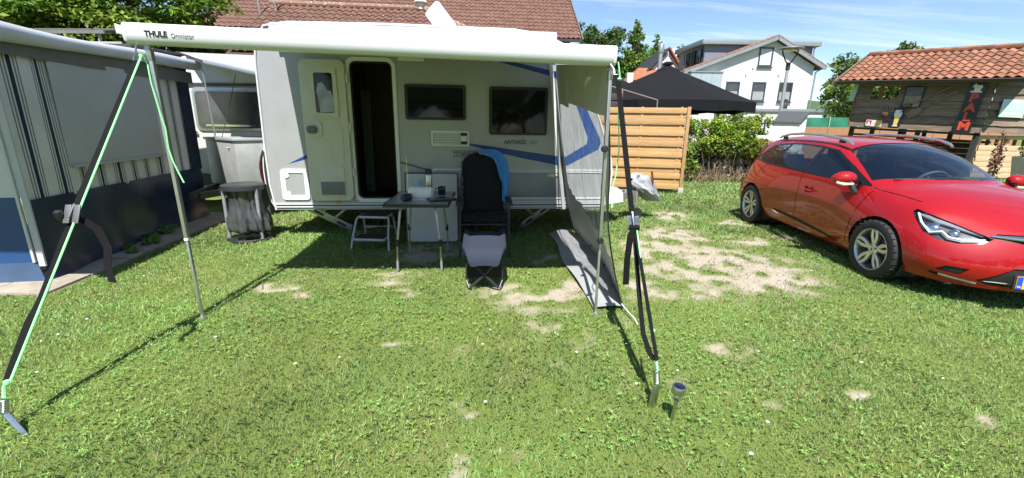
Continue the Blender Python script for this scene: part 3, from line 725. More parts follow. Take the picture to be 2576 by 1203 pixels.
# ------------------------------------------------------------------ clear side panel hanging from the awning
sp_ = thing('awning_side_panel', 'clear plastic and grey fabric side panel hanging at the awning end', 'side panel')
side_fab = mat('side_panel_fabric', (.46, .44, .37), .8, var=.06, scale=6, bump=.15, bscale=300)
clear = glass('clear_vinyl', (.97, .98, 1.0), .06, 1.2, bump=.35, bscale=9, milky=.3)
flap_m = mat('grey_ground_flap', (.30, .31, .32), .55, var=.1, scale=4, bump=.1, bscale=200)
def panel(s, t):
    top = Vector((.505 + .15 * s, 5.71 - 2.44 * s, 2.17 - .30 * s)); bx_ = .865 + .10 * math.sin(PI * min(1, s * 1.0)) + .05 * s
    bot = Vector((bx_, 5.82 - 2.50 * s, .02)); tt = t ** 1.35
    p = top.lerp(bot, t); p.x = top.x + (bot.x - top.x) * (.25 * t + .75 * t ** 2.2)
    w = .018 * math.sin(13 * s + 5 * t) * math.sin(PI * t) + .012 * math.sin(31 * s + 2 * math.sin(6 * t)) * math.sin(PI * t) + .03 * math.sin(5 * s + 1) * t * (1 - t) * 2
    p.x += w; return p
NS, NT = 72, 48
def clear_zone(s, t):
    lo = .64 + .23 * s + .03 * math.sin(6 * s); return .085 < s < .955 and .205 - .02 * s < t < lo
zones = {'border_fabric': MB(), 'clear_window': MB()}
for i in range(NS):
    for j in range(NT):
        s0, s1, t0, t1 = i / NS, (i + 1) / NS, j / NT, (j + 1) / NT
        z = 'clear_window' if clear_zone((s0 + s1) / 2, (t0 + t1) / 2) else 'border_fabric'
        zones[z].add([panel(s0, t0), panel(s1, t0), panel(s1, t1), panel(s0, t1)], [(0, 1, 2, 3)])
zones['border_fabric'].build('border_fabric', side_fab, sp_, smooth=True); zones['clear_window'].build('clear_window', clear, sp_, smooth=True)
rows = []
for i in range(25):
    s = i / 24; f = panel(s, 1.0); edge = Vector((.50 + .16 * s + .02 * math.sin(9 * s), 5.80 - 2.5 * s, .02)); q = []
    for j in range(7):
        t = j / 6; p = f.lerp(edge, t); p.z = .03 + .035 * math.sin(PI * t) * (.5 + .5 * math.sin(7 * s + 2)) + .012 * math.sin(15 * s + 4 * t); q.append(p)
    rows.append(q)
MB().sheet(rows, .003).build('ground_flap', flap_m, sp_, smooth=True)
MB().tube([panel(1, t / 14) for t in range(15)], .006, 6).build('front_piping', blackplast, sp_, smooth=True)
MB().tube([panel(s / 20, 0) for s in range(21)], .007, 6).build('top_piping', whiteplast, sp_, smooth=True)
m = MB().beam((.44, 5.735, 2.19), (.685, 5.745, .37), .045, .014, (0, 1, 0)); m.build('wall_strip', white, sp_, bevel=.003)
for s, t in ((.35, .965), (.62, .97), (.97, .93)): MB().lathe([(.016, 0), (.016, .01), (0, .012)], panel(s, t) + Vector((-.015, 0, 0)), 10, Matrix.Rotation(R(-90), 3, 'Y')).build('eyelet', blackplast, sp_, smooth=True)
# black clamp knobs on the right-hand post
for z, x in ((1.30, .655), (.62, .668)): MB().lathe([(.022, 0), (.026, .008), (.026, .022), (.02, .03), (0, .032)], (x, 3.215, z), 12, Matrix.Rotation(R(90), 3, 'X')).build('clamp_knob', blackplast, sp_, smooth=True)
m = MB().tube([(.9, 3.31, .06), (.93, 3.18, .04), (.95, 3.08, .035), (.96, 3.03, .01)], .004, 6); m.build('peg_elastic', mat('white_elastic', (.7, .7, .68), .6), sp_)
# ------------------------------------------------------------------ storm straps, ropes, pegs
strap_m = mat('dark_webbing', (.006, .006, .007), .9, spec=.2, var=.15, scale=60, bump=.3, bscale=500)
rope_m = mat('neon_green_rope', (.30, .95, .35), .6, var=.15, scale=120)
steel = mat('stainless_steel', (.58, .58, .57), .28, 1., var=.08, scale=20)
def ribbon(mb, pts, w, side, t=.0025):
    """flat webbing along points; side is the width direction (may vary)"""
    rows = []
    for i, p in enumerate(pts):
        sd = Vector(side[i] if isinstance(side, list) else side).normalized(); p = Vector(p); rows.append([p - sd * w / 2, p, p + sd * w / 2])
    return mb.sheet(rows, t)
def lerp3(a, b, n): return [Vector(a).lerp(Vector(b), i / n) for i in range(n + 1)]
# left
st = thing('tie_down_strap', 'black webbing tie-down strap with ratchet in front of the striped tent', 'strap')
A0, A1, A2 = Vector((-2.455, 3.04, 1.83)), Vector((-2.43, 2.37, .95)), Vector((-2.455, 1.88, .22))
ribbon(MB(), lerp3(A0, A1, 6), .044, (.93, .25, .1)).build('upper_webbing', strap_m, st, smooth=True)
pts = [A1 + Vector((0, 0, -.02)), A1 + Vector((-.03, -.05, -.12)), A1 + Vector((-.035, -.13, -.25)), A1 + Vector((-.035, -.25, -.42))] + lerp3(A1.lerp(A2, .68) + Vector((-.01, 0, 0)), A2, 3)
ribbon(MB(), pts, .042, (.95, .1, .1)).build('lower_webbing', strap_m, st, smooth=True)
pts = [A1 + Vector((.03, -.0, -.03)), A1 + Vector((.09, .02, -.09)), A1 + Vector((.135, .01, -.2)), A1 + Vector((.14, -.02, -.29)), A1 + Vector((.175, -.05, -.385))]
ribbon(MB(), pts, .04, [(.6, .7, .2), (.7, .6, .2), (.9, .3, 0), (.95, .1, -.1), (.9, .2, -.2)]).build('loose_end', strap_m, st, smooth=True)
rt = MB(); d = (A0 - A1).normalized(); rt.beam(A1 - d * .035, A1 + d * .05, .045, .01, (1, 0, 0)); rt.beam(A1 + Vector((-.022, 0, 0)) - d * .06, A1 + Vector((-.022, -.03, 0)) + d * .06, .006, .035, (1, 0, 0)); rt.beam(A1 + Vector((.028, 0, 0)) - d * .06, A1 + Vector((.028, -.03, 0)) + d * .06, .006, .035, (1, 0, 0))
rt = rt.build('ratchet', mat('dull_steel', (.16, .16, .165), .5, .6), st, bevel=.002); MB().cyl(A1 + Vector((-.04, -.01, -.03)), A1 + Vector((.03, -.01, -.03)), .018).build('webbing_roll', strap_m, rt, smooth=True); MB().beam(A1 + Vector((-.055, -.02, -.03)), A1 + Vector((-.05, -.04, .02)), .03, .03).build('ratchet_handle', blackplast, rt, bevel=.005)
MB().tube([A0 + Vector((-.028, 0, 0)), A0 + Vector((.0, .0, .06)), A0 + Vector((.026, 0, 0)), A0 + Vector((-.028, 0, 0))], .004, 6).build('hook', steel, st, smooth=True)
MB().tube([A0 + Vector((.0, 0, .055)), A0 + Vector((.01, .0, .1)), A0 + Vector((.03, 0, .105))], .006, 6).build('hook_bracket', steel, st, smooth=True)
rp = thing('guy_rope', 'neon green rope running along the strap down to the left peg', 'rope')
G0 = Vector((-2.385, 2.99, 1.85))
MB().tube(lerp3(G0, (-2.425, 1.86, .215), 8), .0055, 6).build('taut_rope', rope_m, rp, smooth=True)
MB().tube([(-2.435, 1.86, .23), (-2.445, 1.85, .20), (-2.44, 1.835, .155), (-2.432, 1.83, .15)], .0075, 6).build('rope_loop', rope_m, rp, smooth=True)
for k_, c_ in ((1., (-2.435, 1.86, .22)), (.9, G0)): MB().lathe([(0, -.014 * k_), (.013 * k_, -.008), (.015 * k_, 0), (.012, .01), (0, .014 * k_)], c_, 10).build('knot', rope_m, rp, smooth=True)
MB().tube([G0, (-2.40, 3.02, 1.855), (-2.375, 3.015, 1.80), (-2.37, 3.01, 1.69), (-2.35, 3.01, 1.52), (-2.33, 3.01, 1.40), (-2.335, 3.01, 1.27), (-2.32, 3.01, 1.18), (-2.285, 3.0, 1.10), (-2.26, 2.995, 1.04)], .0045, 6).build('slack_rope', rope_m, rp, smooth=True)
def spring(name, a, b, r, label, n_=11):
    t = thing(name, label, 'spring'); a, b = Vector(a), Vector(b); d = (b - a).normalized(); x = d.orthogonal().normalized(); y = d.cross(x)
    pts = [a.lerp(b, .12 + .76 * i / (n_ * 8)) + (x * math.cos(i * PI / 4) + y * math.sin(i * PI / 4)) * r for i in range(n_ * 8 + 1)]
    MB().tube(pts, r * .28, 5).build('coil', steel, t, smooth=True)
    MB().tube([a, a.lerp(b, .06) + x * r * .7, a.lerp(b, .12) + x * r], r * .22, 5).build('hook', steel, t, smooth=True)
    MB().tube([a.lerp(b, .88) + x * r, a.lerp(b, .94) + x * r * .7, b], r * .22, 5).build('hook', steel, t, smooth=True)
def vpeg(a, b, w, label):
    t = thing('ground_peg', label, 'tent peg', group='steel ground pegs'); a, b = Vector(a), Vector(b); d = (b - a).normalized(); x = d.cross(Vector((0, 1, 0))).normalized(); y = x.cross(d)
    m = MB(); rows = [[P - x * w + y * w * .4, P, P + x * w + y * w * .4] for P in (a, a.lerp(b, .5), b)]; m.sheet(rows, .004); m.build('blade', steel, t, bevel=.001)
    MB().tube([a + y * .012 - x * .012, a + y * .03, a + y * .012 + x * .012], .004, 5).build('eye', steel, t, smooth=True)
spring('tension_spring', (-2.432, 1.83, .155), (-2.42, 1.80, .085), .013, 'small steel tension spring above the left peg')
vpeg((-2.42, 1.80, .08), (-2.26, 1.74, -.03), .022, 'flat steel peg leaning into the lawn in the near left corner')
# right
st = thing('tie_down_strap', 'black webbing tie-down strap beside the clear side panel', 'strap')
B0, B1, B2 = Vector((.70, 3.17, 1.80)), Vector((.80, 2.80, .80)), Vector((.79, 2.14, .23))
ribbon(MB(), lerp3(B0, B1, 8), .037, (.97, .1, .1)).build('upper_webbing', strap_m, st, smooth=True)
ribbon(MB(), lerp3(B1 + Vector((.01, 0, 0)), B2 + Vector((.01, 0, 0)), 6), .024, (.9, .3, .1)).build('taut_webbing', strap_m, st, smooth=True)
pts = [B1 + Vector((.0, -.01, -.0)), Vector((.805, 2.68, .60)), Vector((.79, 2.5, .42)), Vector((.775, 2.33, .29)), Vector((.78, 2.2, .235)), B2]
ribbon(MB(), pts, .03, (.95, .2, .2)).build('slack_webbing', strap_m, st, smooth=True)
pts = [B1 + Vector((0, -.02, .03)), B1 + Vector((-.03, -.04, -.02)), B1 + Vector((-.035, -.03, -.2)), B1 + Vector((-.03, -.03, -.37))]
ribbon(MB(), pts, .042, (.95, .1, 0)).build('loose_end', strap_m, st, smooth=True)
rt = MB(); d = (B0 - B1).normalized(); rt.beam(B1, B1 + d * .12, .045, .012, (1, 0, 0)); rt.beam(B1 + Vector((-.026, 0, 0)), B1 + Vector((-.026, -.02, 0)) + d * .1, .005, .03, (1, 0, 0)); rt.beam(B1 + Vector((.026, 0, 0)), B1 + Vector((.026, -.02, 0)) + d * .1, .005, .03, (1, 0, 0)); rt = rt.build('ratchet', steel, st, bevel=.002)
MB().cyl(B1 + Vector((-.03, -.015, .02)), B1 + Vector((.03, -.015, .02)), .018).build('webbing_roll', strap_m, rt, smooth=True)
MB().tube([B0 + Vector((-.05, .03, .08)), B0 + Vector((-.02, .01, .03)), B0 + Vector((-.02, 0, 0)), B0 + Vector((.02, 0, 0)), B0 + Vector((.0, .01, .03))], .004, 6).build('hook', steel, st, smooth=True)
rp = thing('guy_rope', 'neon green rope hanging from the right awning post to its peg', 'rope')
MB().tube([(.70, 3.165, 1.88), (.715, 3.16, 1.80), (.72, 3.17, 1.72), (.725, 3.16, 1.55), (.74, 3.12, 1.3), (.725, 3.1, 1.12), (.70, 3.1, 1.0), (.705, 3.05, .9)], .0042, 6).build('slack_rope', rope_m, rp, smooth=True)
MB().tube(lerp3((.815, 2.79, .82), (.81, 2.36, .36), 4), .0042, 6).build('taut_rope', rope_m, rp, smooth=True)
MB().tube([(.84, 2.35, .30), (.825, 2.3, .285), (.81, 2.2, .23), (.80, 2.12, .2), (.795, 2.1, .19)], .0062, 6).build('rope_loop', rope_m, rp, smooth=True)
for k_, c_ in ((1., (.838, 2.35, .305)), (1.3, (.715, 3.16, 1.77))): MB().lathe([(0, -.013 * k_), (.012 * k_, -.006), (.014 * k_, 0), (0, .013 * k_)], c_, 10).build('knot', rope_m, rp, smooth=True)
spring('tension_spring', (.79, 2.10, .20), (.785, 2.06, .125), .015, 'steel tension spring above the peg beside the solar lamp')
vpeg((.785, 2.055, .13), (.765, 2.05, -.03), .02, 'upright flat steel peg in the lawn beside the solar lamp')
# ------------------------------------------------------------------ solar lamp
t = thing('solar_garden_lamp', 'small stainless steel solar lamp stuck in the front lawn', 'garden lamp', (.838, 1.945, 0), rot=(R(3), R(4), 0))
MB().lathe([(.008, -.05), (.008, .115), (.013, .117), (.013, .128), (0, .128)], (0, 0, 0), 14).build('stake', steel, t, smooth=True)
MB().lathe([(.015, .128), (.017, .135), (.019, .168)], (0, 0, 0), 16).build('diffuser', glass('frosted_lamp', (.85, .88, .88), .25), t, smooth=True)
MB().lathe([(.019, .166), (.033, .167), (.034, .172), (.034, .205), (.032, .208), (.027, .209)], (0, 0, 0), 24).build('lamp_cap', steel, t, smooth=True)
MB().lathe([(.027, .2095), (.024, .2105), (0, .2108)], (0, 0, 0), 20).build('solar_cell', mat('solar_cell', (.008, .012, .03), .12, spec=.7), t, smooth=True)
# ------------------------------------------------------------------ waste bag stand
t = thing('waste_bag_stand', 'grey bin bag hanging in a stand with round black lid', 'bin', (-3.30, 5.33, 0))
grey_pl = mat('steel_grey_plastic', (.26, .28, .31), .45, .2, var=.1)
MB().lathe([(.235, .64), (.245, .645), (.245, .695), (.235, .70), (.2, .708), (.18, .702), (0, .71)], (0, 0, 0), 32).build('lid', mat('lid_black', (.035, .035, .04), .35), t, smooth=True)
bag = mat('grey_bin_bag', (.055, .057, .06), .22, var=.25, scale=9, spec=.7, bump=.8, bscale=14)
rows = []
g = np.random.default_rng(5)
for j in range(22):
    q = j / 21; z = .66 - .575 * q; row = []
    rad = .205 - .055 * math.sin(PI * min(1, q * 1.6)) * .6 + .02 * q - (.14 * max(0, q - .9) * 10 if q > .9 else 0)
    for i in range(56):
        a = 2 * PI * i / 56; f = 1 + (.06 * math.sin(9 * a + 2 * q) + .05 * math.sin(17 * a - 3 * q) + .035 * math.sin(29 * a + 6 * q)) * (.5 + q) * 1.1
        row.append((rad * f * math.cos(a) + .03 * q, rad * f * math.sin(a), z + .012 * math.sin(5 * a)))
    rows.append(row)
MB().grid(rows, True).build('bin_bag', bag, t, smooth=True, angle=70)
for a in (200, -25, 75):
    x, y = .225 * math.cos(R(a)), .225 * math.sin(R(a)); MB().cyl((x, y, .02), (x, y, .66), .021, n=12).build('leg', grey_pl, t, smooth=True)
m = MB().lathe([(.25, 0), (.255, .03), (.235, .045), (.2, .035), (.185, .03), (0, .028)], (0, 0, 0), 28); m.build('base', blackplast, t, smooth=True)
# ------------------------------------------------------------------ folding step
t = thing('folding_step', 'two-tread folding step in front of the caravan doorway', 'step', (-1.66, 5.05, 0), R(-2))
step_g = mat('step_frame_grey', (.40, .42, .47), .4, .3); tread = mat('black_tread', (.008, .008, .009), .9, bump=.5, bscale=150)
for y, z, w in ((.14, .375, .36), (-.06, .15, .38)):
    s_ = MB().prism(rrect(-w / 2, -.11, w / 2, .11, .03), .028, (0, y, z - .028), (1, 0, 0), (0, 1, 0)).build('tread_frame', step_g, t, bevel=.006); MB().prism(rrect(-w / 2 + .02, -.095, w / 2 - .02, .095, .02), .004, (0, y, z + .0005), (1, 0, 0), (0, 1, 0)).build('tread_mat', tread, s_)
for s in (-1, 1):
    MB().tube([(s * .225, -.13, .0), (s * .21, -.08, .15), (s * .195, .02, .33), (s * .18, .05, .36)], .013, 8).build('leg', step_g, t, smooth=True)
    MB().tube([(s * .20, .32, .0), (s * .185, .22, .34)], .012, 8).build('leg', step_g, t, smooth=True)
MB().tube([(-.19, .26, .2), (.19, .26, .2)], .006, 6).build('brace', step_g, t); MB().tube([(-.19, .27, .18), (.19, .1, .25)], .005, 6).build('brace', step_g, t)
# ------------------------------------------------------------------ camping table
TZ = .70
t = thing('camping_table', 'grey folding camping table with crossed metal legs', 'table', (-.95, 4.55, 0), R(3))
tab_m = mat('table_top_grey', (.30, .31, .34), .3, var=.12, scale=40); leg_m = mat('champagne_tube', (.42, .41, .33), .3, .8)
top_ = MB().prism([(-.30, -.40), (.30, -.40), (.30, .40), (-.30, .40)], .022, (0, 0, TZ - .022), (1, 0, 0), (0, 1, 0)).build('table_top', tab_m, t)
m = MB(); ring(m, [(-.315, -.415), (.315, -.415), (.315, .415), (-.315, .415)], [(-.299, -.399), (.299, -.399), (.299, .399), (-.299, .399)], .032, (0, 0, TZ - .030), (1, 0, 0), (0, 1, 0)); m.build('table_rim', blackplast, top_, bevel=.004)
for s, yb in ((-1, -.33), (1, -.33), (-1, .36), (1, .36)):
    x0, x1 = s * .17, s * .215; sg = -1 if yb < 0 else 1
    lg = MB().tube([(x0 * .6, yb * .55, TZ - .035), (x0 * .95, yb * .8, TZ - .045), (x0 * 1.05, yb * .9, TZ - .10), (x1, yb * .98, .28)], .0125, 8).build('leg', leg_m, t, smooth=True)
    MB().tube([(x1, yb * .98, .33), (x1, yb * .985, .26)], .0165, 8).build('leg_joint', blackplast, lg, smooth=True)
    MB().tube([(x1, yb * .985, .26), (x1 * 1.02, yb, .1)], .0105, 8).build('leg_extension', leg_m, lg, smooth=True); MB().tube([(x1 * 1.02, yb, .105), (x1 * 1.03, yb * 1.005, .0)], .0125, 8).build('foot', grey_pl, lg, smooth=True)
# things on it
t = thing('kitchen_roll', 'white paper kitchen roll lying on the camping table', 'paper roll', (-.945, 4.47, TZ + .062))
M_ = Matrix.Rotation(R(90), 3, 'Y'); paper = mat('white_paper', (.80, .80, .79), .9, var=.03, bump=.25, bscale=120)
MB().lathe([(.021, -.115), (.06, -.115), (.061, -.11), (.061, .11), (.06, .115), (.021, .115)], (0, 0, 0), 28, M_).build('paper', paper, t, smooth=True)
MB().lathe([(.021, .114), (.021, -.114)], (0, 0, 0), 16, M_).build('core', mat('cardboard_core', (.16, .13, .10), .9), t)
MB().prism([(-.10, -.10), (.06, -.115), (.075, .0), (-.1, .0)], .002, (0, 0, -.06), (1, 0, 0), (0, 1, 0)).build('loose_sheet', paper, t)
t = thing('vacuum_flask', 'steel vacuum flask with black cap on the camping table', 'flask', (-.925, 4.80, TZ))
MB().lathe([(0, .002), (.037, .002), (.039, .008), (.039, .20), (.036, .212), (.032, .218)], (0, 0, 0), 24).build('body', steel, t, smooth=True); MB().lathe([(.034, .214), (.036, .222), (.034, .262), (.028, .275), (0, .277)], (0, 0, 0), 20).build('cap', blackplast, t, smooth=True)
t = thing('mug', 'dark blue enamel mug on the back of the camping table', 'mug', (-.775, 4.75, TZ))
mugm = mat('navy_enamel', (.012, .016, .03), .25); MB().lathe([(0, .003), (.036, .003), (.04, .01), (.041, .055), (.044, .06), (.041, .065), (.041, .09), (.037, .09), (.036, .012), (0, .01)], (0, 0, 0), 22).build('cup', mugm, t, smooth=True)
MB().tube([(-.038, -.01, .075), (-.065, -.015, .07), (-.066, -.015, .035), (-.038, -.01, .025)], .005, 6).build('handle', mugm, t, smooth=True)
t = thing('tablet', 'black tablet in an open cover lying on the table', 'tablet', (-.715, 4.40, TZ), R(18))
MB().span((-.14, -.09, .002), (.14, .09, .012)).build('case', blackplast, t, bevel=.003); MB().box((.0, -.0, .018), (.26, .16, .008), Matrix.Rotation(R(-2), 3, 'Y')).build('screen', mat('dark_screen', (.01, .01, .012), .1, spec=.6), t, bevel=.002)
t = thing('small_radio', 'small black radio with raised aerial on the table', 'radio', (-1.06, 4.33, TZ), R(-25))
m = MB().lathe([(0, -.06), (.03, -.06), (.036, -.05), (.036, .05), (.03, .06), (0, .06)], (0, 0, .036), 20, Matrix.Rotation(R(90), 3, 'X')); m.build('body', blackplast, t, smooth=True); MB().lathe([(.028, 0), (.0, .002)], (0, -.0605, .036), 18, Matrix.Rotation(R(90), 3, 'X')).build('speaker_grille', mat('grille_grey', (.06, .06, .065), .5, bump=.6, bscale=400), t)
MB().tube([(.0, .03, .06), (-.008, .03, .43)], [.0028, .0014], 6).build('aerial', chrome, t)
# white board leaning on the caravan
t = thing('board', 'pale grey board with dark edging leaning against the caravan side', 'board', (-1.0, 5.36, 0), CV_RZ)
RX = Matrix.Rotation(R(-6), 3, 'X')
m = MB().box((0, 0, .43), (.62, .018, .84), RX); m.build('sheet', mat('board_white', (.47, .49, .53), .5, var=.05), t)
m = MB()
for a, d in (((-.317, 0, .43), (.014, .024, .87)), ((.317, 0, .43), (.014, .024, .87)), ((0, 0, .863), (.62, .024, .014)), ((0, 0, .003), (.62, .024, .014))): m.add([RX @ Vector(v) + Vector((0, 0, .43)) for v in MB().box((a[0], a[1], a[2] - .43), d).v], MB().box((0, 0, 0), (1, 1, 1)).f)
# rotate edging about the board centre like the sheet
for o_ in [m.build('edging', blackplast, t)]: pass
m = MB().box((-.135, -.0125, .70 - .005), (.045, .003, .19), RX); m.build('sticker', mat('blue_sticker', (.10, .28, .55), .4, var=.5, scale=25, c2=(.35, .45, .6)), t)
# ------------------------------------------------------------------ reclining camping chair
ch = thing('camping_chair', 'high-backed black padded folding chair beside the table', 'chair', (-.33, 5.0, 0), R(5))
pad = mat('black_padded_fabric', (.007, .008, .011), .95, var=.2, scale=30, bump=.25, bscale=350); tubem = mat('dark_grey_tube', (.03, .03, .035), .4, .3)
rows = []
for j in range(45):
    q = j / 44; z = .43 + .70 * q; yb = .20 + .16 * q; puff = .014 * abs(math.sin(PI * q * 6.5)) ** .5; hw = .245 - .0 * q
    if q > .8: hw = .245 * (1 - ((q - .8) / .2) ** 2.6 * .38)
    rows.append([(hw * s, yb - .012 - puff * (1 - s ** 6) + (.015 * s * s), z - .03 * abs(s) ** 3 * (q > .8) * (q - .8) * 5) for s in [i / 12 * 2 - 1 for i in range(13)]])
MB().sheet(rows, .045).build('backrest', pad, ch, smooth=True)
rows = []
for j in range(18):
    q = j / 17; y = -.24 + .46 * q; z = .415 + .015 * math.cos(q * PI) + .012 * abs(math.sin(PI * q * 3)) ** .5; rows.append([(.25 * s, y, z + .02 * s * s) for s in [i / 10 * 2 - 1 for i in range(11)]])
MB().sheet(rows, .04).build('seat', pad, ch, smooth=True)
for s in (-1, 1):
    MB().tube([(s * .262, .18, .44), (s * .262, .26, .75), (s * .25, .33, 1.02)], .012, 8).build('back_frame', tubem, ch, smooth=True)
    MB().tube([(s * .27, -.22, .60), (s * .272, -.26, .3), (s * .275, -.30, .0)], .013, 8).build('leg', tubem, ch, smooth=True); MB().tube([(s * .27, .22, .58), (s * .275, .34, .0)], .013, 8).build('leg', tubem, ch, smooth=True)
    MB().tube([(s * .275, -.28, .12), (s * .275, .32, .12)], .01, 8).build('side_rail', tubem, ch, smooth=True)
    rows = [[(s * .285 + w * .03, -.27 + .5 * q, .60 + .02 * math.sin(PI * q) + h) for (w, h) in ((-1, 0), (-.8, .018), (.8, .018), (1, 0), (.8, -.018), (-.8, -.018))] for q in [i / 8 for i in range(9)]]
    m = MB().grid(rows, True); m.add(rows[0], [(0, 1, 2, 3, 4, 5)]); m.add(rows[-1], [(5, 4, 3, 2, 1, 0)]); m.build('armrest', blackplast, ch, smooth=True)
MB().tube([(-.27, -.24, .37), (.27, -.24, .37)], .011, 8).build('seat_bar', tubem, ch, smooth=True)
# blue towel over its shoulder
t = thing('towel', 'bright blue towel hung over the right shoulder of the chair', 'towel', (-.33, 5.0, 0), R(5))
path_ = [(-.06, 1.135), (.03, 1.14), (.12, 1.128), (.185, 1.09), (.23, 1.02), (.25, .94), (.262, .86), (.275, .79), (.268, .73), (.262, .67), (.265, .61), (.262, .565)]
rows = []
for j in range(34):
    q = j / 33 * (len(path_) - 1); k = min(int(q), len(path_) - 2); f = q - k; px = path_[k][0] * (1 - f) + path_[k + 1][0] * f; pz = path_[k][1] * (1 - f) + path_[k + 1][1] * f
    dx, dz_ = path_[k + 1][0] - path_[k][0], path_[k + 1][1] - path_[k][1]; L_ = math.hypot(dx, dz_); nx, nz = -dz_ / L_, dx / L_; u_ = j / 33; row = []
    wi = .02 + .055 * math.sin(PI * min(1, u_ * 1.3)) + .02 * u_; wo = .012 + .05 * math.sin(PI * min(1, u_ * 1.15)) ** 2 + .018 * math.sin(9 * u_) * u_
    for i in range(11):
        s_ = i / 10; off = -wi + (wi + wo) * s_; fold = .010 * math.sin(3.2 * s_ * PI + 5 * u_) + .006 * math.sin(7 * s_ * PI - 9 * u_); z_ = pz + nz * off
        row.append((px + nx * off, .20 + .16 * (z_ - .43) / .7 - .058 + .055 * max(0, s_ - .55) * 2 - fold, z_ + .012 * math.sin(7 * s_ + 3) * u_))
    rows.append(row)
MB().sheet(rows, .006).build('cloth', mat('blue_towel', (.045, .24, .62), .95, var=.15, scale=20, bump=.4, bscale=300, sheen=.4), t, smooth=True, angle=80)
# ------------------------------------------------------------------ grey foot stool
fs = thing('foot_stool', 'grey padded foot stool on crossed legs in front of the chair', 'foot stool', (-.255, 3.92, 0), R(3))
lil = mat('lilac_grey_mesh', (.034, .041, .062), .95, spec=.1, var=.08, scale=50, bump=.3, bscale=500)
rows = []
for j in range(26):
    q = j / 25
    if q < .78: y = .27 - .44 * q / .78; z = .405 - .04 * q / .78
    else: a = (q - .78) / .22 * PI * .55; y = -.17 - .09 * math.sin(a); z = .365 - .10 * (1 - math.cos(a))
    hw = .20 if q < .72 else .20 - .075 * ((q - .72) / .28) ** 1.4
    rows.append([])
    for i in range(21):
        s = i / 20 * 2 - 1; side = max(0, abs(s) - .68) / .32; qu = .008 * (abs(math.sin(PI * q * 5.2)) ** .6) * (abs(s) < .62)
        rows[-1].append((hw * s, y, z + .05 * side ** 1.5 * (1 - q * .75) + qu + .004 * math.cos(3 * s)))
MB().sheet(rows, .022).build('cushion', lil, fs, smooth=True)
bx('red_label', (.06, -.2655, .278), (.12, -.262, .297), mat('red_label', (.75, .04, .04), .6), fs)
text('lettering', 'Crespo', .0135, mat('label_white', (.85, .82, .8), .6), fs, frame((.064, -.2665, .283), (1, 0, 0), (0, 0, 1)), extrude=.0004)
for s in (-1, 1):
    MB().tube([(s * .12, -.16, .27), (s * .02, -.18, .16), (-s * .13, -.20, .02)], .0135, 8).build('leg', tubem, fs, smooth=True)
    MB().tube([(s * .14, .22, .38), (s * .16, .17, .2), (s * .165, .14, .0)], .011, 8).build('rear_leg', tubem, fs, smooth=True)
    MB().tube([(s * .125, -.16, .28), (s * .16, -.15, .22), (s * .165, -.15, .08), (s * .135, -.2, .02)], .009, 8).build('side_tube', tubem, fs, smooth=True)
MB().cyl((-.02, -.198, .16), (.02, -.198, .16), .012).build('pivot', tubem, fs)
rows = [[(.155 * s, -.14 + .02 * j, .26 - .06 * j) for s in (-1, -.3, .3, 1)] for j in range(4)]; MB().sheet(rows, .003).build('rear_panel', mat('black_mesh_panel', (.012, .012, .013), .9), fs)
# ------------------------------------------------------------------ grey cover over the coupling
t = thing('coupling_cover', 'crumpled grey cover pulled over the caravan tow coupling', 'cover', (1.95, 6.95, .38), CV_RZ)
rows = []; g = np.random.default_rng(9)
for j in range(26):
    q = j / 25; row = []
    for i in range(40):
        a = 2 * PI * i / 40; rx = .05 + .30 * math.sin(PI * min(.97, .08 + q * .92)) ** .7; cz = .24 - .30 * q + .05 * math.sin(PI * q)
        x = -.10 + .5 * q; rr = rx * (.55 + .28 * math.sin(PI * q)); f = 1 + .10 * math.sin(5 * a + 7 * q) + .06 * math.sin(11 * a - 9 * q) + .04 * math.sin(17 * a + 20 * q)
        row.append((x + .03 * math.sin(3 * a + 4 * q), rr * f * math.cos(a) * .7, cz + rr * f * math.sin(a) * .62))
    rows.append(row)
MB().grid(rows, True).build('cloth', mat('grey_tarpaulin', (.27, .28, .30), .6, var=.1, scale=10, bump=.5, bscale=30), t, smooth=True, angle=80)
# ------------------------------------------------------------------ striped awning tent at the left
TA, TB = Vector((-4.25, 3.75, 0)), Vector((-4.79, 6.72, 0))
TL = (TB - TA).length; tu = (TB - TA).normalized(); tn = Vector((tu.y, -tu.x, 0))     # tn points towards the lawn
tent = thing('awning_tent', 'grey awning tent with navy striped wall and dark blue skirt', 'tent', TA, math.atan2(tu.y, tu.x))
# local: x along the wall, y to the left (into the tent), z up
cloth_l = mat('tent_cloth_light', (.60, .595, .565), .9, var=.08, scale=4, bump=.2, bscale=300)
cloth_n = mat('tent_cloth_navy', (.012, .018, .045), .85, var=.1, bump=.2, bscale=300)
cloth_g = mat('tent_cloth_grey', (.17, .175, .18), .9, var=.08)
pvc_navy = mat('navy_pvc', (.010, .022, .06), .3, var=.3, scale=2, bump=.25, bscale=6)
pvc_blue = mat('blue_pvc', (.02, .065, .19), .4, var=.1, scale=3, bump=.15, bscale=8)
pvc_grey = mat('grey_pvc', (.46, .47, .50), .35, var=.1, scale=2, bump=.08, bscale=12)
blind = mat('roller_blind', (.42, .42, .41), .9, var=.06, scale=3, bump=.25, bscale=14)
wav = lambda x, z: .014 * math.sin(7.3 * x + .9 * z) + .008 * math.sin(17 * x + 1.7 - z)
SK = .74
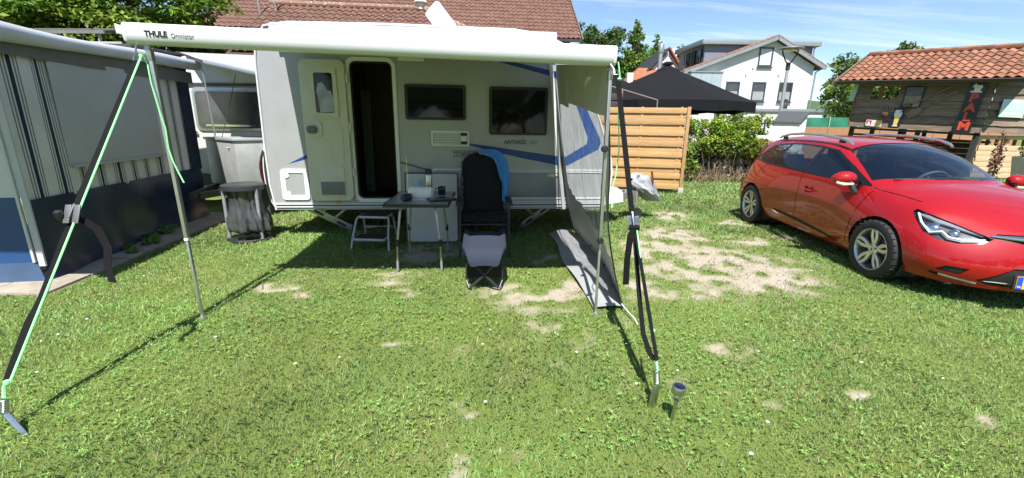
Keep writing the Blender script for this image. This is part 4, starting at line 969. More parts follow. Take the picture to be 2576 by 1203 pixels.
# the wall is sewn from vertical bands
x = 0.0; pat = []
edge = [.0, .055, .085, .11, .135, .165, .20]
while x < TL:
    for wdt, mm in ((.13, cloth_l), (.012, cloth_g), (.012, cloth_l), (.014, cloth_g), (.012, cloth_l), (.034, cloth_n), (.012, cloth_l), (.014, cloth_g), (.012, cloth_l), (.012, cloth_g)):
        pat.append((x, min(TL, x + wdt), mm)); x += wdt
        if x >= TL: break
for nm_, mm in (('pale_stripes', cloth_l), ('grey_stripes', cloth_g), ('navy_stripes', cloth_n)):
    m = MB()
    for a, b_, q in pat:
        if q is mm: m.grid([[(a, wav(a, z), z), (b_, wav(b_, z), z)] for z in (SK - .01, .9, 1.1, 1.3, 1.5, 1.7, 1.9, 2.2)])
    tag(m.build(nm_, mm, tent, smooth=True), None, None)
bx('end_band', (TL - .26, -.03, SK - .01), (TL + .01, -.02, 2.2), cloth_n, tent)
rows = [[(TL * i / 40, -.012 - .012 * math.sin(9 * i / 40 * TL) * (1 - j / 6) - .10 * max(0, .12 - z_) * 4 - .02 * math.sin(23 * i / 40 + z_ * 5) * (1 - z_), z_) for i in range(41)] for j, z_ in enumerate((.0, .05, .14, .28, .42, .58, .75))]
MB().grid(rows).build('skirt', pvc_navy, tent, smooth=True)
rows = [[(a, -.03 - .015 * math.sin(PI * (a - .55) / 1.6) - .006 * math.sin(8 * a + z), z) for a in [.55 + 1.57 * i / 16 for i in range(17)]] for z in [1.0 + .10 * j for j in range(11)]]
MB().sheet(rows, .006).build('window_blind', blind, tent, smooth=True)
bx('blind_hem', (.56, -.058, .985), (2.12, -.036, 1.01), blind, tent, bevel=.005)
# valance and swollen roof piping
MB().sheet([[(TL * 1.04 * i / 24, -.05 - .01 * math.sin(i), z) for i in range(25)] for z in (1.96, 2.04, 2.12)], .006).build('valance', mat('valance_grey', (.14, .14, .13), .9, var=.1), tent)
rows = []
for i in range(41):
    q = i / 40; X = -1.2 + (TL + 1.35) * q; dip = .02 * math.sin(q * 9 + .6) * (1 - q)
    rad = .075 + .02 * math.sin(q * 9) * (1 - q); row = []
    for k in range(14):
        a = 2 * PI * k / 14; row.append((X, -.11 + rad * math.cos(a), 2.09 + dip + .13 * q + rad * .95 * math.sin(a)))
    rows.append(row)
m = MB().grid(rows, True); m.add(rows[-1], [tuple(range(13, -1, -1))]); m.build('roof_piping', pvc_grey, tent, smooth=True, angle=60)
rows = [[(-1.2 + (TL + 1.3) * i / 16, -.06 + 2.5 * j / 8, 2.16 + .022 * j + .05 * math.sin(i * .8) * (j / 8)) for i in range(17)] for j in range(9)]
MB().sheet(rows, .006).build('roof_sheet', mat('roof_cloth_grey', (.30, .30, .30), .8, var=.12, scale=3), tent, smooth=True)
# front wall facing the lawn, in sun
ft = lambda x_, z: (-.03, x_, z)
m = MB().sheet([[(-.005 - .008 * math.sin(6 * y_), y_, z) for y_ in [.0, .3, .7, 1.2, 1.8, 2.6]] for z in (.78, 1.2, 1.6, 2.2)], .006); m.build('front_wall', mat('tent_white', (.60, .61, .60), .8, var=.05), tent)
MB().sheet([[(-.01 - .03 * (z < .1), y_, z) for y_ in [.02, .3, .7, 1.2, 1.8, 2.6]] for z in (.19, .5, .785)], .006).build('front_skirt', pvc_blue, tent)
MB().sheet([[(-.012 - .09 * (.2 - z), y_ - .05 * (.2 - z) * 5, z) for y_ in [.02, .3, .7, 1.2, 1.8, 2.6]] for z in (.0, .1, .195)], .006).build('mud_flap', mat('mud_flap_blue', (.05, .09, .17), .5, var=.15), tent)
MB().beam((-.012, -.018, .16), (-.012, -.018, 2.2), .018, .05, (0, 1, 0)).build('corner_zip', pvc_grey, tent)
MB().beam((-.022, .03, .2), (-.022, .03, 2.2), .022, .02, (0, 1, 0)).build('corner_edging', mat('zip_white', (.55, .55, .54), .6), tent)
MB().tube([(2.95, -.28, 2.16), (2.92, -.32, 1.4), (2.9, -.39, .05)], .012, 8).build('canopy_pole', alu, tent, smooth=True)
# ------------------------------------------------------------------ older caravan behind
oc = thing('older_caravan', 'older white caravan with wide front window behind the striped tent', 'caravan', (-5.55, 7.5, 0), R(2))
old_w = mat('aged_white_paint', (.55, .56, .55), .45, var=.1, scale=3); old_d = mat('aged_dark_trim', (.05, .05, .05), .5)
fp = rrect(0, .55, 2.15, 2.44, .28, 6)
MB().prism(fp, -4.6, (0, 0, 0), (1, 0, 0), (0, 0, 1)).build('body', old_w, oc, bevel=.03)
MB().prism(rrect(.28, 1.27, 1.42, 1.96, .09, 6), .025, (0, 0, 0), (1, 0, 0), (0, 0, 1)).build('window_frame', alu, oc, bevel=.006)
MB().prism(rrect(.33, 1.32, 1.37, 1.90, .06, 6), .012, (0, -.0255, 0), (1, 0, 0), (0, 0, 1)).build('window_pane', mat('old_window', (.06, .06, .062), .12, var=.4, scale=3, spec=.7), oc)
bx('window_stay', (.45, -.045, 1.345), (1.25, -.038, 1.375), chrome, oc); bx('awning_rail', (.04, -.03, 1.985), (2.1, -.001, 2.03), old_d, oc, bevel=.006)
for x_ in (.06, 1.56): bx('grab_handle', (x_, -.05, 1.23), (x_ + .22, -.02, 1.26), blackplast, oc, bevel=.008)
for x_, z_, rr, mm in ((.08, 1.64, .05, chrome), (1.62, 1.6, .045, chrome), (.12, 1.84, .045, mat('round_badge', (.5, .38, .36), .5))): MB().lathe([(rr, 0), (rr * .9, .02), (rr * .4, .035), (0, .036)], (x_, -.001, z_), 18, Matrix.Rotation(R(90), 3, 'X')).build('round_lamp' if mm is chrome else 'badge', mm, oc, smooth=True)
for s_ in (-1, 1): MB().beam((1.07 + s_ * .45, -.02, .42), (1.07 + s_ * .05, -1.5, .42), .05, .09).build('drawbar', old_d, oc)
bx('lower_panel', (.06, .02, .35), (2.09, .05, .56), old_d, oc)
# shelter canopy over it
cn = thing('shelter_canopy', 'grey sheet canopy sloping over the older caravan', 'canopy')
c0, c1, c2, c3 = Vector((-4.10, 6.2, 2.20)), Vector((-3.05, 6.3, 1.98)), Vector((-3.6, 9.0, 2.62)), Vector((-6.2, 8.6, 2.64))
rows = [[c0.lerp(c1, i / 8).lerp(c3.lerp(c2, i / 8), j / 8) + Vector((0, 0, -.03 * math.sin(PI * j / 8))) for i in range(9)] for j in range(9)]
MB().sheet(rows, .01).build('sheet', mat('canopy_grey', (.36, .36, .365), .5, var=.1, scale=3), cn, smooth=True)
MB().beam(c0 + Vector((-.02, -.02, .0)), c1 + Vector((0, -.02, .0)), .035, .05).build('front_rail', alu, cn, bevel=.005)
MB().beam(c0 + Vector((-.03, .0, -.01)), c3 + Vector((0, 0, -.01)), .03, .04).build('side_rail', old_d, cn)
MB().tube([(-3.85, 6.4, 2.06), (-4.02, 6.5, 1.75), (-4.22, 6.6, 1.4), (-4.38, 6.7, 1.16)], .006, 5).build('chain', mat('rusty_chain', (.10, .08, .07), .7), cn)
# metal locker standing on the drawbar
bxm = thing('aluminium_locker', 'dull aluminium locker box on the drawbar of the older caravan', 'locker', (-4.02, 6.42, 0))
q = [(-.70, .42), (0, 0), (.55, .40), (-.12, .85)]
dull = mat('dull_aluminium', (.46, .47, .47), .5, .5, var=.12, scale=5)
MB().hexa([(a, b_, .5) for a, b_ in q] + [(a, b_, 1.16) for a, b_ in q]).build('box', dull, bxm, bevel=.008)
q2 = [(-.73, .42), (0, -.03), (.58, .40), (-.12, .88)]
MB().hexa([(a, b_, 1.162) for a, b_ in q2] + [(a, b_, 1.20) for a, b_ in q2]).build('lid', dull, bxm, bevel=.006)
MB().prism([(.02 * math.cos(k * PI / 4) * (1.6 if k % 2 == 0 else .8), .02 * math.sin(k * PI / 4) * (1.6 if k % 2 == 0 else .8)) for k in range(8)], .002, (0, 0, 0)).build('sticker', mat('white_sticker', (.8, .8, .8), .5), bxm).matrix_local = frame((-.14, .08, 1.06), (.857, -.514, 0), (0, 0, 1))
MB().box((.42, .28, 1.14), (.05, .02, .09)).build('latch', old_d, bxm)
bx('stand', (-.4, .35, 0), (.2, .55, .5), old_d, bxm)
# static roof behind the tent with solar panels on stands
rf = thing('static_caravan', 'dark roofed static caravan behind the striped tent', 'caravan', (-11.5, 7.2, 0), R(-3))
bx('body', (0, .2, 0), (5.6, 3.2, 2.45), old_w, rf, bevel=.03); bx('roof', (-.1, .1, 2.455), (5.8, 3.3, 2.53), mat('dark_roof_felt', (.05, .05, .05), .9), rf, bevel=.02)
for i, lab in enumerate(('solar panel on the dark roof, leftmost of the three', 'middle solar panel on the dark caravan roof', 'solar panel on the dark roof, nearest the white awning')):
    sp2 = thing('solar_array', lab, 'solar panel', (-9.35 + i * 1.12, 7.85 - .06 * i, 2.60), R(-3), group='solar panels on the static caravan')
    RX = Matrix.Rotation(R(12), 3, 'X')
    MB().box((0, .35, .28), (1.06, .95, .03), RX).build('cell_sheet', mat('solar_dark', (.03, .032, .035), .2), sp2)
    for a, d in (((0, -.12, .185), (1.1, .03, .05)), ((0, .82, .385), (1.1, .03, .05))): MB().box(a, d, RX).build('frame_rail', mat('panel_frame_grey', (.28, .28, .265), .5, .4), sp2)
    for x_ in (-.4, .4): MB().beam((x_, -.08, 0), (x_, -.06, .18), .03, .03).build('foot', mat('panel_frame_grey'), sp2); MB().beam((x_, .7, 0), (x_, .76, .37), .03, .03).build('foot', mat('panel_frame_grey'), sp2)
MB().beam((-.4 + 1.8, .5, 2.62), (5.3, .5, 2.6), .03, .03).build('rail', mat('pale_rail', (.4, .4, .38), .5), rf)
# ------------------------------------------------------------------ foliage builder
foliage_m = mat('foliage', (1, 1, 1), .5, var=0, attr='tint', trans=.32, spec=.15)
bark = mat('bark', (.10, .075, .05), .9, var=.3, scale=9, bump=.8, bscale=25)
def crown(name, blobs, per_m2, size, base, parent, seed, up=.5, sub=5, subr=.42):
    """leaf mass: each blob carries smaller lit clumps around its surface"""
    g = np.random.default_rng(seed); VV, CC = [], []
    for (c, r) in blobs:
        c, r = np.array(c, float), np.array(r, float)
        for _ in range(sub):
            d = g.normal(size=3); d[2] += .25; d /= np.linalg.norm(d); cc_ = c + d * r * g.uniform(.35, .95); rr = r * subr * g.uniform(.7, 1.25)
            k = int(per_m2 * 4 * PI * (rr[0] * rr[1] + rr[0] * rr[2] + rr[1] * rr[2]) / 3)
            if k < 1: continue
            V, C = leafball(k, cc_, rr, size, g, base=np.array(base) * g.uniform(.7, 1.35) * np.array([g.uniform(.85, 1.25), 1, g.uniform(.8, 1.1)]), up=up); VV.append(V); CC.append(C)
    return link(name, np_mesh(name, np.concatenate(VV), 4, foliage_m, np.concatenate(CC)), parent)
def tree(name, label, loc, h, rad, base, seed, size=.12, dens=28, kind='round', group=None, nb=30, cat='tree'):
    g = np.random.default_rng(seed); t = thing(name, label, cat, loc, group=group); blobs = []
    m = MB(); pts = [(0, 0, -.1), (.05 * h * .1, 0, h * .3), (-.03, .04, h * .6), (0, 0, h * .9)]; m.tube(pts, [h * .03, h * .022, h * .014, h * .004], 8)
    for i in range(nb):
        q = i / nb
        if kind == 'cone': z = h * (.16 + .82 * q); rr = rad * (1.02 - q) ** .8 * g.uniform(.75, 1.1); a = i * 2.4; c = (math.cos(a) * rr * .55, math.sin(a) * rr * .55, z); s = max(.3, rr * .7); blobs.append((c, (s, s, s * .9)))
        else:
            z = h * g.uniform(.32, .9); w = math.sin(PI * min(1, max(0, (z / h - .18) / .86))) ** .6; a = g.uniform(0, 2 * PI); rr = rad * w * g.uniform(.35, .85); c = (math.cos(a) * rr, math.sin(a) * rr, z); s = rad * g.uniform(.32, .5); blobs.append((c, (s, s, s * .75)))
        m.tube([(0, 0, z * .62), tuple(x * .6 if k < 2 else x * .9 for k, x in enumerate(c)), c], [h * .010, h * .006, h * .002], 5)
    m.build('trunk', bark, t, smooth=True); crown('crown', blobs, dens, size, base, t, seed + 100); return t
# beech screen behind the tent and the roofs: three big trees growing into each other
for i, (x_, y_, h, rad) in enumerate(((-18.0, 13.2, 7.5, 3.4), (-14.6, 13.6, 7.8, 3.2), (-11.9, 14.8, 7.6, 2.5))):
    lab = ('dense green beech behind the solar panels, at the left edge', 'dense green beech between its two neighbours behind the tent', 'dense green beech beside the brown tiled roof')[i]
    g = np.random.default_rng(50 + i); t = thing('beech_tree', lab, 'tree', (x_, y_, 0), group='beech trees behind the tent'); blobs = []
    for k in range(80):
        a = g.uniform(0, 2 * PI); z = g.uniform(2.6, h); w = 1 if z < h * .7 else 1 - (z - h * .7) / (h * .3) * .6; rr = rad * w * g.uniform(.55, 1.0)
        blobs.append(((math.cos(a) * rr, math.sin(a) * rr * .8, z), (.95, .95, .42)))
    m = MB().tube([(0, 0, -.1), (.1, 0, 2.5), (0, .1, 5), (0, 0, 7)], [.25, .2, .12, .04], 10)
    for b_ in blobs[::4]: m.tube([(0, 0, b_[0][2] * .6), tuple(c * .7 for c in b_[0][:2]) + (b_[0][2] * .9,), b_[0]], [.06, .035, .01], 5)
    m.build('trunk', bark, t, smooth=True); crown('crown', blobs, 42, .085, (.13, .21, .03), t, 60 + i, up=.9, sub=6, subr=.55)
# ------------------------------------------------------------------ pantiled roofs
def pantile_mesh(name, w, l_, m, amp=.035, n_=8):
    """one S-shaped tile, x across, y up the slope"""
    b = MB(); prof_ = [(w * (i / n_) * 1.06, amp * (math.sin(2 * PI * i / n_ - .6) * .55 + .0)) for i in range(n_ + 1)]
    rows = [[(x, 0, z + .03) for x, z in prof_], [(x, l_ * 1.08, z) for x, z in prof_]]
    b.grid(rows); b.grid([[(x, .0, z + .012) for x, z in prof_], [(x, 0, z + .03) for x, z in prof_]])
    return b.mesh(name, m, smooth=True, angle=60)
def tile_field(parent, M, width, height, tw, tl, m, keep=lambda u, v: True, single=None, camp=Vector((0, 0, 1.47)), seed=0):
    """tiles over a slope: the nearest 'single' ones are objects, the rest one joined part"""
    base = pantile_mesh('roof_tile', tw, tl, m, amp=.05); g = random.Random(seed); cells = []
    for r in range(int(height / tl)):
        for c in range(int(width / tw)):
            u, v = c * tw, r * tl
            if keep(u + tw / 2, v + tl / 2): cells.append((u, v))
    PM = parent.matrix_basis @ M
    cells.sort(key=lambda q: (PM @ Vector((q[0], q[1], 0)) - camp).length)
    k = len(cells) if single is None else single
    for u, v in cells[:k]:
        link('roof_tile', base, parent, M @ Matrix.Translation((u + g.uniform(-.006, .006), v + g.uniform(-.012, .012), g.uniform(0, .008))) @ Matrix.Rotation(g.uniform(-.02, .02), 4, 'Z'))
    if cells[k:]:
        V = np.array([v.co[:] for v in base.vertices]); F = [tuple(p.vertices) for p in base.polygons]; mb = MB()
        for u, v in cells[k:]: mb.add(V + np.array([u + g.uniform(-.006, .006), v + g.uniform(-.012, .012), g.uniform(0, .008)]), F)
        o = mb.build('roof_tiles', m, parent, smooth=True, angle=60); o.matrix_local = M; tag(o, kind='stuff')
tile_brown = mat('brown_tile', (.095, .045, .031), .8, c2=(.16, .078, .054), scale=2.2, bump=.25, bscale=60, coord='Object')
# tile colour also drifts between tiles; lichen specks come from a second, finer noise
def lichen(M_, amt=.66, col=(.45, .42, .36), sc=14):
    n, l = M_.node_tree.nodes, M_.node_tree.links; b = [x for x in n if x.type == 'BSDF_PRINCIPLED'][0]
    src = b.inputs['Base Color'].links[0].from_socket; geo = n.new('ShaderNodeNewGeometry'); nz = n.new('ShaderNodeTexNoise'); nz.inputs['Scale'].default_value = sc; nz.inputs['Detail'].default_value = 4
    l.new(geo.outputs['Position'], nz.inputs['Vector']); mr = n.new('ShaderNodeMapRange'); mr.inputs[1].default_value = amt; mr.inputs[2].default_value = amt + .06; l.new(nz.outputs['Fac'], mr.inputs[0])
    mx = n.new('ShaderNodeMix'); mx.data_type = 'RGBA'; l.new(mr.outputs[0], mx.inputs[0]); l.new(src, mx.inputs[6]); mx.inputs[7].default_value = col + (1,); l.new(mx.outputs[2], b.inputs['Base Color'])
    return M_
lichen(tile_brown)
brick_w = mat('pale_brick_wall', (.42, .30, .22), .9, var=.15, scale=20); zinc = mat('zinc', (.24, .27, .29), .5, .3, var=.1); fascia = mat('dark_fascia', (.03, .03, .032), .6)
bh = thing('brown_roofed_house', 'house with a long brown pantiled roof rising behind the caravan', 'house', (0, 0, 0))
cu, su = math.cos(CV_RZ), math.sin(CV_RZ)
U3, N3 = Vector((cu, su, 0)), Vector((-su, cu, 0))
def slope_frame(o, rise_deg): a = R(rise_deg); return frame(o, U3, N3 * math.cos(a) + Vector((0, 0, math.sin(a))))
# main roof
mo = Vector((-13.9, 21.0, 5.42)); wid = 17.2; MS = slope_frame(mo, 38)
under = mat('roof_underlay', (.06, .035, .025), .9)
MB().add([(-.1, -.05, -.05), (wid, -.05, -.05), (wid, 7, -.05), (-.1, 7, -.05)], [(0, 1, 2, 3)]).build('roof', under, bh).matrix_local = MS
# front wing with hipped end
wo = Vector((-8.2, 12.75, 2.85)); ww = 9.6; WS = slope_frame(wo, 31); sl = 4.95
hip = lambda u, v: u < ww - v * math.cos(R(31)) * 1.0
MB().add([(-.1, -.05, -.05), (ww, -.05, -.05), (ww - sl * .857, sl, -.05), (-.1, sl, -.05)], [(0, 1, 2, 3)]).build('wing_roof', under, bh).matrix_local = WS
tile_field(bh, WS, ww, sl, .235, .345, tile_brown, lambda u, v: hip(u, v) and v > 1.0, single=300, seed=1)
tile_field(bh, MS, wid, 4.6, .235, .345, tile_brown, lambda u, v: v < 4.4, single=0, seed=2)
# ridge and hip caps
ridge_m = mat('ridge_tile', (.21, .12, .085), .85, var=.25, scale=8); lichen(ridge_m, .6)
def caps(a, b_, n_, r_):
    for i in range(n_):
        p, q = a.lerp(b_, i / n_), a.lerp(b_, (i + 1.06) / n_); MB().tube([p, q], [r_ * 1.08, r_ * .94], 10).build('ridge_tile', ridge_m, bh, smooth=True)
RA, RB = WS @ Vector((0, sl, .04)), WS @ Vector((ww - sl * .857, sl, .04)); caps(RA, RB, 18, .10); caps(RB, WS @ Vector((ww, 0, .04)), 16, .10)
rb2 = [WS @ Vector((ww - sl * .857, sl, -.05)), WS @ Vector((ww, -.05, -.05)), WS @ Vector((ww, -.05, -.05)) + N3 * 8.4, RB + N3 * .4]
MB().add([rb2[0], rb2[1], rb2[2]], [(0, 1, 2)]).build('hip_slope', tile_brown, bh)
m = MB().add([RA, RB, RB + N3 * 4 + Vector((0, 0, -2.4)), RA + N3 * 4 + Vector((0, 0, -2.4))], [(0, 1, 2, 3)]); m.build('rear_slope', under, bh)
w0 = WS @ Vector((0.2, .35, 0)); m = MB().add([(w0.x, w0.y, 0), *[tuple((w0 + U3 * 8.6).xy) + (0,)], tuple((w0 + U3 * 8.6).xy) + (2.9,), (w0.x, w0.y, 2.9)], [(0, 1, 2, 3)]); m.build('wall', brick_w, bh)
m0 = MS @ Vector((.3, .45, 0)); e = m0 + U3 * (wid - .8); m = MB().add([(m0.x, m0.y, 0), (e.x, e.y, 0), (e.x, e.y, 5.5), (m0.x, m0.y, 5.5)], [(0, 1, 2, 3)]); e2 = e + N3 * 9; m.add([(e.x, e.y, 0), (e2.x, e2.y, 0), (e2.x, e2.y, 5.5), tuple((e + N3 * 4.5).xy) + (9,), (e.x, e.y, 5.5)], [(0, 1, 2, 3, 4)]); m.build('wall', brick_w, bh)
MB().beam(MS @ Vector((0, -.08, -.06)), MS @ Vector((wid, -.08, -.06)), .14, .12).build('gutter', fascia, bh)
MB().beam(MS @ Vector((wid + .03, -.1, -.02)), MS @ Vector((wid + .03, 7, -.02)), .06, .12).build('verge_board', mat('verge_grey', (.12, .09, .08), .8), bh)
MB().beam(MS @ Vector((-.06, -.1, -.02)), MS @ Vector((-.06, 7, -.02)), .06, .12).build('verge_board', mat('verge_grey'), bh)
MB().lathe([(.13, -.15), (.13, .05), (.24, .08), (.2, .16), (.0, .22)], RB + Vector((-.15, 0, .12)), 18).build('roof_vent_cowl', mat('pale_cowl', (.55, .54, .5), .5), bh, smooth=True)
m = MB(); p = Vector((-8.6, 16.2, 4.5)); m.tube([p, p + Vector((-.1, 0, 1.6))], .03, 6); m.tube([p + Vector((.45, .2, .3)), p + Vector((.35, .2, 1.6))], .02, 6); m.tube([p + Vector((-.1, 0, 1.1)), p + Vector((.42, .2, 1.3))], .012, 6); m.build('aerial_mast', galv, bh)
# ------------------------------------------------------------------ wooden fence panel
fn = thing('wooden_fence_panel', 'new pine fence panel of overlapping horizontal boards behind the caravan nose', 'fence', (3.70, 9.76, 0), math.atan2(-.26, 1.41) + PI)
pine = mat('fresh_pine', (.38, .21, .08), .65, orand=.12, c2=(.50, .31, .14), scale=3, stretch=(1.2, 14, 14), bump=.15, bscale=40)
FW = 1.95
for i in range(8):
    z = .10 + i * .232; MB().box((FW / 2 + .0, .028, z + .055), (FW, .018, .118), Matrix.Rotation(R(random.uniform(-.3, .3)), 3, 'Y')).build('board', pine, fn, bevel=.004)
for i in range(8):
    z = .205 + i * .232
    if z < 1.8: MB().box((FW / 2, -.002, z + .055), (FW - .02, .018, .13)).build('rear_board', pine, fn, bevel=.004)
for x_ in (.10, .92, 1.75): MB().box((x_, .013, .98), (.045, .012, 1.75)).build('batten', pine, fn, bevel=.003)
MB().box((-.045, .0, .93), (.07, .07, 1.86)).build('post', mat('pine_post', (.36, .21, .09), .7, var=.15, scale=6, stretch=(14, 14, 1.2)), fn, bevel=.005); MB().box((FW + .045, 0, .93), (.07, .07, 1.86)).build('post', mat('pine_post'), fn, bevel=.005)
MB().box((-.045, .0, .06), (.11, .11, .14)).build('concrete_foot', mat('concrete', (.36, .36, .34), .9, var=.1), fn, bevel=.008)
# ------------------------------------------------------------------ stone bank, hedge and dead brush
sw = thing('stone_bank', 'low wall of pale rough stones behind the dead brush', 'wall', (4.5, 12.35, 0), R(-3))
stone = mat('rough_stone', (.30, .28, .25), .95, var=.35, scale=6, bump=.8, bscale=20); g = random.Random(4)
for r in range(4):
    x_ = 0
    while x_ < 3.2:
        w = g.uniform(.22, .42); h = g.uniform(.2, .27); bmm = bmesh.new(); bmesh.ops.create_icosphere(bmm, subdivisions=1, radius=.5)
        for v in bmm.verts: v.co = Vector((v.co.x * w * g.uniform(.9, 1.2), v.co.y * .34 * g.uniform(.8, 1.2), v.co.z * h * g.uniform(.9, 1.2)))
        me = bpy.data.meshes.new('stone'); bmm.to_mesh(me); bmm.free(); me.materials.append(stone); o = link('stone', me, sw); o.location = (x_ + w / 2, g.uniform(-.04, .04), .1 + r * .22); x_ += w * .95
bx('core', (0, .1, 0), (3.2, .35, .85), mat('dark_earth', (.05, .042, .035), .95), sw)
def hedge(name, label, loc, size, base, seed, leaf, dens, cat='hedge', rz=0, twigs=0, group=None, jag=.12):
    t = thing(name, label, cat, loc, rz, group=group); g = np.random.default_rng(seed); lx, ly, lz = size; blobs = []
    for k in range(int(lx * lz * 42) + 8): blobs.append(((g.uniform(.1, lx - .1), g.uniform(-ly / 2, ly / 2), g.uniform(.1, lz + jag * g.uniform(-1, .6))), (.22, .2, .17)))
    crown('foliage', blobs, dens, leaf, base, t, seed, up=.6, sub=4, subr=.55)
    m = MB()
    for k in range(twigs or 14):
        x_, y_ = g.uniform(.1, lx - .1), g.uniform(-ly / 3, ly / 3); m.tube([(x_, y_, -.6 if twigs else -.05), (x_ + g.normal() * .1, y_ + g.normal() * .06, lz * .3), (x_ + g.normal() * .2, y_ + g.normal() * .1, lz * .7)], [.014, .01, .004], 5)
    m.build('stems', bark, t); return t
hedge('laurel_hedge', 'bright green laurel hedge right of the pine fence', (4.62, 12.2, .95), (1.9, .7, .66), (.19, .29, .035), 71, .036, 260, rz=R(-3), twigs=22)
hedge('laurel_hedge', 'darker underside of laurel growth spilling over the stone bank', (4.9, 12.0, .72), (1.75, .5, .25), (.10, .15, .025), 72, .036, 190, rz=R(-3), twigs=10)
hedge('browned_hedge', 'withered orange-brown hedge beside the red car tail', (6.25, 12.1, .55), (1.1, .5, .5), (.25, .12, .035), 73, .035, 170, rz=R(-3), twigs=16)
hedge('creeper', 'pale green creeper at the foot of the fence end', (4.45, 11.9, .1), (.5, .3, .8), (.15, .22, .05), 74, .045, 160, rz=0)
db = thing('dead_brush', 'tangle of bare dead twigs at the foot of the stone bank', 'brush', (4.45, 11.75, 0)); g = np.random.default_rng(31)
m = MB()
for k in range(230):
    x_ = g.uniform(.1, 2.6); y_ = g.uniform(-.15, .3); p = Vector((x_, y_, 0)); a = g.uniform(0, 2 * PI); pts = [p]; L_ = g.uniform(.35, .95)
    for s in range(3): p = p + Vector((math.cos(a) * g.uniform(.1, .35), math.sin(a) * .12, g.uniform(.3, 1) * (1 - s * .5))) * L_ / 2.2; a += g.normal() * .7; pts.append(p)
    m.tube(pts, [.008, .006, .005, .002], 4, caps=False)
m.build('twigs', mat('dead_twig', (.24, .165, .10), .95, var=.3), db); V, C = leafball(260, (1.3, .05, .1), (1.3, .25, .14), .03, g, base=(.14, .20, .05)); link('low_leaves', np_mesh('low_leaves', V, 4, foliage_m, C), db)
# ------------------------------------------------------------------ black parasols
pb = mat('black_parasol_cloth', (.0075, .0075, .0095), .9, spec=.2, var=.12, scale=2, bump=.1, bscale=200)
def parasol(label, loc, rad, peak, eave, val, n_=8, rot=0.):
    t = thing('parasol', label, 'parasol', loc, rot, group='black parasols on the terrace'); m = MB(); rows = []
    for q in (0.02, .14, .15, .4, .7, 1.0):
        row = []
        for k in range(n_ * 4):
            a = 2 * PI * k / (n_ * 4); f = math.cos(PI / n_) / math.cos((a % (2 * PI / n_)) - PI / n_); sag = .10 * q * (1 - q) * (1 - abs(((a / (2 * PI / n_)) % 1) - .5) * 2)
            row.append((rad * q * f * math.cos(a), rad * q * f * math.sin(a), peak + (eave - peak) * q ** .93 - sag - (.03 if q == .15 else 0)))
        rows.append(row)
    m.grid(rows, True).build('canopy', pb, t, smooth=True, angle=25)
    rows = [[(x * sc, y * sc, z - d - (.03 * math.cos(k * PI / 2) * (d > 0))) for k, (x, y, z) in enumerate(rows[-1])] for d, sc in ((0, 1), (val, 1.0))]
    MB().grid(rows, True).build('valance', pb, t, smooth=True)
    MB().lathe([(.16, 0), (.16, .06), (.09, .1), (0, .11)], (0, 0, peak - .03), 12).build('cap', pb, t, smooth=True)
    MB().cyl((0, 0, 0), (0, 0, peak), .05, n=10).build('pole', fascia, t, smooth=True)
    for k in range(n_): a = 2 * PI * k / n_; MB().tube([(0, 0, peak - .1), (rad * .97 * math.cos(a), rad * .97 * math.sin(a), eave - .04)], .015, 5).build('rib', fascia, t)
parasol('large black parasol in front of the white house', (5.05, 15.4, 0), 2.75, 3.42, 2.18, .28, 8, R(12))
parasol('smaller black parasol half hidden behind the awning post', (3.9, 18.6, 0), 1.9, 3.45, 2.55, .25)
# rusty tube frame behind the fence, dark planter box
t = thing('tube_frame', 'thin rusty tube frame above the pine fence', 'frame', (0, 0, 0)); ru = mat('rusted_tube', (.20, .15, .11), .8, var=.2)
MB().tube([(2.0, 11.0, 2.42), (2.58, 11.0, 2.28), (3.44, 11.0, 2.05)], .017, 6).build('top_tube', ru, t); MB().tube([(3.44, 11, 2.05), (3.43, 11, 0)], .015, 6).build('upright', ru, t); MB().tube([(2.58, 11, 2.28), (2.55, 11, 0)], .022, 6).build('upright', ru, t)
t = thing('dark_crate', 'dark weathered timber box just above the fence top', 'crate', (2.0, 11.4, 0)); dk = mat('dark_timber', (.045, .04, .04), .8, var=.3, scale=8, stretch=(1, 8, 8))
for i in range(4): bx('plank', (0, -.02 * (i % 2), 1.55 + i * .17), (.62, .03, 1.71 + i * .17), dk, t, bevel=.006)
bx('post', (.05, .032, 0), (.13, .1, 2.2), dk, t); bx('post', (.5, .032, 0), (.58, .1, 2.2), dk, t)
# ------------------------------------------------------------------ white house with grey dormers
hs = thing('white_house', 'white rendered house with grey dormers and tiled gable roof', 'house', (0, 30, 0))
render_w = mat('white_render', (.56, .555, .54), .9, var=.06, scale=1.5, bump=.1, bscale=40)
gab = [(11.2, 0), (19.17, 0), (19.2, 5.28), (16.45, 6.78), (11.2, 4.83)]
wins = [(15.55, 5.2, 16.45, 6.36), (13.7, 3.06, 14.6, 4.27), (15.42, 3.06, 16.3, 4.27), (17.15, 3.06, 18.03, 4.27)]
MB().prism(gab, .3, (0, .3, 0), (1, 0, 0), (0, 0, 1)).build('gable_wall', render_w, hs)
bx('side_wall', (18.9, .31, 0), (19.19, 9, 5.25), render_w, hs); bx('side_wall', (11.2, .31, 0), (11.5, 9, 4.8), render_w, hs)
anth = mat('anthracite_frame', (.04, .048, .055), .4); pane_m = mat('house_glass', (.035, .04, .045), .08, var=.3, scale=2, spec=.8); blindm = mat('net_curtain', (.50, .52, .54), .9, var=.15, scale=6, stretch=(5, 1, .5))
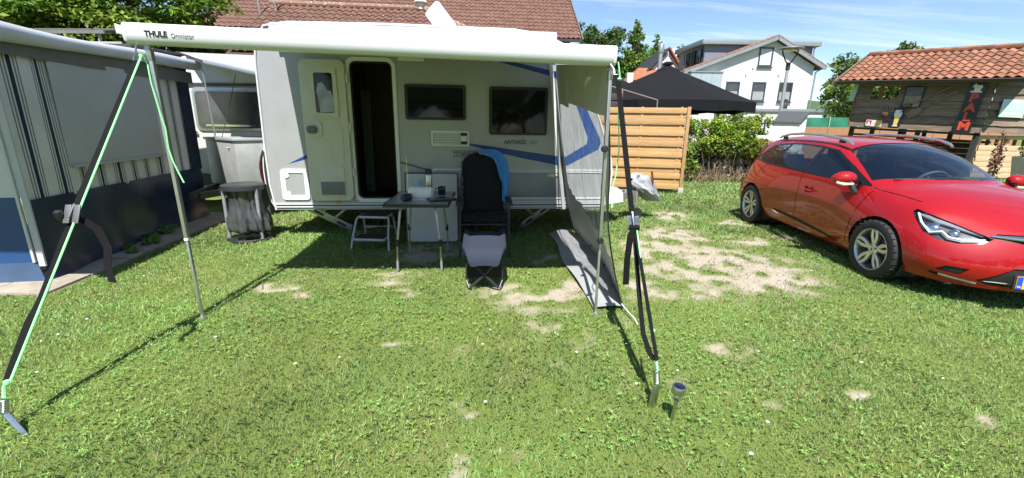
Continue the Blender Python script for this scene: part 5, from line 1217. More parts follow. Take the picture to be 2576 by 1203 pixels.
for i, (a, b_, c, d) in enumerate(wins):
    m = MB(); ring(m, [(a, b_), (c, b_), (c, d), (a, d)], [(a + .09, b_ + .09), (c - .09, b_ + .09), (c - .09, d - .09), (a + .09, d - .09)], .07, (0, .03, 0), (1, 0, 0), (0, 0, 1)); w_ = m.build('window', anth, hs)
    bx('pane', (a + .08, -.012, b_ + .08), (c - .08, -.002, d - .08), pane_m, w_); bx('sill', (a - .04, -.12, b_ - .07), (c + .04, .0, b_ - .005), anth, w_)
    if i == 0: bx('curtain', (a + .1, -.02, b_ + .1), (c - .1, -.014, d - .1), blindm, w_)
    else: bx('blind', (a + .1, -.02, b_ + .1), (c - .1, -.014, b_ + .62), mat('roller_blind_grey', (.25, .27, .27), .8), w_)
tile_house = mat('house_tile', (.15, .07, .042), .85, c2=(.22, .115, .07), scale=1.2, bump=.3, bscale=20)
for (xa, za, xb, zb, nm_) in ((16.45, 6.98, 10.75, 4.82, 'left'), (16.45, 6.98, 19.75, 5.22, 'right')):
    m = MB(); dz = -.14; m.hexa([(xa, -.35, za + dz), (xb, -.35, zb + dz), (xb, 9, zb + dz), (xa, 9, za + dz), (xa, -.35, za), (xb, -.35, zb), (xb, 9, zb), (xa, 9, za)]); rfh = m.build('roof', tile_house, hs)
    MB().beam((xa, -.37, za - .13), (xb, -.37, zb - .13), .04, .2).build('barge_board', zinc, rfh)
    L_ = math.hypot(xb - xa, zb - za); n_ = int(L_ / .34)
    for k in range(n_):
        p, q = Vector((xa, -.3, za)).lerp(Vector((xb, -.3, zb)), k / n_), Vector((xa, -.3, za)).lerp(Vector((xb, -.3, zb)), (k + 1.04) / n_); MB().tube([p, q], [.09, .105], 8).build('verge_tile', tile_house, rfh, smooth=True)
# dormers
dw = mat('dormer_grey', (.16, .18, .22), .5, var=.08, scale=2)
d1 = MB().hexa([(12.2, .3, 5.0), (15.6, .3, 5.0), (15.6, 4.2, 5.0), (12.0, 4.2, 5.0), (12.2, .3, 6.5), (15.6, .3, 6.5), (15.6, 4.2, 6.5), (12.0, 4.2, 6.5)]).build('dormer', dw, hs)
MB().hexa([(11.9, .0, 6.5), (15.7, .0, 6.5), (15.7, 4.5, 6.5), (11.7, 4.5, 6.5), (11.9, .0, 6.8), (15.7, .0, 6.8), (15.7, 4.5, 6.8), (11.7, 4.5, 6.8)]).build('dormer_roof', zinc, d1, bevel=.02)
for k in range(4):
    y0 = .5 + k * .9; f = MB().hexa([(12.15 - .05 * y0 / 4, y0, 5.35), (12.2 - .05 * y0 / 4, y0, 5.35), (12.2 - .05 * y0 / 4, y0 + .8, 5.35), (12.11 - .05 * y0 / 4, y0 + .8, 5.35), (12.15 - .05 * y0 / 4, y0, 6.42), (12.2 - .05 * y0 / 4, y0, 6.42), (12.2 - .05 * y0 / 4, y0 + .8, 6.42), (12.11 - .05 * y0 / 4, y0 + .8, 6.42)]).build('dormer_window', anth, d1)
    MB().span((12.04, y0 + .08, 5.45), (12.075, y0 + .72, 6.34)).build('pane', pane_m, f)
d2 = MB().span((17.3, .3, 5.0), (19.1, 4.2, 6.45)).build('dormer', dw, hs); MB().span((17.1, .0, 6.46), (19.45, 4.5, 6.74)).build('dormer_roof', zinc, d2, bevel=.02)
MB().tube([(19.12, .15, 6.4), (19.1, .15, 5.4)], .05, 8).build('downpipe', zinc, hs); MB().tube([(19.55, -.25, 5.1), (19.3, -.1, 4.9), (19.28, -.1, .2)], .05, 8).build('downpipe', zinc, hs)
for k in range(3): bx('annex_panel', (11.05 + k * .66, -.9, 3.2), (11.05 + k * .66 + .65, -.85, 4.7), mat('zinc_panel', (.36, .42, .46), .45, .3, var=.08), hs)
bx('annex', (11.05, -.849, 0), (13.05, -.01, 4.68), render_w, hs); bx('annex_coping', (11.0, -.95, 4.705), (13.1, 0, 4.78), zinc, hs)
bx('ground_floor_annex', (12.9, -2.2, 0), (18.9, -.01, 2.35), render_w, hs); bx('annex_roof', (12.8, -2.3, 2.36), (19.0, -.005, 2.55), zinc, hs, bevel=.01)
for (x_, z_) in ((14.9, 4.7), (17.0, 4.7), (15.3, 5.1)): MB().lathe([(.06, 0), (.05, .06), (0, .07)], (x_, -.001, z_), 10, Matrix.Rotation(R(90), 3, 'X')).build('wall_vent', mat('vent_beige', (.5, .42, .33), .8), hs, smooth=True)
t = thing('garden_figure', 'small dark figure ornament on the flat roof of the white house', 'ornament', (16.55, 28.0, 2.55))
MB().lathe([(.14, 0), (.16, .1), (.13, .3), (.09, .38), (.0, .4)], (0, 0, 0), 12).build('torso', fascia, t, smooth=True); MB().lathe([(0, -.1), (.09, -.05), (.1, .02), (.07, .1), (0, .12)], (.02, 0, .48), 12).build('head', fascia, t, smooth=True); MB().tube([(-.1, 0, .3), (-.28, -.03, .26), (-.34, -.03, .34)], .04, 6).build('arm', fascia, t, smooth=True)
# smaller houses further left
sh = thing('far_house', 'far white gabled house with orange tiles beside the flue pipe', 'house', (0, 36, 0)); orange = mat('orange_tile', (.28, .10, .05), .85, var=.2, scale=2, bump=.3, bscale=15)
MB().prism([(10.2, 0), (12.6, 0), (12.6, 5.9), (11.75, 6.95), (10.2, 5.3)], .3, (0, .3, 0), (1, 0, 0), (0, 0, 1)).build('gable_wall', render_w, sh)
MB().hexa([(11.75, -.3, 7.05), (12.75, -.3, 5.75), (12.75, 6, 5.75), (11.75, 6, 7.05), (11.75, -.3, 7.2), (12.85, -.3, 5.8), (12.85, 6, 5.8), (11.75, 6, 7.2)]).build('roof', orange, sh); MB().hexa([(11.7, -.3, 7.05), (11.7, 6, 7.05), (9.7, 6, 4.9), (9.7, -.3, 4.9), (11.7, -.3, 7.2), (11.7, 6, 7.2), (9.6, 6, 4.95), (9.6, -.3, 4.95)]).build('roof', fascia, sh)
bx('chimney', (12.35, 1, 5), (12.75, 1.5, 7.35), render_w, sh); bx('window', (11.3, -.04, 5.4), (11.6, -.001, 6.1), anth, sh)
sh = thing('low_house', 'low building with an orange tiled hipped roof behind the parasols', 'house', (0, 35, 0))
MB().add([(8.5, -.5, 4.7), (12, -.5, 4.7), (12, 3, 4.7), (8.5, 3, 4.7), (9.6, 1.2, 5.75), (11.2, 1.2, 5.75)], [(0, 1, 5, 4), (1, 2, 5), (2, 3, 4, 5), (3, 0, 4)]).build('roof', orange, sh); bx('wall', (8.7, -.2, 0), (11.9, 2.8, 4.69), render_w, sh); bx('chimney', (8.35, -.6, 4.4), (8.8, -.25, 5.2), render_w, sh)
t = thing('flue_pipe', 'tall galvanised flue pipe behind the parasols', 'flue', (6.2, 20, 0)); MB().lathe([(.085, 0), (.085, 4.45)], (0, 0, 0), 14).build('pipe', galv, t, smooth=True); MB().lathe([(.11, 4.45), (.12, 4.5), (.12, 4.74), (.1, 4.8), (0, 4.82)], (0, 0, 0), 14).build('cowl', galv, t, smooth=True)
# ------------------------------------------------------------------ terrace things right of the hedge
lp = thing('street_lamp', 'steel lamp post with disc head and forked black arms', 'lamp', (9.93, 17, 0))
MB().lathe([(.075, 0), (.065, 2), (.05, 3.5)], (0, 0, 0), 14).build('pole', mat('pale_steel_pole', (.45, .45, .44), .4, .6), lp, smooth=True); MB().lathe([(.06, 3.48), (.075, 3.5), (.07, 3.72), (.04, 3.74)], (0, 0, 0), 12).build('collar', fascia, lp, smooth=True)
for s in (-1, 1): MB().tube([(s * .03, 0, 3.68), (s * .14, 0, 3.82), (s * .25, 0, 4.02), (s * .30, 0, 4.2)], .024, 8).build('arm', fascia, lp, smooth=True)
MB().lathe([(0, 4.17), (.35, 4.16), (.44, 4.19), (.42, 4.22), (.2, 4.27), (0, 4.28)], (0, 0, 0), 28).build('head', mat('lamp_grey', (.12, .13, .14), .4), lp, smooth=True); MB().lathe([(0, 4.12), (.2, 4.13), (.34, 4.158)], (0, 0, 0), 24).build('lens', mat('lamp_lens', (.30, .22, .18), .3), lp, smooth=True)
t = thing('utility_hutch', 'white service hutch with sloping dark felt roof behind the red car', 'hutch', (8.7, 15.0, 0))
wp = mat('hutch_white', (.72, .73, .72), .6, var=.04); q = [(0, .15), (.72, .0), (1.2, .35), (.45, .55)]
MB().hexa([(a, b_, 0) for a, b_ in q] + [(0, .15, 1.6), (.72, 0, 1.58), (1.2, .35, 1.92), (.45, .55, 1.93)]).build('body', wp, t)
MB().hexa([(-.06, .1, 1.6), (.74, -.06, 1.58), (1.27, .33, 1.93), (.42, .62, 1.95), (-.06, .1, 1.65), (.74, -.06, 1.63), (1.27, .33, 1.98), (.42, .62, 2.0)]).build('roof', mat('felt_roof', (.05, .055, .06), .9, var=.15, scale=20), t)
t = thing('white_bench', 'white low bench top showing above the brown hedge', 'bench', (8.0, 15.2, 0)); bx('top', (0, 0, 1.06), (.65, .4, 1.18), wp, t, bevel=.02); bx('leg', (.05, .1, 0), (.12, .3, 1.055), wp, t); bx('leg', (.5, .1, 0), (.57, .3, 1.055), wp, t)
t = thing('terrace_railing', 'black terrace railing behind the laurel hedge', 'railing', (8.3, 17.5, 0))
MB().tube([(0, 0, 1.6), (1.6, .2, 1.6)], .03, 6).build('rail', fascia, t); 
for k in range(4): MB().tube([(k * .5, .06 * k, 0), (k * .5, .06 * k, 1.6)], .03, 6).build('post', fascia, t)
hedge('clipped_hedge', 'clipped green hedge under the white house', (9.3, 20.3, .1), (2.2, .7, 1.9), (.13, .20, .03), 81, .06, 70)
t = thing('green_table_post', 'green post under the big parasol edge', 'post', (6.75, 15.1, 0)); bx('shaft', (0, 0, 0), (.07, .07, 1.86), mat('bright_green', (.03, .33, .07), .5), t); bx('cap', (-.01, -.01, 1.861), (.08, .08, 1.88), fascia, t)
t = thing('white_panel_wall', 'white garden wall showing under the black parasol', 'wall', (5.6, 19.0, 0)); bx('wall', (0, 0, 0), (2.1, .2, 1.95), render_w, t); bx('coping', (-.03, -.03, 1.951), (2.13, .23, 2.0), zinc, t)
# windbreak netting and brown boarding further back
nf = thing('netting_fence', 'green windbreak netting fence above brown boards, behind the hutch', 'fence', (13.6, 21.5, 0), R(-8))
netm = mat('green_netting', (.02, .16, .10), .8, var=.12, scale=3, bump=.2, bscale=8); bw = mat('brown_boards', (.33, .17, .085), .8, var=.15, scale=6, stretch=(1, 1, 6))
for k in range(7):
    rows = [[(k * 1.25 + 1.22 * i / 6, .03 * math.sin(i + k + j), z) for i in range(7)] for j, z in enumerate((1.2, 1.4, 1.6, 1.8, 1.93 + .02 * math.sin(k)))]; MB().sheet(rows, .008).build('netting', netm, nf, smooth=True); MB().tube([(k * 1.25 - .015, -.03, 0), (k * 1.25 - .015, -.03, 1.97)], .02, 6).build('post', mat('pale_post', (.45, .5, .46), .6), nf)
for k in range(8): bx('board', (k * 1.1, -.3, 0), (k * 1.1 + 1.08, -.27, 1.50), bw, nf)
# ------------------------------------------------------------------ trees
CON, POP = (.07, .14, .03), (.10, .18, .035)
tree('pine_tree', 'loose dark pine left of the poplar group', (8.0, 46, 0), 11.4, 3.3, (.065, .11, .03), 201, .15, 20, group='trees behind the terrace', nb=40)
tree('poplar_tree', 'tall pointed green tree between the awning and the white house', (11.8, 46, 0), 11.4, 3.6, POP, 202, .16, 20, 'cone', group='trees behind the terrace', nb=60)
tree('poplar_tree', 'lower green tree behind the flue pipe', (15.0, 50, 0), 10.8, 3.4, POP, 203, .17, 16, 'cone', group='trees behind the terrace', nb=60)
tree('round_tree', 'broad green tree low between pine and poplar', (9.8, 48, 0), 8.8, 3.6, CON, 204, .17, 15, group='trees behind the terrace')
tree('round_tree', 'green tree right behind the far gabled house', (17.6, 52, 0), 9.8, 3.0, CON, 205, .17, 15, group='trees behind the terrace')
tree('oak_tree', 'bushy green tree between the white house and the timber hut', (24.3, 33, 0), 5.2, 1.9, (.085, .135, .03), 206, .13, 24, group='trees beside the timber hut')
tree('oak_tree', 'taller thin-topped tree just left of the timber hut', (26.2, 36, 0), 7.4, 2.0, (.10, .155, .04), 207, .13, 18, group='trees beside the timber hut')
tree('oak_tree', 'tree crown peeping over the tiled ridge of the hut', (30.2, 37, 0), 8.6, 1.5, (.09, .14, .035), 208, .13, 18, group='trees beside the timber hut')
tree('oak_tree', 'dark green tree seen through the hut window opening', (21.4, 27, 0), 5.2, 2.4, (.09, .15, .03), 209, .12, 20, group='trees beside the timber hut')
hl = []; g = np.random.default_rng(44); XS = np.linspace(-400, 500, 90)
for x_ in XS: hl.append([(x_, 330 + 40 * math.sin(x_ * .01), -2), (x_, 360 + 40 * math.sin(x_ * .01), 10 + 6 * fbm(np.array([x_ * .02]), np.array([3.]))[0]), (x_, 420, 20 + 14 * fbm(np.array([x_ * .013]), np.array([7.]))[0]), (x_, 520, 10)])
tag(MB().grid(hl).build('hills', mat('wooded_hill', (.05, .085, .03), .95, var=.35, scale=.08, bump=1, bscale=.2), None, smooth=True), 'low wooded hills on the horizon', kind='structure')
# ------------------------------------------------------------------ weathered timber hut with pantiled roof
HR, HL_ = Vector((14.05, 13.6, 0)), Vector((12.15, 16.4, 0))
hu = (HR - HL_).normalized(); hn = Vector((hu.y, -hu.x, 0)); HW = (HR - HL_).length
hut = thing('timber_hut', 'weathered timber hut with orange pantiled roof and old signs', 'hut')
tilt = math.radians(2.6)
HM = frame(HL_, hu, -hn)                                            # x along the front wall, y into the hut, z up
HM = HM @ Matrix.Translation((HW, 0, 1.4)) @ Matrix.Rotation(tilt, 4, 'Y') @ Matrix.Translation((-HW, 0, -1.4))
hut.matrix_basis = HM
ZB, ZT = 1.40, 2.98
weath = mat('weathered_board', (.115, .075, .052), .9, c2=(.25, .195, .15), scale=2.2, stretch=(1.0, 12, 14), bump=.9, bscale=14, orand=.3)
brown = mat('brown_beam', (.19, .085, .035), .75, var=.2, scale=6, stretch=(1, 8, 8)); dpost = mat('black_green_post', (.022, .028, .026), .7)
g = random.Random(12); z = ZB
def waney(x0, x1, z0, z1, th, M, parent):
    n_ = max(4, int((x1 - x0) / .16)); lo = [(x0 + (x1 - x0) * i / n_, z0 - .012 + g.uniform(-.014, .014)) for i in range(n_ + 1)]; up = [(x0 + (x1 - x0) * i / n_, z1 + .02) for i in range(n_, -1, -1)]
    mb = MB(); k = len(lo) + len(up); P = lo + up; vs = [(x, -th if i <= n_ else -.004, zz) for i, (x, zz) in enumerate(P)] + [(x, -th + .022 if i <= n_ else .016, zz) for i, (x, zz) in enumerate(P)]
    mb.add(vs, [tuple(range(k - 1, -1, -1))[::-1], tuple(range(2 * k - 1, k - 1, -1))] + [((i + 1) % k, i, k + i, k + (i + 1) % k) for i in range(k)])
    o = mb.build('board', weath, parent); o.matrix_local = M; return o
I4 = Matrix.Identity(4)
hb = (ZT - ZB) / 7
for r in range(7):
    z0, z1 = ZB + r * hb, ZB + (r + 1) * hb
    if r in (4, 5):
        waney(0, .42, z0, z1, .05, I4, hut); waney(1.18, HW, z0, z1, .05, I4, hut)
    else: waney(0, HW, z0, z1, .05, I4, hut)
# gable end towards the camera side, local frame turned at the right-hand corner
GM = Matrix.Translation((HW, 0, 0)) @ Matrix.Rotation(R(90 - 34), 4, 'Z'); gl = 3.0
for r in range(11):
    z0, z1 = ZB + r * hb, ZB + (r + 1) * hb; xe = gl if z1 < ZT + .15 else max(.3, gl)
    x0 = 0 if z1 <= ZT + .05 else (z0 - ZT) / .48
    if x0 < gl - .4: waney(x0, gl, z0, z1, .055, GM, hut)
def g_add(m, name, mt): o = m.build(name, mt, hut); o.matrix_local = GM; return o
MB().span((-.06, -.045, ZB - .02), (.0, .03, ZT + .1)).build('corner_board', brown, hut)
MB().span((-.02, .12, 0), (.10, .24, ZT)).build('post', dpost, hut); MB().span((HW - .14, .02, -.2), (HW - .02, .14, ZT)).build('post', dpost, hut)
MB().span((HW * .55, .8, 0), (HW * .55 + .1, .9, ZB + .1)).build('post', dpost, hut); MB().span((HW * .3, 1.5, 0), (HW * .3 + .1, 1.6, ZB + .1)).build('post', dpost, hut)
MB().span((-.1, -.02, ZT + .0), (HW + .1, .12, ZT + .13)).build('wall_plate', brown, hut)
MB().span((.6, .05, 2.28), (.68, .12, 2.76)).build('window_post', brown, hut)
MB().span((0.05, .02, ZB - .1), (HW, .10, ZB - .03)).build('lower_rail', dpost, hut)
for k, x_ in enumerate((.55, 1.4, 1.75, 2.55)): MB().span((x_, .3 + .1 * k, 0), (x_ + .11, .42 + .1 * k, ZB + .05)).build('post', dpost, hut)
MB().span((-.1, .5, ZB - .32), (HW + .2, .58, ZB - .25)).build('handrail', dpost, hut)
# roof
ang = 25; RMx = Matrix.Translation((-.55, -.48, ZT - .06)) @ Matrix.Rotation(R(ang), 4, 'X')
rw, rl = HW + 1.2, 2.45
MB().span((-.02, -.02, -.09), (rw, rl, -.03)).build('roof_deck', brown, hut).matrix_local = RMx
hut_tile = lichen(mat('orange_pantile', (.17, .066, .036), .8, c2=(.27, .118, .066), orand=.28, scale=5, bump=.3, bscale=50), .60, (.13, .08, .055), 7)
tile_field(hut, RMx, rw, rl, .215, .29, hut_tile, seed=5, single=300)
MB().span((-.06, -.06, -.10), (rw + .02, -.02, .0)).build('eaves_board', mat('dark_eave', (.06, .045, .035), .8), hut).matrix_local = RMx
MB().beam((rw + .03, -.1, -.02), (rw + .03, rl, -.02), .05, .16).build('verge_board', weath, hut).matrix_local = RMx
MB().beam((-.05, -.1, -.02), (-.05, rl, -.02), .04, .12).build('verge_board', weath, hut).matrix_local = RMx
for k in range(int(rw / .3)): MB().tube([(k * .3, rl, .03), (k * .3 + .32, rl, .03)], [.09, .1], 8).build('ridge_tile', hut_tile, hut, smooth=True).matrix_local = RMx
# a rear slope
MB().span((0, 0, -.04), (rw, 2.3, .02)).build('rear_roof', hut_tile, hut).matrix_local = Matrix.Translation((-.55, -.48 + rl * math.cos(R(ang)), ZT - .06 + rl * math.sin(R(ang)))) @ Matrix.Rotation(R(-ang), 4, 'X')
# pale green downpipe sheet at the left corner
MB().sheet([[(-.22 + .16 * i / 3 + .06 * j / 5, -.04 - .02 * (i % 2), 2.25 + .68 * j / 5) for i in range(4)] for j in range(6)], .01).build('green_flap', mat('pale_green_plastic', (.35, .62, .42), .5, var=.1), hut)
# signs hanging on the wall: things of their own
def on_wall(name, label, cat, x, z, rotz=0., d=-.075):
    t = thing(name, label, cat); t.matrix_basis = HM @ frame((x, d, z), (math.cos(rotz), 0, math.sin(rotz)), (-math.sin(rotz), 0, math.cos(rotz))); return t
flat = lambda parent, name, poly, m, d=0., t=.004: MB().prism(poly, t, (0, 0, d), (1, 0, 0), (0, 1, 0)).build(name, m, parent)
blk = mat('sign_black', (.012, .016, .014), .4); redl = mat('sign_red', (.62, .06, .025), .5); wht = mat('sign_white', (.75, .75, .74), .5); navy = mat('sign_navy', (.012, .016, .05), .4); yel = mat('sign_yellow', (.78, .50, .06), .5); sred = mat('sign_crimson', (.5, .02, .06), .5)
t = on_wall('beer_sign', 'tall black sign with red letters and a white horse', 'sign', HW - .38, ZB + .78, R(-1.5), -.085)
flat(t, 'panel', [(-.19, -.86), (.19, -.86), (.19, .70), (-.19, .70)], blk, 0, .012)
for i, c in enumerate('PALM'): text('letter', c, .33, redl, t, Matrix.Translation((0, .10 - i * .275, .0135)), extrude=.004, align='CENTER', bold=.012, sx=1.05)
horse = [(-.10, .36), (-.13, .385), (-.13, .40), (-.06, .405), (-.05, .44), (-.055, .49), (-.085, .52), (-.10, .505), (-.115, .52), (-.09, .57), (-.07, .60), (-.06, .625), (-.04, .60), (-.01, .575), (.05, .565), (.085, .575), (.11, .54), (.115, .48), (.10, .50), (.085, .44), (.09, .405), (.13, .40), (.13, .36)]
flat(t, 'horse_emblem', horse[::-1], wht, .0125, .003)
t = on_wall('glass_sign', 'dark sign with a foaming glass of pale beer', 'sign', 1.32, ZB + .31, R(-1), -.075)
flat(t, 'panel', [(-.14, -.27), (.14, -.27), (.14, .33), (-.14, .33)], navy, 0, .01); flat(t, 'glass', [(-.05, -.21), (.05, -.21), (.065, .03), (-.065, .03)], yel, .0105, .003); flat(t, 'foam', [(-.075, .032), (.075, .032), (.105, .13), (.095, .25), (.05, .285), (.0, .27), (-.05, .285), (-.1, .25), (-.105, .13)], wht, .0105, .003); flat(t, 'foot', [(-.08, -.25), (.08, -.25), (.05, -.215), (-.05, -.215)], wht, .0105, .003)
t = on_wall('drink_sign', 'small red, white and yellow sign low on the hut wall', 'sign', .72, ZB + .13, R(-1.5), -.075)
flat(t, 'panel', rrect(-.23, -.105, .23, .105, .03), mat('sign_pink_white', (.72, .62, .6), .5), 0, .01); flat(t, 'red_field', [(-.21, -.08), (-.07, -.08), (-.07, .085), (-.21, .085)], sred, .0105, .002); flat(t, 'white_triangle', [(-.20, -.08), (-.08, -.08), (-.14, .07)], wht, .0128, .002); flat(t, 'yellow_field', [(.07, -.09), (.20, -.09), (.205, .07), (.075, .07)], yel, .0105, .002); flat(t, 'red_band', [(.075, .0705), (.205, .0705), (.205, .09), (.075, .09)], sred, .0105, .002)
t = on_wall('framed_poster', 'faded framed poster beside the hut window opening', 'poster', 1.58, ZB + 1.0, R(-1), -.08)
flat(t, 'frame', [(-.24, -.33), (.24, -.33), (.24, .33), (-.24, .33)], dpost, 0, .015); flat(t, 'upper_print', [(-.21, .03), (.21, .03), (.21, .30), (-.21, .30)], mat('poster_slate', (.10, .105, .12), .5, var=.2, scale=8), .0155, .002); flat(t, 'lower_print', [(-.21, -.30), (.21, -.30), (.21, .029), (-.21, .029)], mat('poster_sepia', (.12, .10, .08), .6, c2=(.33, .28, .2), scale=9), .0155, .002); flat(t, 'emblem', rrect(-.07, -.22, .07, -.12, .03), mat('poster_ochre', (.35, .17, .04), .6), .018, .002)
t = on_wall('iron_pot', 'rusty iron pot hanging on the hut wall', 'pot', .98, ZB + .42, 0, -.14); rusty = mat('rusty_iron', (.07, .035, .022), .9, var=.3)
MB().lathe([(0, -.09), (.07, -.08), (.1, -.02), (.1, .05), (.08, .08)], (0, 0, 0), 14, Matrix.Rotation(R(-90), 3, 'X')).build('bowl', rusty, t, smooth=True); MB().tube([(-.09, .06, 0), (-.05, .28, .03), (0, .32, .06), (.05, .28, .03), (.09, .06, 0)], .006, 5).build('handle', rusty, t)
for nm_, lab, a, b_, f in (('hay_fork', 'old wooden hay fork slung diagonally on the hut wall, upper one', (1.62, ZB + .78), (2.42, ZB + 1.30), True), ('wooden_rake', 'old wooden shovel slung diagonally on the hut wall, lower one', (1.9, ZB + .66), (2.62, ZB + 1.20), False)):
    t = on_wall(nm_, lab, 'hand tool', 0, 0, 0, 0); tm = mat('old_ash_handle', (.22, .15, .10), .85, var=.2)
    A_, B_ = Vector((a[0], a[1], .10)), Vector((b_[0], b_[1], .10)); MB().tube([A_, B_], .02, 8).build('handle', tm, t, smooth=True); d = (A_ - B_).normalized(); x = Vector((-d.y, d.x, 0))
    if f:
        for s in (-1, 0, 1): MB().tube([A_, A_ + d * .1 + x * s * .07, A_ + d * .35 + x * s * .09], .014, 6).build('tine', rusty, t, smooth=True)
    else: MB().prism([(-.05, 0), (.05, 0), (.12, .22), (.1, .42), (-.1, .42), (-.12, .22)], .02, A_, x, d).build('blade', tm, t, bevel=.004)
# sign on the gable end
t = thing('pale_green_sign', 'pale blue-green sign on the sunlit gable boards', 'sign'); t.matrix_basis = HM @ GM @ frame((.62, -.085, ZB + .72), (1, 0, 0), (0, 0, 1))
flat(t, 'panel', [(-.36, -.25), (.36, -.25), (.36, .25), (-.36, .25)], mat('sign_pale_blue', (.42, .58, .66), .5), 0, .012); flat(t, 'green_band', [(-.36, -.25), (.36, -.25), (.36, -.03), (-.36, -.03)], mat('sign_pale_green', (.40, .72, .45), .5), .0125, .002); flat(t, 'white_tab', [(-.06, .17), (.14, .17), (.14, .24), (-.06, .24)], wht, .0125, .002)
text('lettering', 'CONTAINER', .105, wht, t, Matrix.Translation((-.30, -.19, .0155)), extrude=.001, sx=.95)
# plank screen under the gable, top rails, planter
ps = thing('plank_screen', 'low screen of pale horizontal planks below the hut gable', 'screen', (14.25, 13.75, 0), R(-4)); pl = mat('pale_plank', (.46, .31, .17), .75, c2=(.58, .43, .28), scale=3, stretch=(1.2, 10, 10), bump=.2, bscale=30)
for i in range(6): MB().span((0.02 * (i % 2), -.01 * (i % 2), .04 + i * .165), (2.3, .03, .198 + i * .165)).build('plank', pl, ps, bevel=.006)
for x_ in (.0, .8, 1.6, 2.2): MB().span((x_, .035, 0), (x_ + .09, .12, 1.3)).build('post', pl, ps)
MB().span((-.1, .0, 1.2), (2.4, .13, 1.32)).build('top_rail', pl, ps, bevel=.006)
for k in range(9): MB().span((.1 + k * .26, .14, .9), (.16 + k * .26, .2, 1.2)).build('baluster', brown, ps)
for x0, x1 in ((10.6, 12.1), ): pass
bs = thing('dark_counter', 'dark timber counter boards under the open hut', 'counter', tuple(HL_ + hu * .1 - hn * .9), math.atan2(hu.y, hu.x))
for i in range(6): MB().span((0, 0, .05 + i * .17), (HW - .2, .03, .215 + i * .17)).build('plank', mat('dark_counter_board', (.05, .03, .022), .8, var=.3, scale=5, stretch=(1, 8, 8)), bs, bevel=.005)
MB().span((-.05, -.25, 1.075), (HW - .1, .2, 1.12)).build('counter_top', brown, bs, bevel=.006)
po = thing('stone_planter', 'tapered pale stone planter at the far right edge', 'planter', (12.75, 10.9, 0)); sand = mat('sandstone', (.48, .42, .33), .9, var=.12, scale=8)
MB().hexa([(-.18, -.18, 0), (.18, -.18, 0), (.18, .18, 0), (-.18, .18, 0), (-.27, -.27, .85), (.27, -.27, .85), (.27, .27, .85), (-.27, .27, .85)]).build('pot', sand, po, bevel=.02); MB().span((-.24, -.24, .80), (.24, .24, .86)).build('soil', mat('dark_earth'), po)
sb = thing('potted_shrub', 'dark rounded shrub growing in the stone planter', 'shrub', (12.75, 10.9, .86)); V, C = leafball(900, (0, 0, .18), (.32, .3, .24), .035, np.random.default_rng(3), base=(.05, .11, .025)); link('foliage', np_mesh('foliage', V, 4, foliage_m, C), sb)
MB().tube([(0, 0, -.03), (0.02, 0, .2)], .02, 6).build('stem', bark, sb)
cl = thing('wall_climber', 'reddish climber on the end of the plank screen', 'climber', (12.5, 11.5, 0)); V, C = leafball(500, (0, 0, .75), (.16, .12, .75), .04, np.random.default_rng(6), base=(.14, .07, .05)); link('foliage', np_mesh('foliage', V, 4, foliage_m, C), cl); MB().tube([(0, 0, 0), (.03, 0, .7), (0, .02, 1.4)], .015, 5).build('stem', bark, cl)
# ------------------------------------------------------------------ unseen trees added behind the viewpoint to darken reflections in windows and paint
for i, (x_, y_, h, rad) in enumerate(((-9, -13, 6.5, 3.4), (-3.2, -14, 7.2, 3.4), (2.8, -13.5, 6.2, 3.2), (9, -14, 7.5, 3.6), (15, -12, 6.5, 3.2), (17, -4, 6.0, 2.8))):
    tree('reflection_tree', ('unseen tree added behind the viewer for reflections, far left of the row', 'second unseen tree of the row added behind the viewer', 'third unseen tree of the row added behind the viewer', 'tallest unseen tree of the row added behind the viewer', 'fifth unseen tree of the row added behind the viewer', 'unseen tree added beyond the car bonnet for reflections')[i], (x_, y_, 0), h, rad, (.08, .14, .03), 300 + i, .2, 12, group='unseen trees added behind the viewer for reflections', nb=22)
# ------------------------------------------------------------------ red estate car (local: x forward from the rear axle, y left, z up)
CAR_LOC, CAR_RZ, CAR_S = (4.58, 6.79, 0), math.atan2(-1, -.050), (1, 1, .945)
car = thing('estate_car', 'shiny red estate car with silver roof rails parked on the grass', 'car', CAR_LOC, CAR_RZ); car.scale = CAR_S
def red_paint():
    M = mat('red_car_paint', (.29, .0035, .006), .5, .0, var=.03, scale=3, coat=1., spec=.15); return M
paint = red_paint(); gap_m = mat('panel_gap', (.01, .004, .004), .8); trim = mat('gloss_black_trim', (.008, .008, .009), .18); matt = mat('matt_black_plastic', (.02, .02, .021), .6)
car_glass = glass('car_glass', (.5, .55, .55), .01, 1.6); screen_glass = glass('screen_glass', (.82, .87, .86), .01, 2.3)
lamp_glass = glass('lamp_glass', (.9, .92, .93), .01, 1.45)
# stations round the car from rear centre to front centre: (x, y) for the widest line, then offsets per line
LN = []
def line(zs, xs, ys): LN.append([Vector((x, y, z)) for x, y, z in zip(xs, ys, zs)])
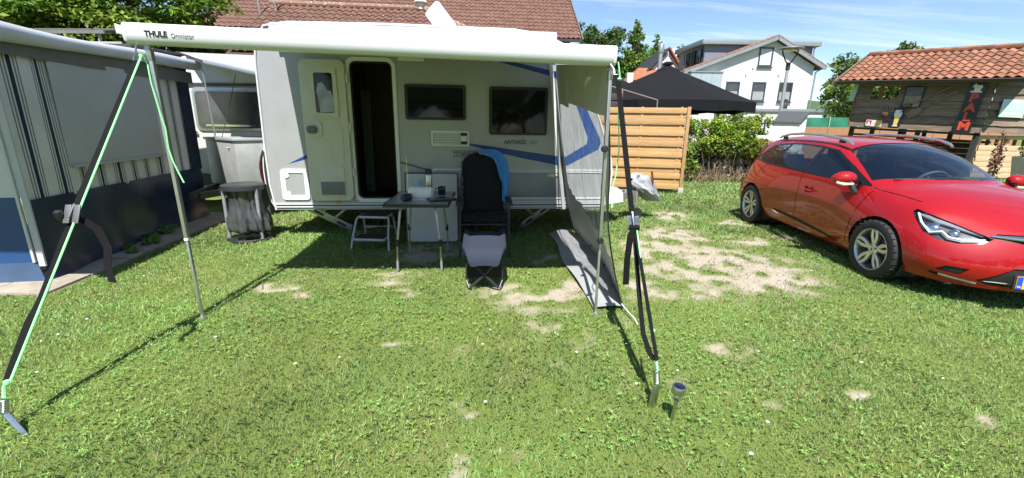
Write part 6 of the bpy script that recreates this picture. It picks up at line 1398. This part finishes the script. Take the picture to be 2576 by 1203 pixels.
#        0     1     2     3     4     5     6    7    8    9    10    11    12    13    14    15    16    17    18
X_side = [-.55, -.36, 0, .36, .75, 1.25, 1.65, 1.9, 2.22, 2.59, 2.96]
def mk(zr, zsid, zf, yside, rear, front):
    xs = [p[0] for p in rear] + X_side + [p[0] for p in front]; ys = [p[1] for p in rear] + yside + [p[1] for p in front]; line(zr + zsid + zf, xs, ys)
mk([.30] * 4, [.26, .24, .22, .20, .185, .18, .18, .18, .19, .20, .20], [.195, .185, .18, .18], [.73, .77, .79, .76, .735, .735, .735, .745, .78, .79, .77], [(-.74, 0), (-.73, .25), (-.70, .5), (-.64, .68)], [(3.15, .69), (3.31, .48), (3.39, .23), (3.41, 0)])
mk([.42] * 4, [.36, .35, .34, .33, .32, .32, .32, .32, .33, .34, .33], [.32, .31, .30, .30], [.795, .83, .845, .825, .795, .79, .795, .81, .84, .85, .83], [(-.81, 0), (-.80, .25), (-.77, .5), (-.68, .735)], [(3.20, .745), (3.37, .5), (3.44, .24), (3.46, 0)])
mk([.58] * 4, [.53, .53, .53, .52, .50, .48, .48, .49, .51, .52, .50], [.47, .45, .44, .44], [.80, .845, .862, .845, .815, .80, .805, .82, .85, .862, .83], [(-.80, 0), (-.79, .25), (-.76, .5), (-.68, .74)], [(3.19, .74), (3.36, .49), (3.43, .24), (3.45, 0)])
mk([.80] * 4, [.74, .73, .72, .71, .695, .68, .67, .67, .67, .67, .64], [.61, .585, .57, .57], [.785, .83, .855, .85, .835, .825, .825, .828, .838, .835, .785], [(-.76, 0), (-.75, .25), (-.72, .49), (-.65, .715)], [(3.12, .685), (3.30, .46), (3.39, .23), (3.41, 0)])
mk([1.0] * 4, [.995, .99, .975, .96, .945, .93, .915, .90, .885, .855, .80], [.745, .70, .685, .685], [.725, .755, .775, .78, .778, .776, .772, .765, .745, .715, .65], [(-.73, 0), (-.72, .24), (-.69, .46), (-.63, .66)], [(3.02, .58), (3.21, .41), (3.31, .21), (3.33, 0)])
def fwd(p):
    x, y, z = p; S = min(1, max(0, (z - .40) / .55)) * .33
    W = .62 + .38 * min(1, max(0, (x + .7) / .9)) if x < 2.1 else max(0, (3.0 - x) / .9)
    return Vector((x + S * W, y, z))
LN = [[fwd(p) for p in L_] for L_ in LN]
L4 = LN[4]
# upper body rows: side edge to centre
T = {}
T['n0'] = [L4[15], L4[16], L4[17], L4[18]]
T['n1'] = [L4[14], (3.0, .45, .848), (3.05, .22, .868), (3.06, 0, .872)]
T['n2'] = [L4[13], (2.66, .50, .925), (2.71, .25, .948), (2.72, 0, .952)]
T['n3'] = [L4[12], (2.30, .53, .968), (2.37, .26, .995), (2.39, 0, 1.0)]
T['cowl'] = [L4[11], (2.02, .57, .985), (2.13, .29, 1.015), (2.17, 0, 1.02)]
T['amid'] = [(1.52, .69, 1.125), (1.64, .50, 1.205), (1.73, .25, 1.232), (1.76, 0, 1.238)]
T['head'] = [(1.08, .605, 1.325), (1.17, .42, 1.385), (1.23, .2, 1.402), (1.25, 0, 1.406)]
T['r1'] = [(.75, .58, 1.368), (.75, .40, 1.425), (.75, .2, 1.44), (.75, 0, 1.443)]
T['r2'] = [(.36, .572, 1.378), (.36, .395, 1.438), (.36, .2, 1.452), (.36, 0, 1.456)]
T['r3'] = [(0, .565, 1.37), (0, .39, 1.432), (0, .2, 1.447), (0, 0, 1.45)]
T['r4'] = [(-.30, .555, 1.35), (-.30, .385, 1.412), (-.30, .195, 1.427), (-.30, 0, 1.43)]
T['r5'] = [(-.50, .54, 1.31), (-.54, .375, 1.375), (-.57, .19, 1.39), (-.58, 0, 1.393)]
T['tail'] = [(-.615, .605, 1.15), (-.68, .42, 1.18), (-.71, .21, 1.19), (-.72, 0, 1.19)]
T['t0'] = [L4[3], L4[2], L4[1], L4[0]]
T['head'] = [(x + .07, y, z) for x, y, z in T['head']]
for k_ in T: T[k_] = [p if isinstance(p, Vector) else fwd(p) for p in T[k_]]
order = ['n0', 'n1', 'n2', 'n3', 'cowl', 'amid', 'head', 'r1', 'r2', 'r3', 'r4', 'r5', 'tail', 't0']
bm = bmesh.new()
cache = {}
def V_(p, sy):
    p = Vector(p); k = (round(p.x, 4), round(p.y * sy, 4), round(p.z, 4)); k = (k[0], 0.0 if abs(k[1]) < 1e-6 else k[1], k[2])
    if k not in cache: cache[k] = bm.verts.new(k)
    return cache[k]
def quad(ps, sy):
    vs = []
    for p in ps:
        v = V_(p, sy)
        if v not in vs: vs.append(v)
    if len(vs) < 3: return
    if sy < 0: vs = vs[::-1]
    try: bm.faces.new(vs)
    except ValueError: pass
for sy in (1, -1):
    for a in range(4):
        for k in range(18): quad([LN[a][k], LN[a + 1][k], LN[a + 1][k + 1], LN[a][k + 1]], sy)
    for a, b_ in zip(order, order[1:]):
        for c in range(3): quad([T[a][c], T[a][c + 1], T[b_][c + 1], T[b_][c]][::-1], sy)
    top = {3: 'tail', 4: 'r5', 5: 'r4', 6: 'r3', 7: 'r2', 8: 'r1', 9: 'head', 10: 'amid', 11: None}
    for k in range(3, 11):
        a = T[top[k]][0]; b_ = T[top[k + 1]][0] if top[k + 1] else L4[11]
        quad([L4[k], a, b_, L4[k + 1]], sy)
bmesh.ops.recalc_face_normals(bm, faces=bm.faces)
cr = bm.edges.layers.float.get('crease_edge') or bm.edges.layers.float.new('crease_edge')
def crease(pts, val):
    for sy in (1, -1):
        for p, q in zip(pts, pts[1:]):
            e = bm.edges.get((V_(p, sy), V_(q, sy)))
            if e: e[cr] = val
crease(L4[3:12], .55); crease([T[o][0] for o in ('tail', 'r5', 'r4', 'r3', 'r2', 'r1', 'head', 'amid')], .35); crease(LN[3][4:13], .25); crease(L4[13:], .35); crease(T['cowl'], .3); crease([L4[11], T['amid'][0], T['head'][0]], .25)
me = bpy.data.meshes.new('car_cage'); bm.to_mesh(me); bm.free()
tmp = bpy.data.objects.new('car_cage', me); COL.objects.link(tmp); sd = tmp.modifiers.new('s', 'SUBSURF'); sd.levels = sd.render_levels = 3
dg = bpy.context.evaluated_depsgraph_get(); me2 = bpy.data.meshes.new_from_object(tmp.evaluated_get(dg)); bpy.data.objects.remove(tmp)
bm = bmesh.new(); bm.from_mesh(me2); bm.normal_update()
from mathutils.bvhtree import BVHTree
from mathutils.interpolate import poly_3d_calc
ref_pts = [v.co.copy() for v in bm.verts]; ref_nor = [v.normal.copy() for v in bm.verts]; ref_pol = [[v.index for v in f.verts] for f in bm.faces]
ref_tree = BVHTree.FromPolygons(ref_pts, ref_pol)
def body_normal(p):
    co, no, ix, d = ref_tree.find_nearest(p); ids = ref_pol[ix]; w = poly_3d_calc([ref_pts[i] for i in ids], co); nn = Vector()
    for i, q in zip(ids, w): nn += ref_nor[i] * q
    return nn.normalized()
def true_normals(me_):
    """shade a cut panel with the normals of the uncut body"""
    me_.normals_split_custom_set_from_vertices([body_normal(v.co) for v in me_.vertices])
tagl = bm.faces.layers.int.new('t')
def knife(faces, va, vb, poly):
    """cut the faces along a convex outline seen along va x vb; returns the faces inside"""
    va, vb = Vector(va), Vector(vb); A = sum(p[0] * q[1] - q[0] * p[1] for p, q in zip(poly, poly[1:] + poly[:1]))
    if A < 0: poly = poly[::-1]
    ins = [f for f in faces if f.is_valid]
    xs = [p[0] for p in poly]; ys = [p[1] for p in poly]
    ins = [f for f in ins if max(v.co.dot(va) for v in f.verts) >= min(xs) and min(v.co.dot(va) for v in f.verts) <= max(xs) and max(v.co.dot(vb) for v in f.verts) >= min(ys) and min(v.co.dot(vb) for v in f.verts) <= max(ys)]
    for p, q in zip(poly, poly[1:] + poly[:1]):
        if not ins: return []
        d = Vector((q[0] - p[0], q[1] - p[1])); n_ = Vector((-d.y, d.x)).normalized(); no = va * n_.x + vb * n_.y; L2 = no.length_squared; co = no * ((n_.x * p[0] + n_.y * p[1]) / L2)
        geom = set(ins)
        for f in ins: geom.update(f.edges); geom.update(f.verts)
        r = bmesh.ops.bisect_plane(bm, geom=list(geom), dist=1e-6, plane_co=co, plane_no=no.normalized())
        ins = [f for f in r['geom'] if isinstance(f, bmesh.types.BMFace) and f.is_valid and (f.calc_center_median() - co).dot(no) > 0]
    return ins
def pick(cond): return [f for f in bm.faces if f[tagl] == 0 and cond(f.normal, f.calc_center_median())]
def setf(fs, t):
    for f in fs:
        if f.is_valid: f[tagl] = t
AX, AZ = (1, 0, 0), (0, 0, 1)
T_ARCH, T_TRIM, T_SIDE, T_SCREEN, T_GAP, T_LAMP, T_BLACK, T_CHROME, T_DRL, T_TAIL, T_QUARTER, T_REAR, T_BACK = range(1, 14)
circ = lambda cx, cz, r, n_=28: [(cx + r * math.cos(2 * PI * i / n_), cz + r * math.sin(2 * PI * i / n_)) for i in range(n_)]
def strip(p, q, w):
    p, q = Vector(p), Vector(q); d = (q - p).normalized(); n_ = Vector((-d.y, d.x)) * w / 2; return [tuple(p + n_), tuple(p - n_), tuple(q - n_), tuple(q + n_)]
for s in (-1, 1):
    side = lambda n_, c: n_.y * s > .25 and c.y * s > .3
    low = lambda n_, c: c.y * s > .55 and c.z < .75
    for cx in (0, 2.589): setf(knife(pick(low), AX, AZ, circ(cx, .315, .352)), T_ARCH)
    # glazing: gloss surround first, panes inside it
    for t, poly in ((T_SIDE, [(2.03, .965), (1.99, 1.0), (1.80, 1.12), (1.46, 1.265), (1.32, 1.288), (1.24, 1.293), (1.16, .985)]), (T_REAR, [(1.08, .99), (1.16, 1.30), (.80, 1.315), (.50, 1.31), (.32, 1.02)]), (T_QUARTER, [(.24, 1.03), (.42, 1.30), (.10, 1.275), (-.02, 1.22), (-.22, 1.075), (-.2, 1.05)])):
        setf(knife(pick(lambda n_, c: n_.y * s > .25 and c.y * s > .3 and c.z > .9), AX, AZ, poly), t)
    for poly in ([(2.24, .93), (2.23, .945), (1.88, 1.12), (1.48, 1.285), (1.12, 1.325), (1.12, .955)], [(1.1195, .955), (1.1195, 1.325), (.7, 1.338), (.45, 1.332), (.2, 1.312), (.2, .99)], [(.1995, .99), (.1995, 1.312), (.02, 1.278), (-.10, 1.21), (-.28, 1.07), (-.28, 1.03)]):
        setf(knife(pick(lambda n_, c: n_.y * s > .25 and c.y * s > .3 and c.z > .9), AX, AZ, poly), T_TRIM)
    # shut lines
    for p, q in (((1.13, .955), (1.16, .72)), ((1.16, .72), (1.12, .30)), ((2.30, .89), (2.22, .55)), ((2.22, .55), (2.16, .26)), ((.22, 1.0), (.05, .86)), ((.05, .86), (.03, .68))):
        setf(knife(pick(side), AX, AZ, strip(p, q, .009)), T_GAP)
    # door-foot blade and bright strip
    setf(knife(pick(lambda n_, c: n_.y * s > .1 and c.y * s > .6 and c.z < .5), AX, AZ, [(.60, .365), (.80, .375), (1.25, .345), (2.06, .255), (2.0, .235), (.68, .338)]), T_BLACK)
    setf(knife(pick(lambda n_, c: n_.y * s > .1 and c.y * s > .6 and c.z < .5), AX, AZ, [(.53, .362), (.60, .3652), (.68, .3382), (1.95, .2352), (1.93, .223), (.66, .318)]), T_CHROME)
    # headlamp, fog vent, running light seen from the front corner
    va, vb = (1, -s, 0), (0, 0, 1); fc = lambda n_, c: c.x > 2.5 and c.y * s > .05 and (n_.x > .1 or n_.y * s > .1)
    setf(knife(pick(lambda n_, c: c.x > 2.4 and c.y * s > .2 and c.z < .86 and n_.z < .8), va, vb, [(2.11, .755), (2.11, .785), (2.15, .808), (2.31, .768), (2.80, .664), (2.88, .625), (2.82, .59), (2.6, .56), (2.42, .57), (2.26, .62)]), T_LAMP)
    setf(knife(pick(fc), va, vb, [(2.46, .31), (2.55, .36), (2.76, .355), (2.68, .295)]), T_BLACK)
    setf(knife(pick(fc), va, vb, [(2.50, .25), (2.50, .275), (2.84, .235), (2.84, .213)]), T_DRL)
    setf(knife(pick(fc), va, vb, [(2.40, .265), (2.43, .285), (2.497, .277), (2.497, .247)]), T_BLACK)
    # tail lamp round the rear corner
    setf(knife(pick(lambda n_, c: c.x < -.3 and c.y * s > .2), (-1, s, 0), vb, [(1.10, .80), (1.15, .95), (1.30, .965), (1.34, .80)]), T_TAIL)
# front openings
fr = lambda n_, c: n_.x > .25 and c.x > 3.0
setf(knife(pick(fr), (0, 1, 0), AZ, [(-.50, .262), (-.30, .40), (.30, .40), (.50, .262), (.42, .225), (-.42, .225)]), T_BLACK)
setf(knife(pick(lambda n_, c: c.x > 3.05 and n_.x > .15), (0, 1, 0), AZ, [(-.42, .635), (-.36, .668), (0, .678), (.36, .668), (.42, .635), (.2, .595), (-.2, .595)]), T_BLACK)
# bonnet shut line and screen (seen from above)
up = lambda n_, c: n_.z > .25 and c.x > 1.0
setf(knife(pick(lambda n_, c: n_.z > .2 and n_.x > .15 and 1.2 < c.x < 2.6), AX, (0, 1, 0), [(2.17, -.665), (2.33, -.45), (2.415, -.2), (2.43, 0), (2.415, .2), (2.33, .45), (2.17, .665), (1.585, .555), (1.58, .0), (1.585, -.555)]), T_SCREEN)
for s in (-1, 1):
    for p, q in (((2.26, s * .70), (2.55, s * .665)), ((2.55, s * .665), (2.78, s * .625))): setf(knife(pick(lambda n_, c: n_.z > .2 and 2.2 < c.x < 2.88 and c.z > .65), AX, (0, 1, 0), strip(p, q, .009)), T_GAP)
setf(knife(pick(lambda n_, c: n_.x < -.3 and c.z > 1.0), (0, 1, 0), AZ, [(-.5, 1.04), (.5, 1.04), (.42, 1.33), (-.42, 1.33)]), T_BACK)
def take(name, t, m, parent, push=0., split=False):
    """faces carrying tag t become objects of their own, one per connected piece"""
    fs = [f for f in bm.faces if f[tagl] == t]; seen = set(); out = []
    for f0 in fs:
        if f0 in seen: continue
        comp, stack = [], [f0]; seen.add(f0)
        while stack:
            f = stack.pop(); comp.append(f)
            for e in f.edges:
                for h in e.link_faces:
                    if h not in seen and h[tagl] == t: seen.add(h); stack.append(h)
        mb = MB(); idx_ = {}
        for f in comp:
            for v in f.verts:
                if v not in idx_: idx_[v] = len(mb.v); mb.v.append(tuple(v.co - body_normal(v.co) * push))
            mb.f.append(tuple(idx_[v] for v in f.verts))
        if len(comp) < 2 and f0.calc_area() < 2e-4: continue
        me_ = bpy.data.meshes.new(name); me_.from_pydata(mb.v, [], mb.f); me_.update()
        for p in me_.polygons: p.use_smooth = True
        true_normals(me_); me_.materials.append(m); out.append(link(name, me_, parent))
    return out
take('window_surround', T_TRIM, trim, car, .002); take('door_window', T_SIDE, car_glass, car, .004); take('rear_door_window', T_REAR, car_glass, car, .004); take('quarter_window', T_QUARTER, car_glass, car, .004); take('rear_window', T_BACK, car_glass, car, .003)
take('windscreen', T_SCREEN, screen_glass, car, .004); take('panel_gap', T_GAP, gap_m, car, .006); lamps = take('headlamp', T_LAMP, lamp_glass, car, .0); take('lower_trim', T_BLACK, matt, car, .012); take('bright_strip', T_CHROME, chrome, car, -.002); take('running_light', T_DRL, mat('running_light', (.55, .57, .58), .15, var=.2, scale=40), car, .004); take('tail_lamp', T_TAIL, tail_red, car, -.002)
# lamp bowls behind the clear covers
bowl = mat('lamp_bowl', (.07, .072, .078), .3, .6, var=.4, scale=14)
def clone_push(o, name, m, push):
    me_ = o.data.copy(); me_.name = name
    for v in me_.vertices: v.co -= body_normal(v.co) * push
    me_.materials.clear(); me_.materials.append(m); return link(name, me_, o)
for o in lamps:
    clone_push(o, 'lamp_bowl', bowl, .045); c = sum((v.co for v in o.data.vertices), Vector()) / len(o.data.vertices); s = 1 if c.y > 0 else -1
    def at_(sv, z, d): v = min(o.data.vertices, key=lambda v: (v.co.x - abs(v.co.y) - sv) ** 2 + (v.co.z - z) ** 2); nn = body_normal(v.co); return v.co - nn * d, nn
    for sv, z, r_ in ((2.34, .69, .046), (2.56, .645, .040)):
        p, nn = at_(sv, z, .034); MB().lathe([(r_, -.004), (r_ * .95, .008), (r_ * .6, .018), (0, .022)], p, 18, nn.to_track_quat('Z', 'Y').to_matrix()).build('projector', chrome, o, smooth=True)
    MB().tube([at_(sv, z, .03)[0] for sv, z in ((2.15, .785), (2.25, .755), (2.4, .725), (2.55, .695), (2.7, .668), (2.8, .65))], [.008, .022, .022, .02, .016, .008], 8).build('upper_reflector', mat('reflector_silver', (.55, .57, .6), .25, .6), o, smooth=True)
    MB().tube([at_(sv, z, .014)[0] for sv, z in ((2.15, .765), (2.21, .69), (2.32, .635), (2.43, .655), (2.50, .605), (2.66, .592), (2.80, .618))], .009, 6).build('light_guide', mat('light_guide', (.85, .87, .88), .2), o, smooth=True)
bmesh.ops.delete(bm, geom=[f for f in bm.faces if f[tagl] != 0], context='FACES')
me3 = bpy.data.meshes.new('body'); bm.to_mesh(me3); bm.free()
for p in me3.polygons: p.use_smooth = True
true_normals(me3); me3.materials.append(paint); body = link('body', me3, car)
# inner tub so nothing shows through the openings
bx('underbody', (-.6, -.62, .17), (3.2, .62, .30), matt, car)
for s in (-1, 1):
    for cx in (0, 2.589):
        rows = [[(cx + .36 * math.cos(a), s * y, .315 + .36 * math.sin(a)) for a in [PI * (-.18 + 1.36 * i / 20) for i in range(21)]] for y in (.80, .55)]; MB().grid(rows).build('wheel_arch', matt, car, smooth=True)
        MB().prism([(cx + .36 * math.cos(a), .315 + .36 * math.sin(a)) for a in [2 * PI * i / 24 for i in range(24)]], .02, (0, s * .55, 0), (1, 0, 0), (0, 0, 1)).build('inner_panel', matt, car)
# cabin
seatm = mat('car_seat', (.03, .03, .034), .9, var=.2)
MB().grid([[(2.25, y, .88) for y in (-.62, 0, .62)], [(1.95, y, .91) for y in (-.62, 0, .62)], [(1.75, y, .87) for y in (-.62, 0, .62)], [(1.70, y, .55) for y in (-.62, 0, .62)]]).build('dashboard', matt, car, smooth=True)
bx('cabin_floor', (-.5, -.66, .33), (1.9, .66, .36), matt, car); bx('load_cover', (-.4, -.6, .80), (.2, .6, .83), matt, car)
for y in (-.36, .36):
    st_ = MB().box((1.0, y, .72), (.14, .46, .62), Matrix.Rotation(R(-14), 3, 'Y')).build('seat_back', seatm, car, bevel=.05); MB().box((1.23, y, .46), (.5, .48, .16)).build('seat_cushion', seatm, car, bevel=.04); MB().box((.90, y, 1.12), (.08, .25, .17), Matrix.Rotation(R(-12), 3, 'Y')).build('headrest', seatm, car, bevel=.03)
MB().box((.25, 0, .72), (.14, 1.15, .6), Matrix.Rotation(R(-16), 3, 'Y')).build('rear_seat_back', seatm, car, bevel=.05)
for y in (-.35, .35): MB().box((.15, y, 1.08), (.07, .24, .13)).build('headrest', seatm, car, bevel=.03)
sw_ = MB(); MS_ = Matrix.Translation((1.66, .36, .90)) @ Matrix.Rotation(R(-65), 4, 'Y'); pts = [MS_ @ Vector((.18 * math.cos(2 * PI * i / 24), .18 * math.sin(2 * PI * i / 24), 0)) for i in range(25)]; sw_.tube(pts, .014, 6, caps=False); sw_.tube([MS_ @ Vector((0, -.17, 0)), MS_ @ Vector((0, .17, 0))], .016, 6); sw_.build('steering_wheel', mat('wheel_grey', (.10, .10, .11), .5), car, smooth=True)
MB().box((1.68, 0, 1.28), (.03, .22, .06)).build('interior_mirror', trim, car, bevel=.01)
# wheels
alloy = mat('alloy_silver', (.62, .62, .61), .3, .8, var=.03); tyre_m = mat('tyre_rubber', (.018, .018, .018), .75, var=.2, scale=30, bump=.2, bscale=80); disc = mat('brake_disc', (.14, .14, .14), .5, .7)
def car_wheel(cx, s):
    w_ = bpy.data.objects.new('wheel', None); COL.objects.link(w_); w_.parent = car; w_.matrix_local = Matrix.Translation((cx, s * .765, .312)) @ Matrix.Rotation(R(-90 * s), 4, 'X')   # local z points outwards
    MB().lathe([(.215, -.10), (.26, -.105), (.298, -.09), (.31, -.07), (.3125, -.02), (.3125, .03), (.31, .065), (.298, .082), (.262, .092), (.235, .088), (.212, .078)], (0, 0, 0), 48, caps=False).build('tyre', tyre_m, w_, smooth=True)
    m = MB()
    for k in range(60):
        a = 2 * PI * k / 60; m.box((.3115 * math.cos(a), .3115 * math.sin(a), .04 * (-1) ** k), (.008, .007, .085), Matrix.Rotation(a, 3, 'Z'))
    tag(m.build('tread_blocks', tyre_m, w_), kind='stuff')
    m = MB().lathe([(.200, -.08), (.200, .04), (.205, .07), (.214, .084), (.219, .082), (.219, .076)], (0, 0, 0), 48, caps=False); rim_ = m.build('rim', alloy, w_, smooth=True)
    MB().lathe([(.195, -.02), (0, -.02)], (0, 0, 0), 28).build('wheel_back', mat('wheel_dark', (.012, .012, .013), .8), w_); MB().lathe([(.135, .0), (.135, .008), (.06, .01), (0, .01)], (0, 0, 0), 28).build('brake_disc', disc, w_, smooth=True)
    for k in range(5):
        a0 = 2 * PI * k / 5 + .31
        for sg in (-1, 1):
            pts = []
            for q in range(8):
                t = q / 7; r_ = .045 + .163 * t; off = sg * (.030 + .34 * math.sin(PI * t ** .9) * .62 + .10 * t) * (.5 if t == 0 else 1); ang = a0 + off * (.75); pts.append((r_ * math.cos(ang), r_ * math.sin(ang), .052 + .022 * t))
            rows = []
            for q, p in enumerate(pts):
                p = Vector(p); d = (Vector(pts[min(q + 1, 7)]) - Vector(pts[max(q - 1, 0)])).normalized(); x = Vector((-d.y, d.x, 0)).normalized(); wd = .0155 + .003 * math.sin(PI * q / 7); rows.append([p - x * wd - Vector((0, 0, .025)), p - x * wd, p - x * wd * .5 + Vector((0, 0, .006)), p + x * wd * .5 + Vector((0, 0, .006)), p + x * wd, p + x * wd - Vector((0, 0, .025))])
            MB().grid(rows).build('spoke', alloy, w_, smooth=True)
    MB().lathe([(.062, .03), (.062, .055), (.05, .062), (.034, .062)], (0, 0, 0), 24).build('hub', alloy, w_, smooth=True); MB().lathe([(.033, .058), (.030, .066), (0, .067)], (0, 0, 0), 20).build('centre_cap', alloy, w_, smooth=True)
    m = MB(); ring(m, [(.012, 0), (0, .019), (-.012, 0), (0, -.019)], [(.005, 0), (0, .009), (-.005, 0), (0, -.009)], .002, (0, 0, .0672), (1, 0, 0), (0, 1, 0)); m.build('diamond_emblem', mat('emblem_grey', (.12, .12, .12), .4), w_)
    for k in range(4): a = PI / 2 * k + .4; MB().lathe([(.009, .05), (.009, .0635), (0, .064)], (.046 * math.cos(a), .046 * math.sin(a), 0), 8).build('wheel_bolt', matt, w_)
for cx in (0, 2.589):
    for s in (-1, 1): car_wheel(cx, s)
# mirrors, rails, handles, wipers, grille, plate
for s in (-1, 1):
    rows = []
    for j in range(9):
        t = j / 8; y = .79 + .215 * t; k = (math.sin(PI * min(.985, .12 + .84 * t))) ** .5
        rows.append([(2.08 + .02 * t - .045 * t * t + .085 * k * math.cos(a) * (1 if math.cos(a) > 0 else .55), s * y, 1.005 - .012 * t + .082 * k * math.sin(a) * (1 if math.sin(a) > 0 else .85)) for a in [2 * PI * i / 18 for i in range(18)]])
    m = MB().grid(rows, True); m.add(rows[0], [tuple(range(18))]); m.add(rows[-1], [tuple(range(17, -1, -1))]); mi = m.build('door_mirror', paint, car, smooth=True, angle=70)
    MB().tube([(2.145, s * .83, .945), (2.135, s * .93, .94), (2.11, s * .985, .955)], [.013, .018, .012], 8).build('mirror_blinker', mat('mirror_white', (.62, .60, .52), .3), mi, smooth=True)
    MB().tube([(2.08, s * .82, .955), (2.11, s * .81, .90), (2.12, s * .775, .85)], [.034, .03, .035], 10).build('mirror_arm', matt, mi, smooth=True)
    MB().tube([(1.62, s * .548, 1.355), (1.57, s * .55, 1.385), (1.44, s * .552, 1.42), (1.05, s * .552, 1.46), (.6, s * .548, 1.47), (.25, s * .54, 1.45), (.06, s * .53, 1.42), (-.02, s * .525, 1.39)], [.012, .017, .018, .018, .018, .018, .017, .012], 10).build('roof_rail', mat('satin_silver', (.60, .61, .63), .25, .85), car, smooth=True)
    for x in (1.42, .18): MB().box((x, s * .55, 1.395), (.10, .022, .05)).build('rail_foot', matt, car, bevel=.006)
    for x, z in ((1.28, .77), ): 
        h = MB().tube([(x - .02, s * .842, z), (x + .02, s * .868, z + .002), (x + .16, s * .868, z - .004), (x + .20, s * .84, z - .006)], [.010, .013, .013, .010], 8).build('door_handle', paint, car, smooth=True); MB().lathe([(.045, 0), (.03, .002), (0, .002)], (x + .09, s * .838, z), 16, Matrix.Rotation(R(-90 * s), 3, 'X')).build('handle_cup', gap_m, h)
    MB().tube([(.10, s * .80, .87), (.13, s * .815, .78)], .008, 6).build('rear_handle', matt, car, smooth=True)
    for k in range(3): MB().tube([(3.03 + .02 * k, s * .70, .385 - .018 * k + .0), (3.16 + .02 * k, s * .585, .385 - .018 * k)], .0045, 5).build('vent_bar', chrome, car)
    MB().box((2.16, s * .765, .95), (.06, .02, .06)).build('mirror_mount', trim, car, bevel=.008)
for y0, y1 in ((-.55, .05), (.1, .55)): MB().tube([(2.40 - .30 * abs(y0) ** 2, y0, 1.025), (2.36 - .30 * abs((y0 + y1) / 2) ** 2, (y0 + y1) / 2, 1.045), (2.31 - .33 * abs(y1) ** 2, y1, 1.05)], .008, 6).build('wiper', matt, car)
MB().tube([(3.245, -.40, .645), (3.36, -.2, .640), (3.40, 0, .640), (3.36, .2, .640), (3.245, .40, .645)], .014, 8).build('grille_bar', chrome, car, smooth=True)
for k in range(4): z = .255 + k * .034; w = .46 - k * .045; MB().tube([(3.30 - .02 * k + .02, -w, z), (3.425, -w * .5, z), (3.45, 0, z), (3.425, w * .5, z), (3.30, w, z)], .006, 6).build('grille_slat', mat('slat_grey', (.22, .22, .23), .3, .5), car, smooth=True)
m = MB(); ring(m, [(.065, 0), (0, .10), (-.065, 0), (0, -.10)], [(.035, 0), (0, .055), (-.035, 0), (0, -.055)], .012, (0, 0, 0), (1, 0, 0), (0, 1, 0)); o = m.build('diamond_badge', chrome, car, bevel=.003); o.matrix_local = frame((3.415, 0, .62), (0, 1, 0), (-.15, 0, 1))
pm = frame((3.474, -.075, .30), (0, 1, 0), (-.05, 0, 1)); pl_ = MB().prism(rrect(-.26, -.055, .26, .055, .01), .006, (0, 0, 0), (1, 0, 0), (0, 1, 0)).build('number_plate', mat('plate_yellow', (.80, .45, .02), .4), car); pl_.matrix_local = pm
MB().prism([(-.258, -.053), (-.215, -.053), (-.215, .053), (-.258, .053)], .002, (0, 0, .0062), (1, 0, 0), (0, 1, 0)).build('plate_band', mat('plate_blue', (.01, .06, .45), .4), pl_); text('plate_text', 'NL', .026, mat('sign_white'), pl_, Matrix.Translation((-.254, -.042, .0085)), extrude=.0005); text('plate_text', 'R', .105, ink, pl_, Matrix.Translation((-.195, -.037, .0065)), extrude=.0008, sx=.8)
MB().prism(rrect(-.275, -.07, .275, .07, .015), .01, (0, 0, -.011), (1, 0, 0), (0, 1, 0)).build('plate_holder', matt, pl_)
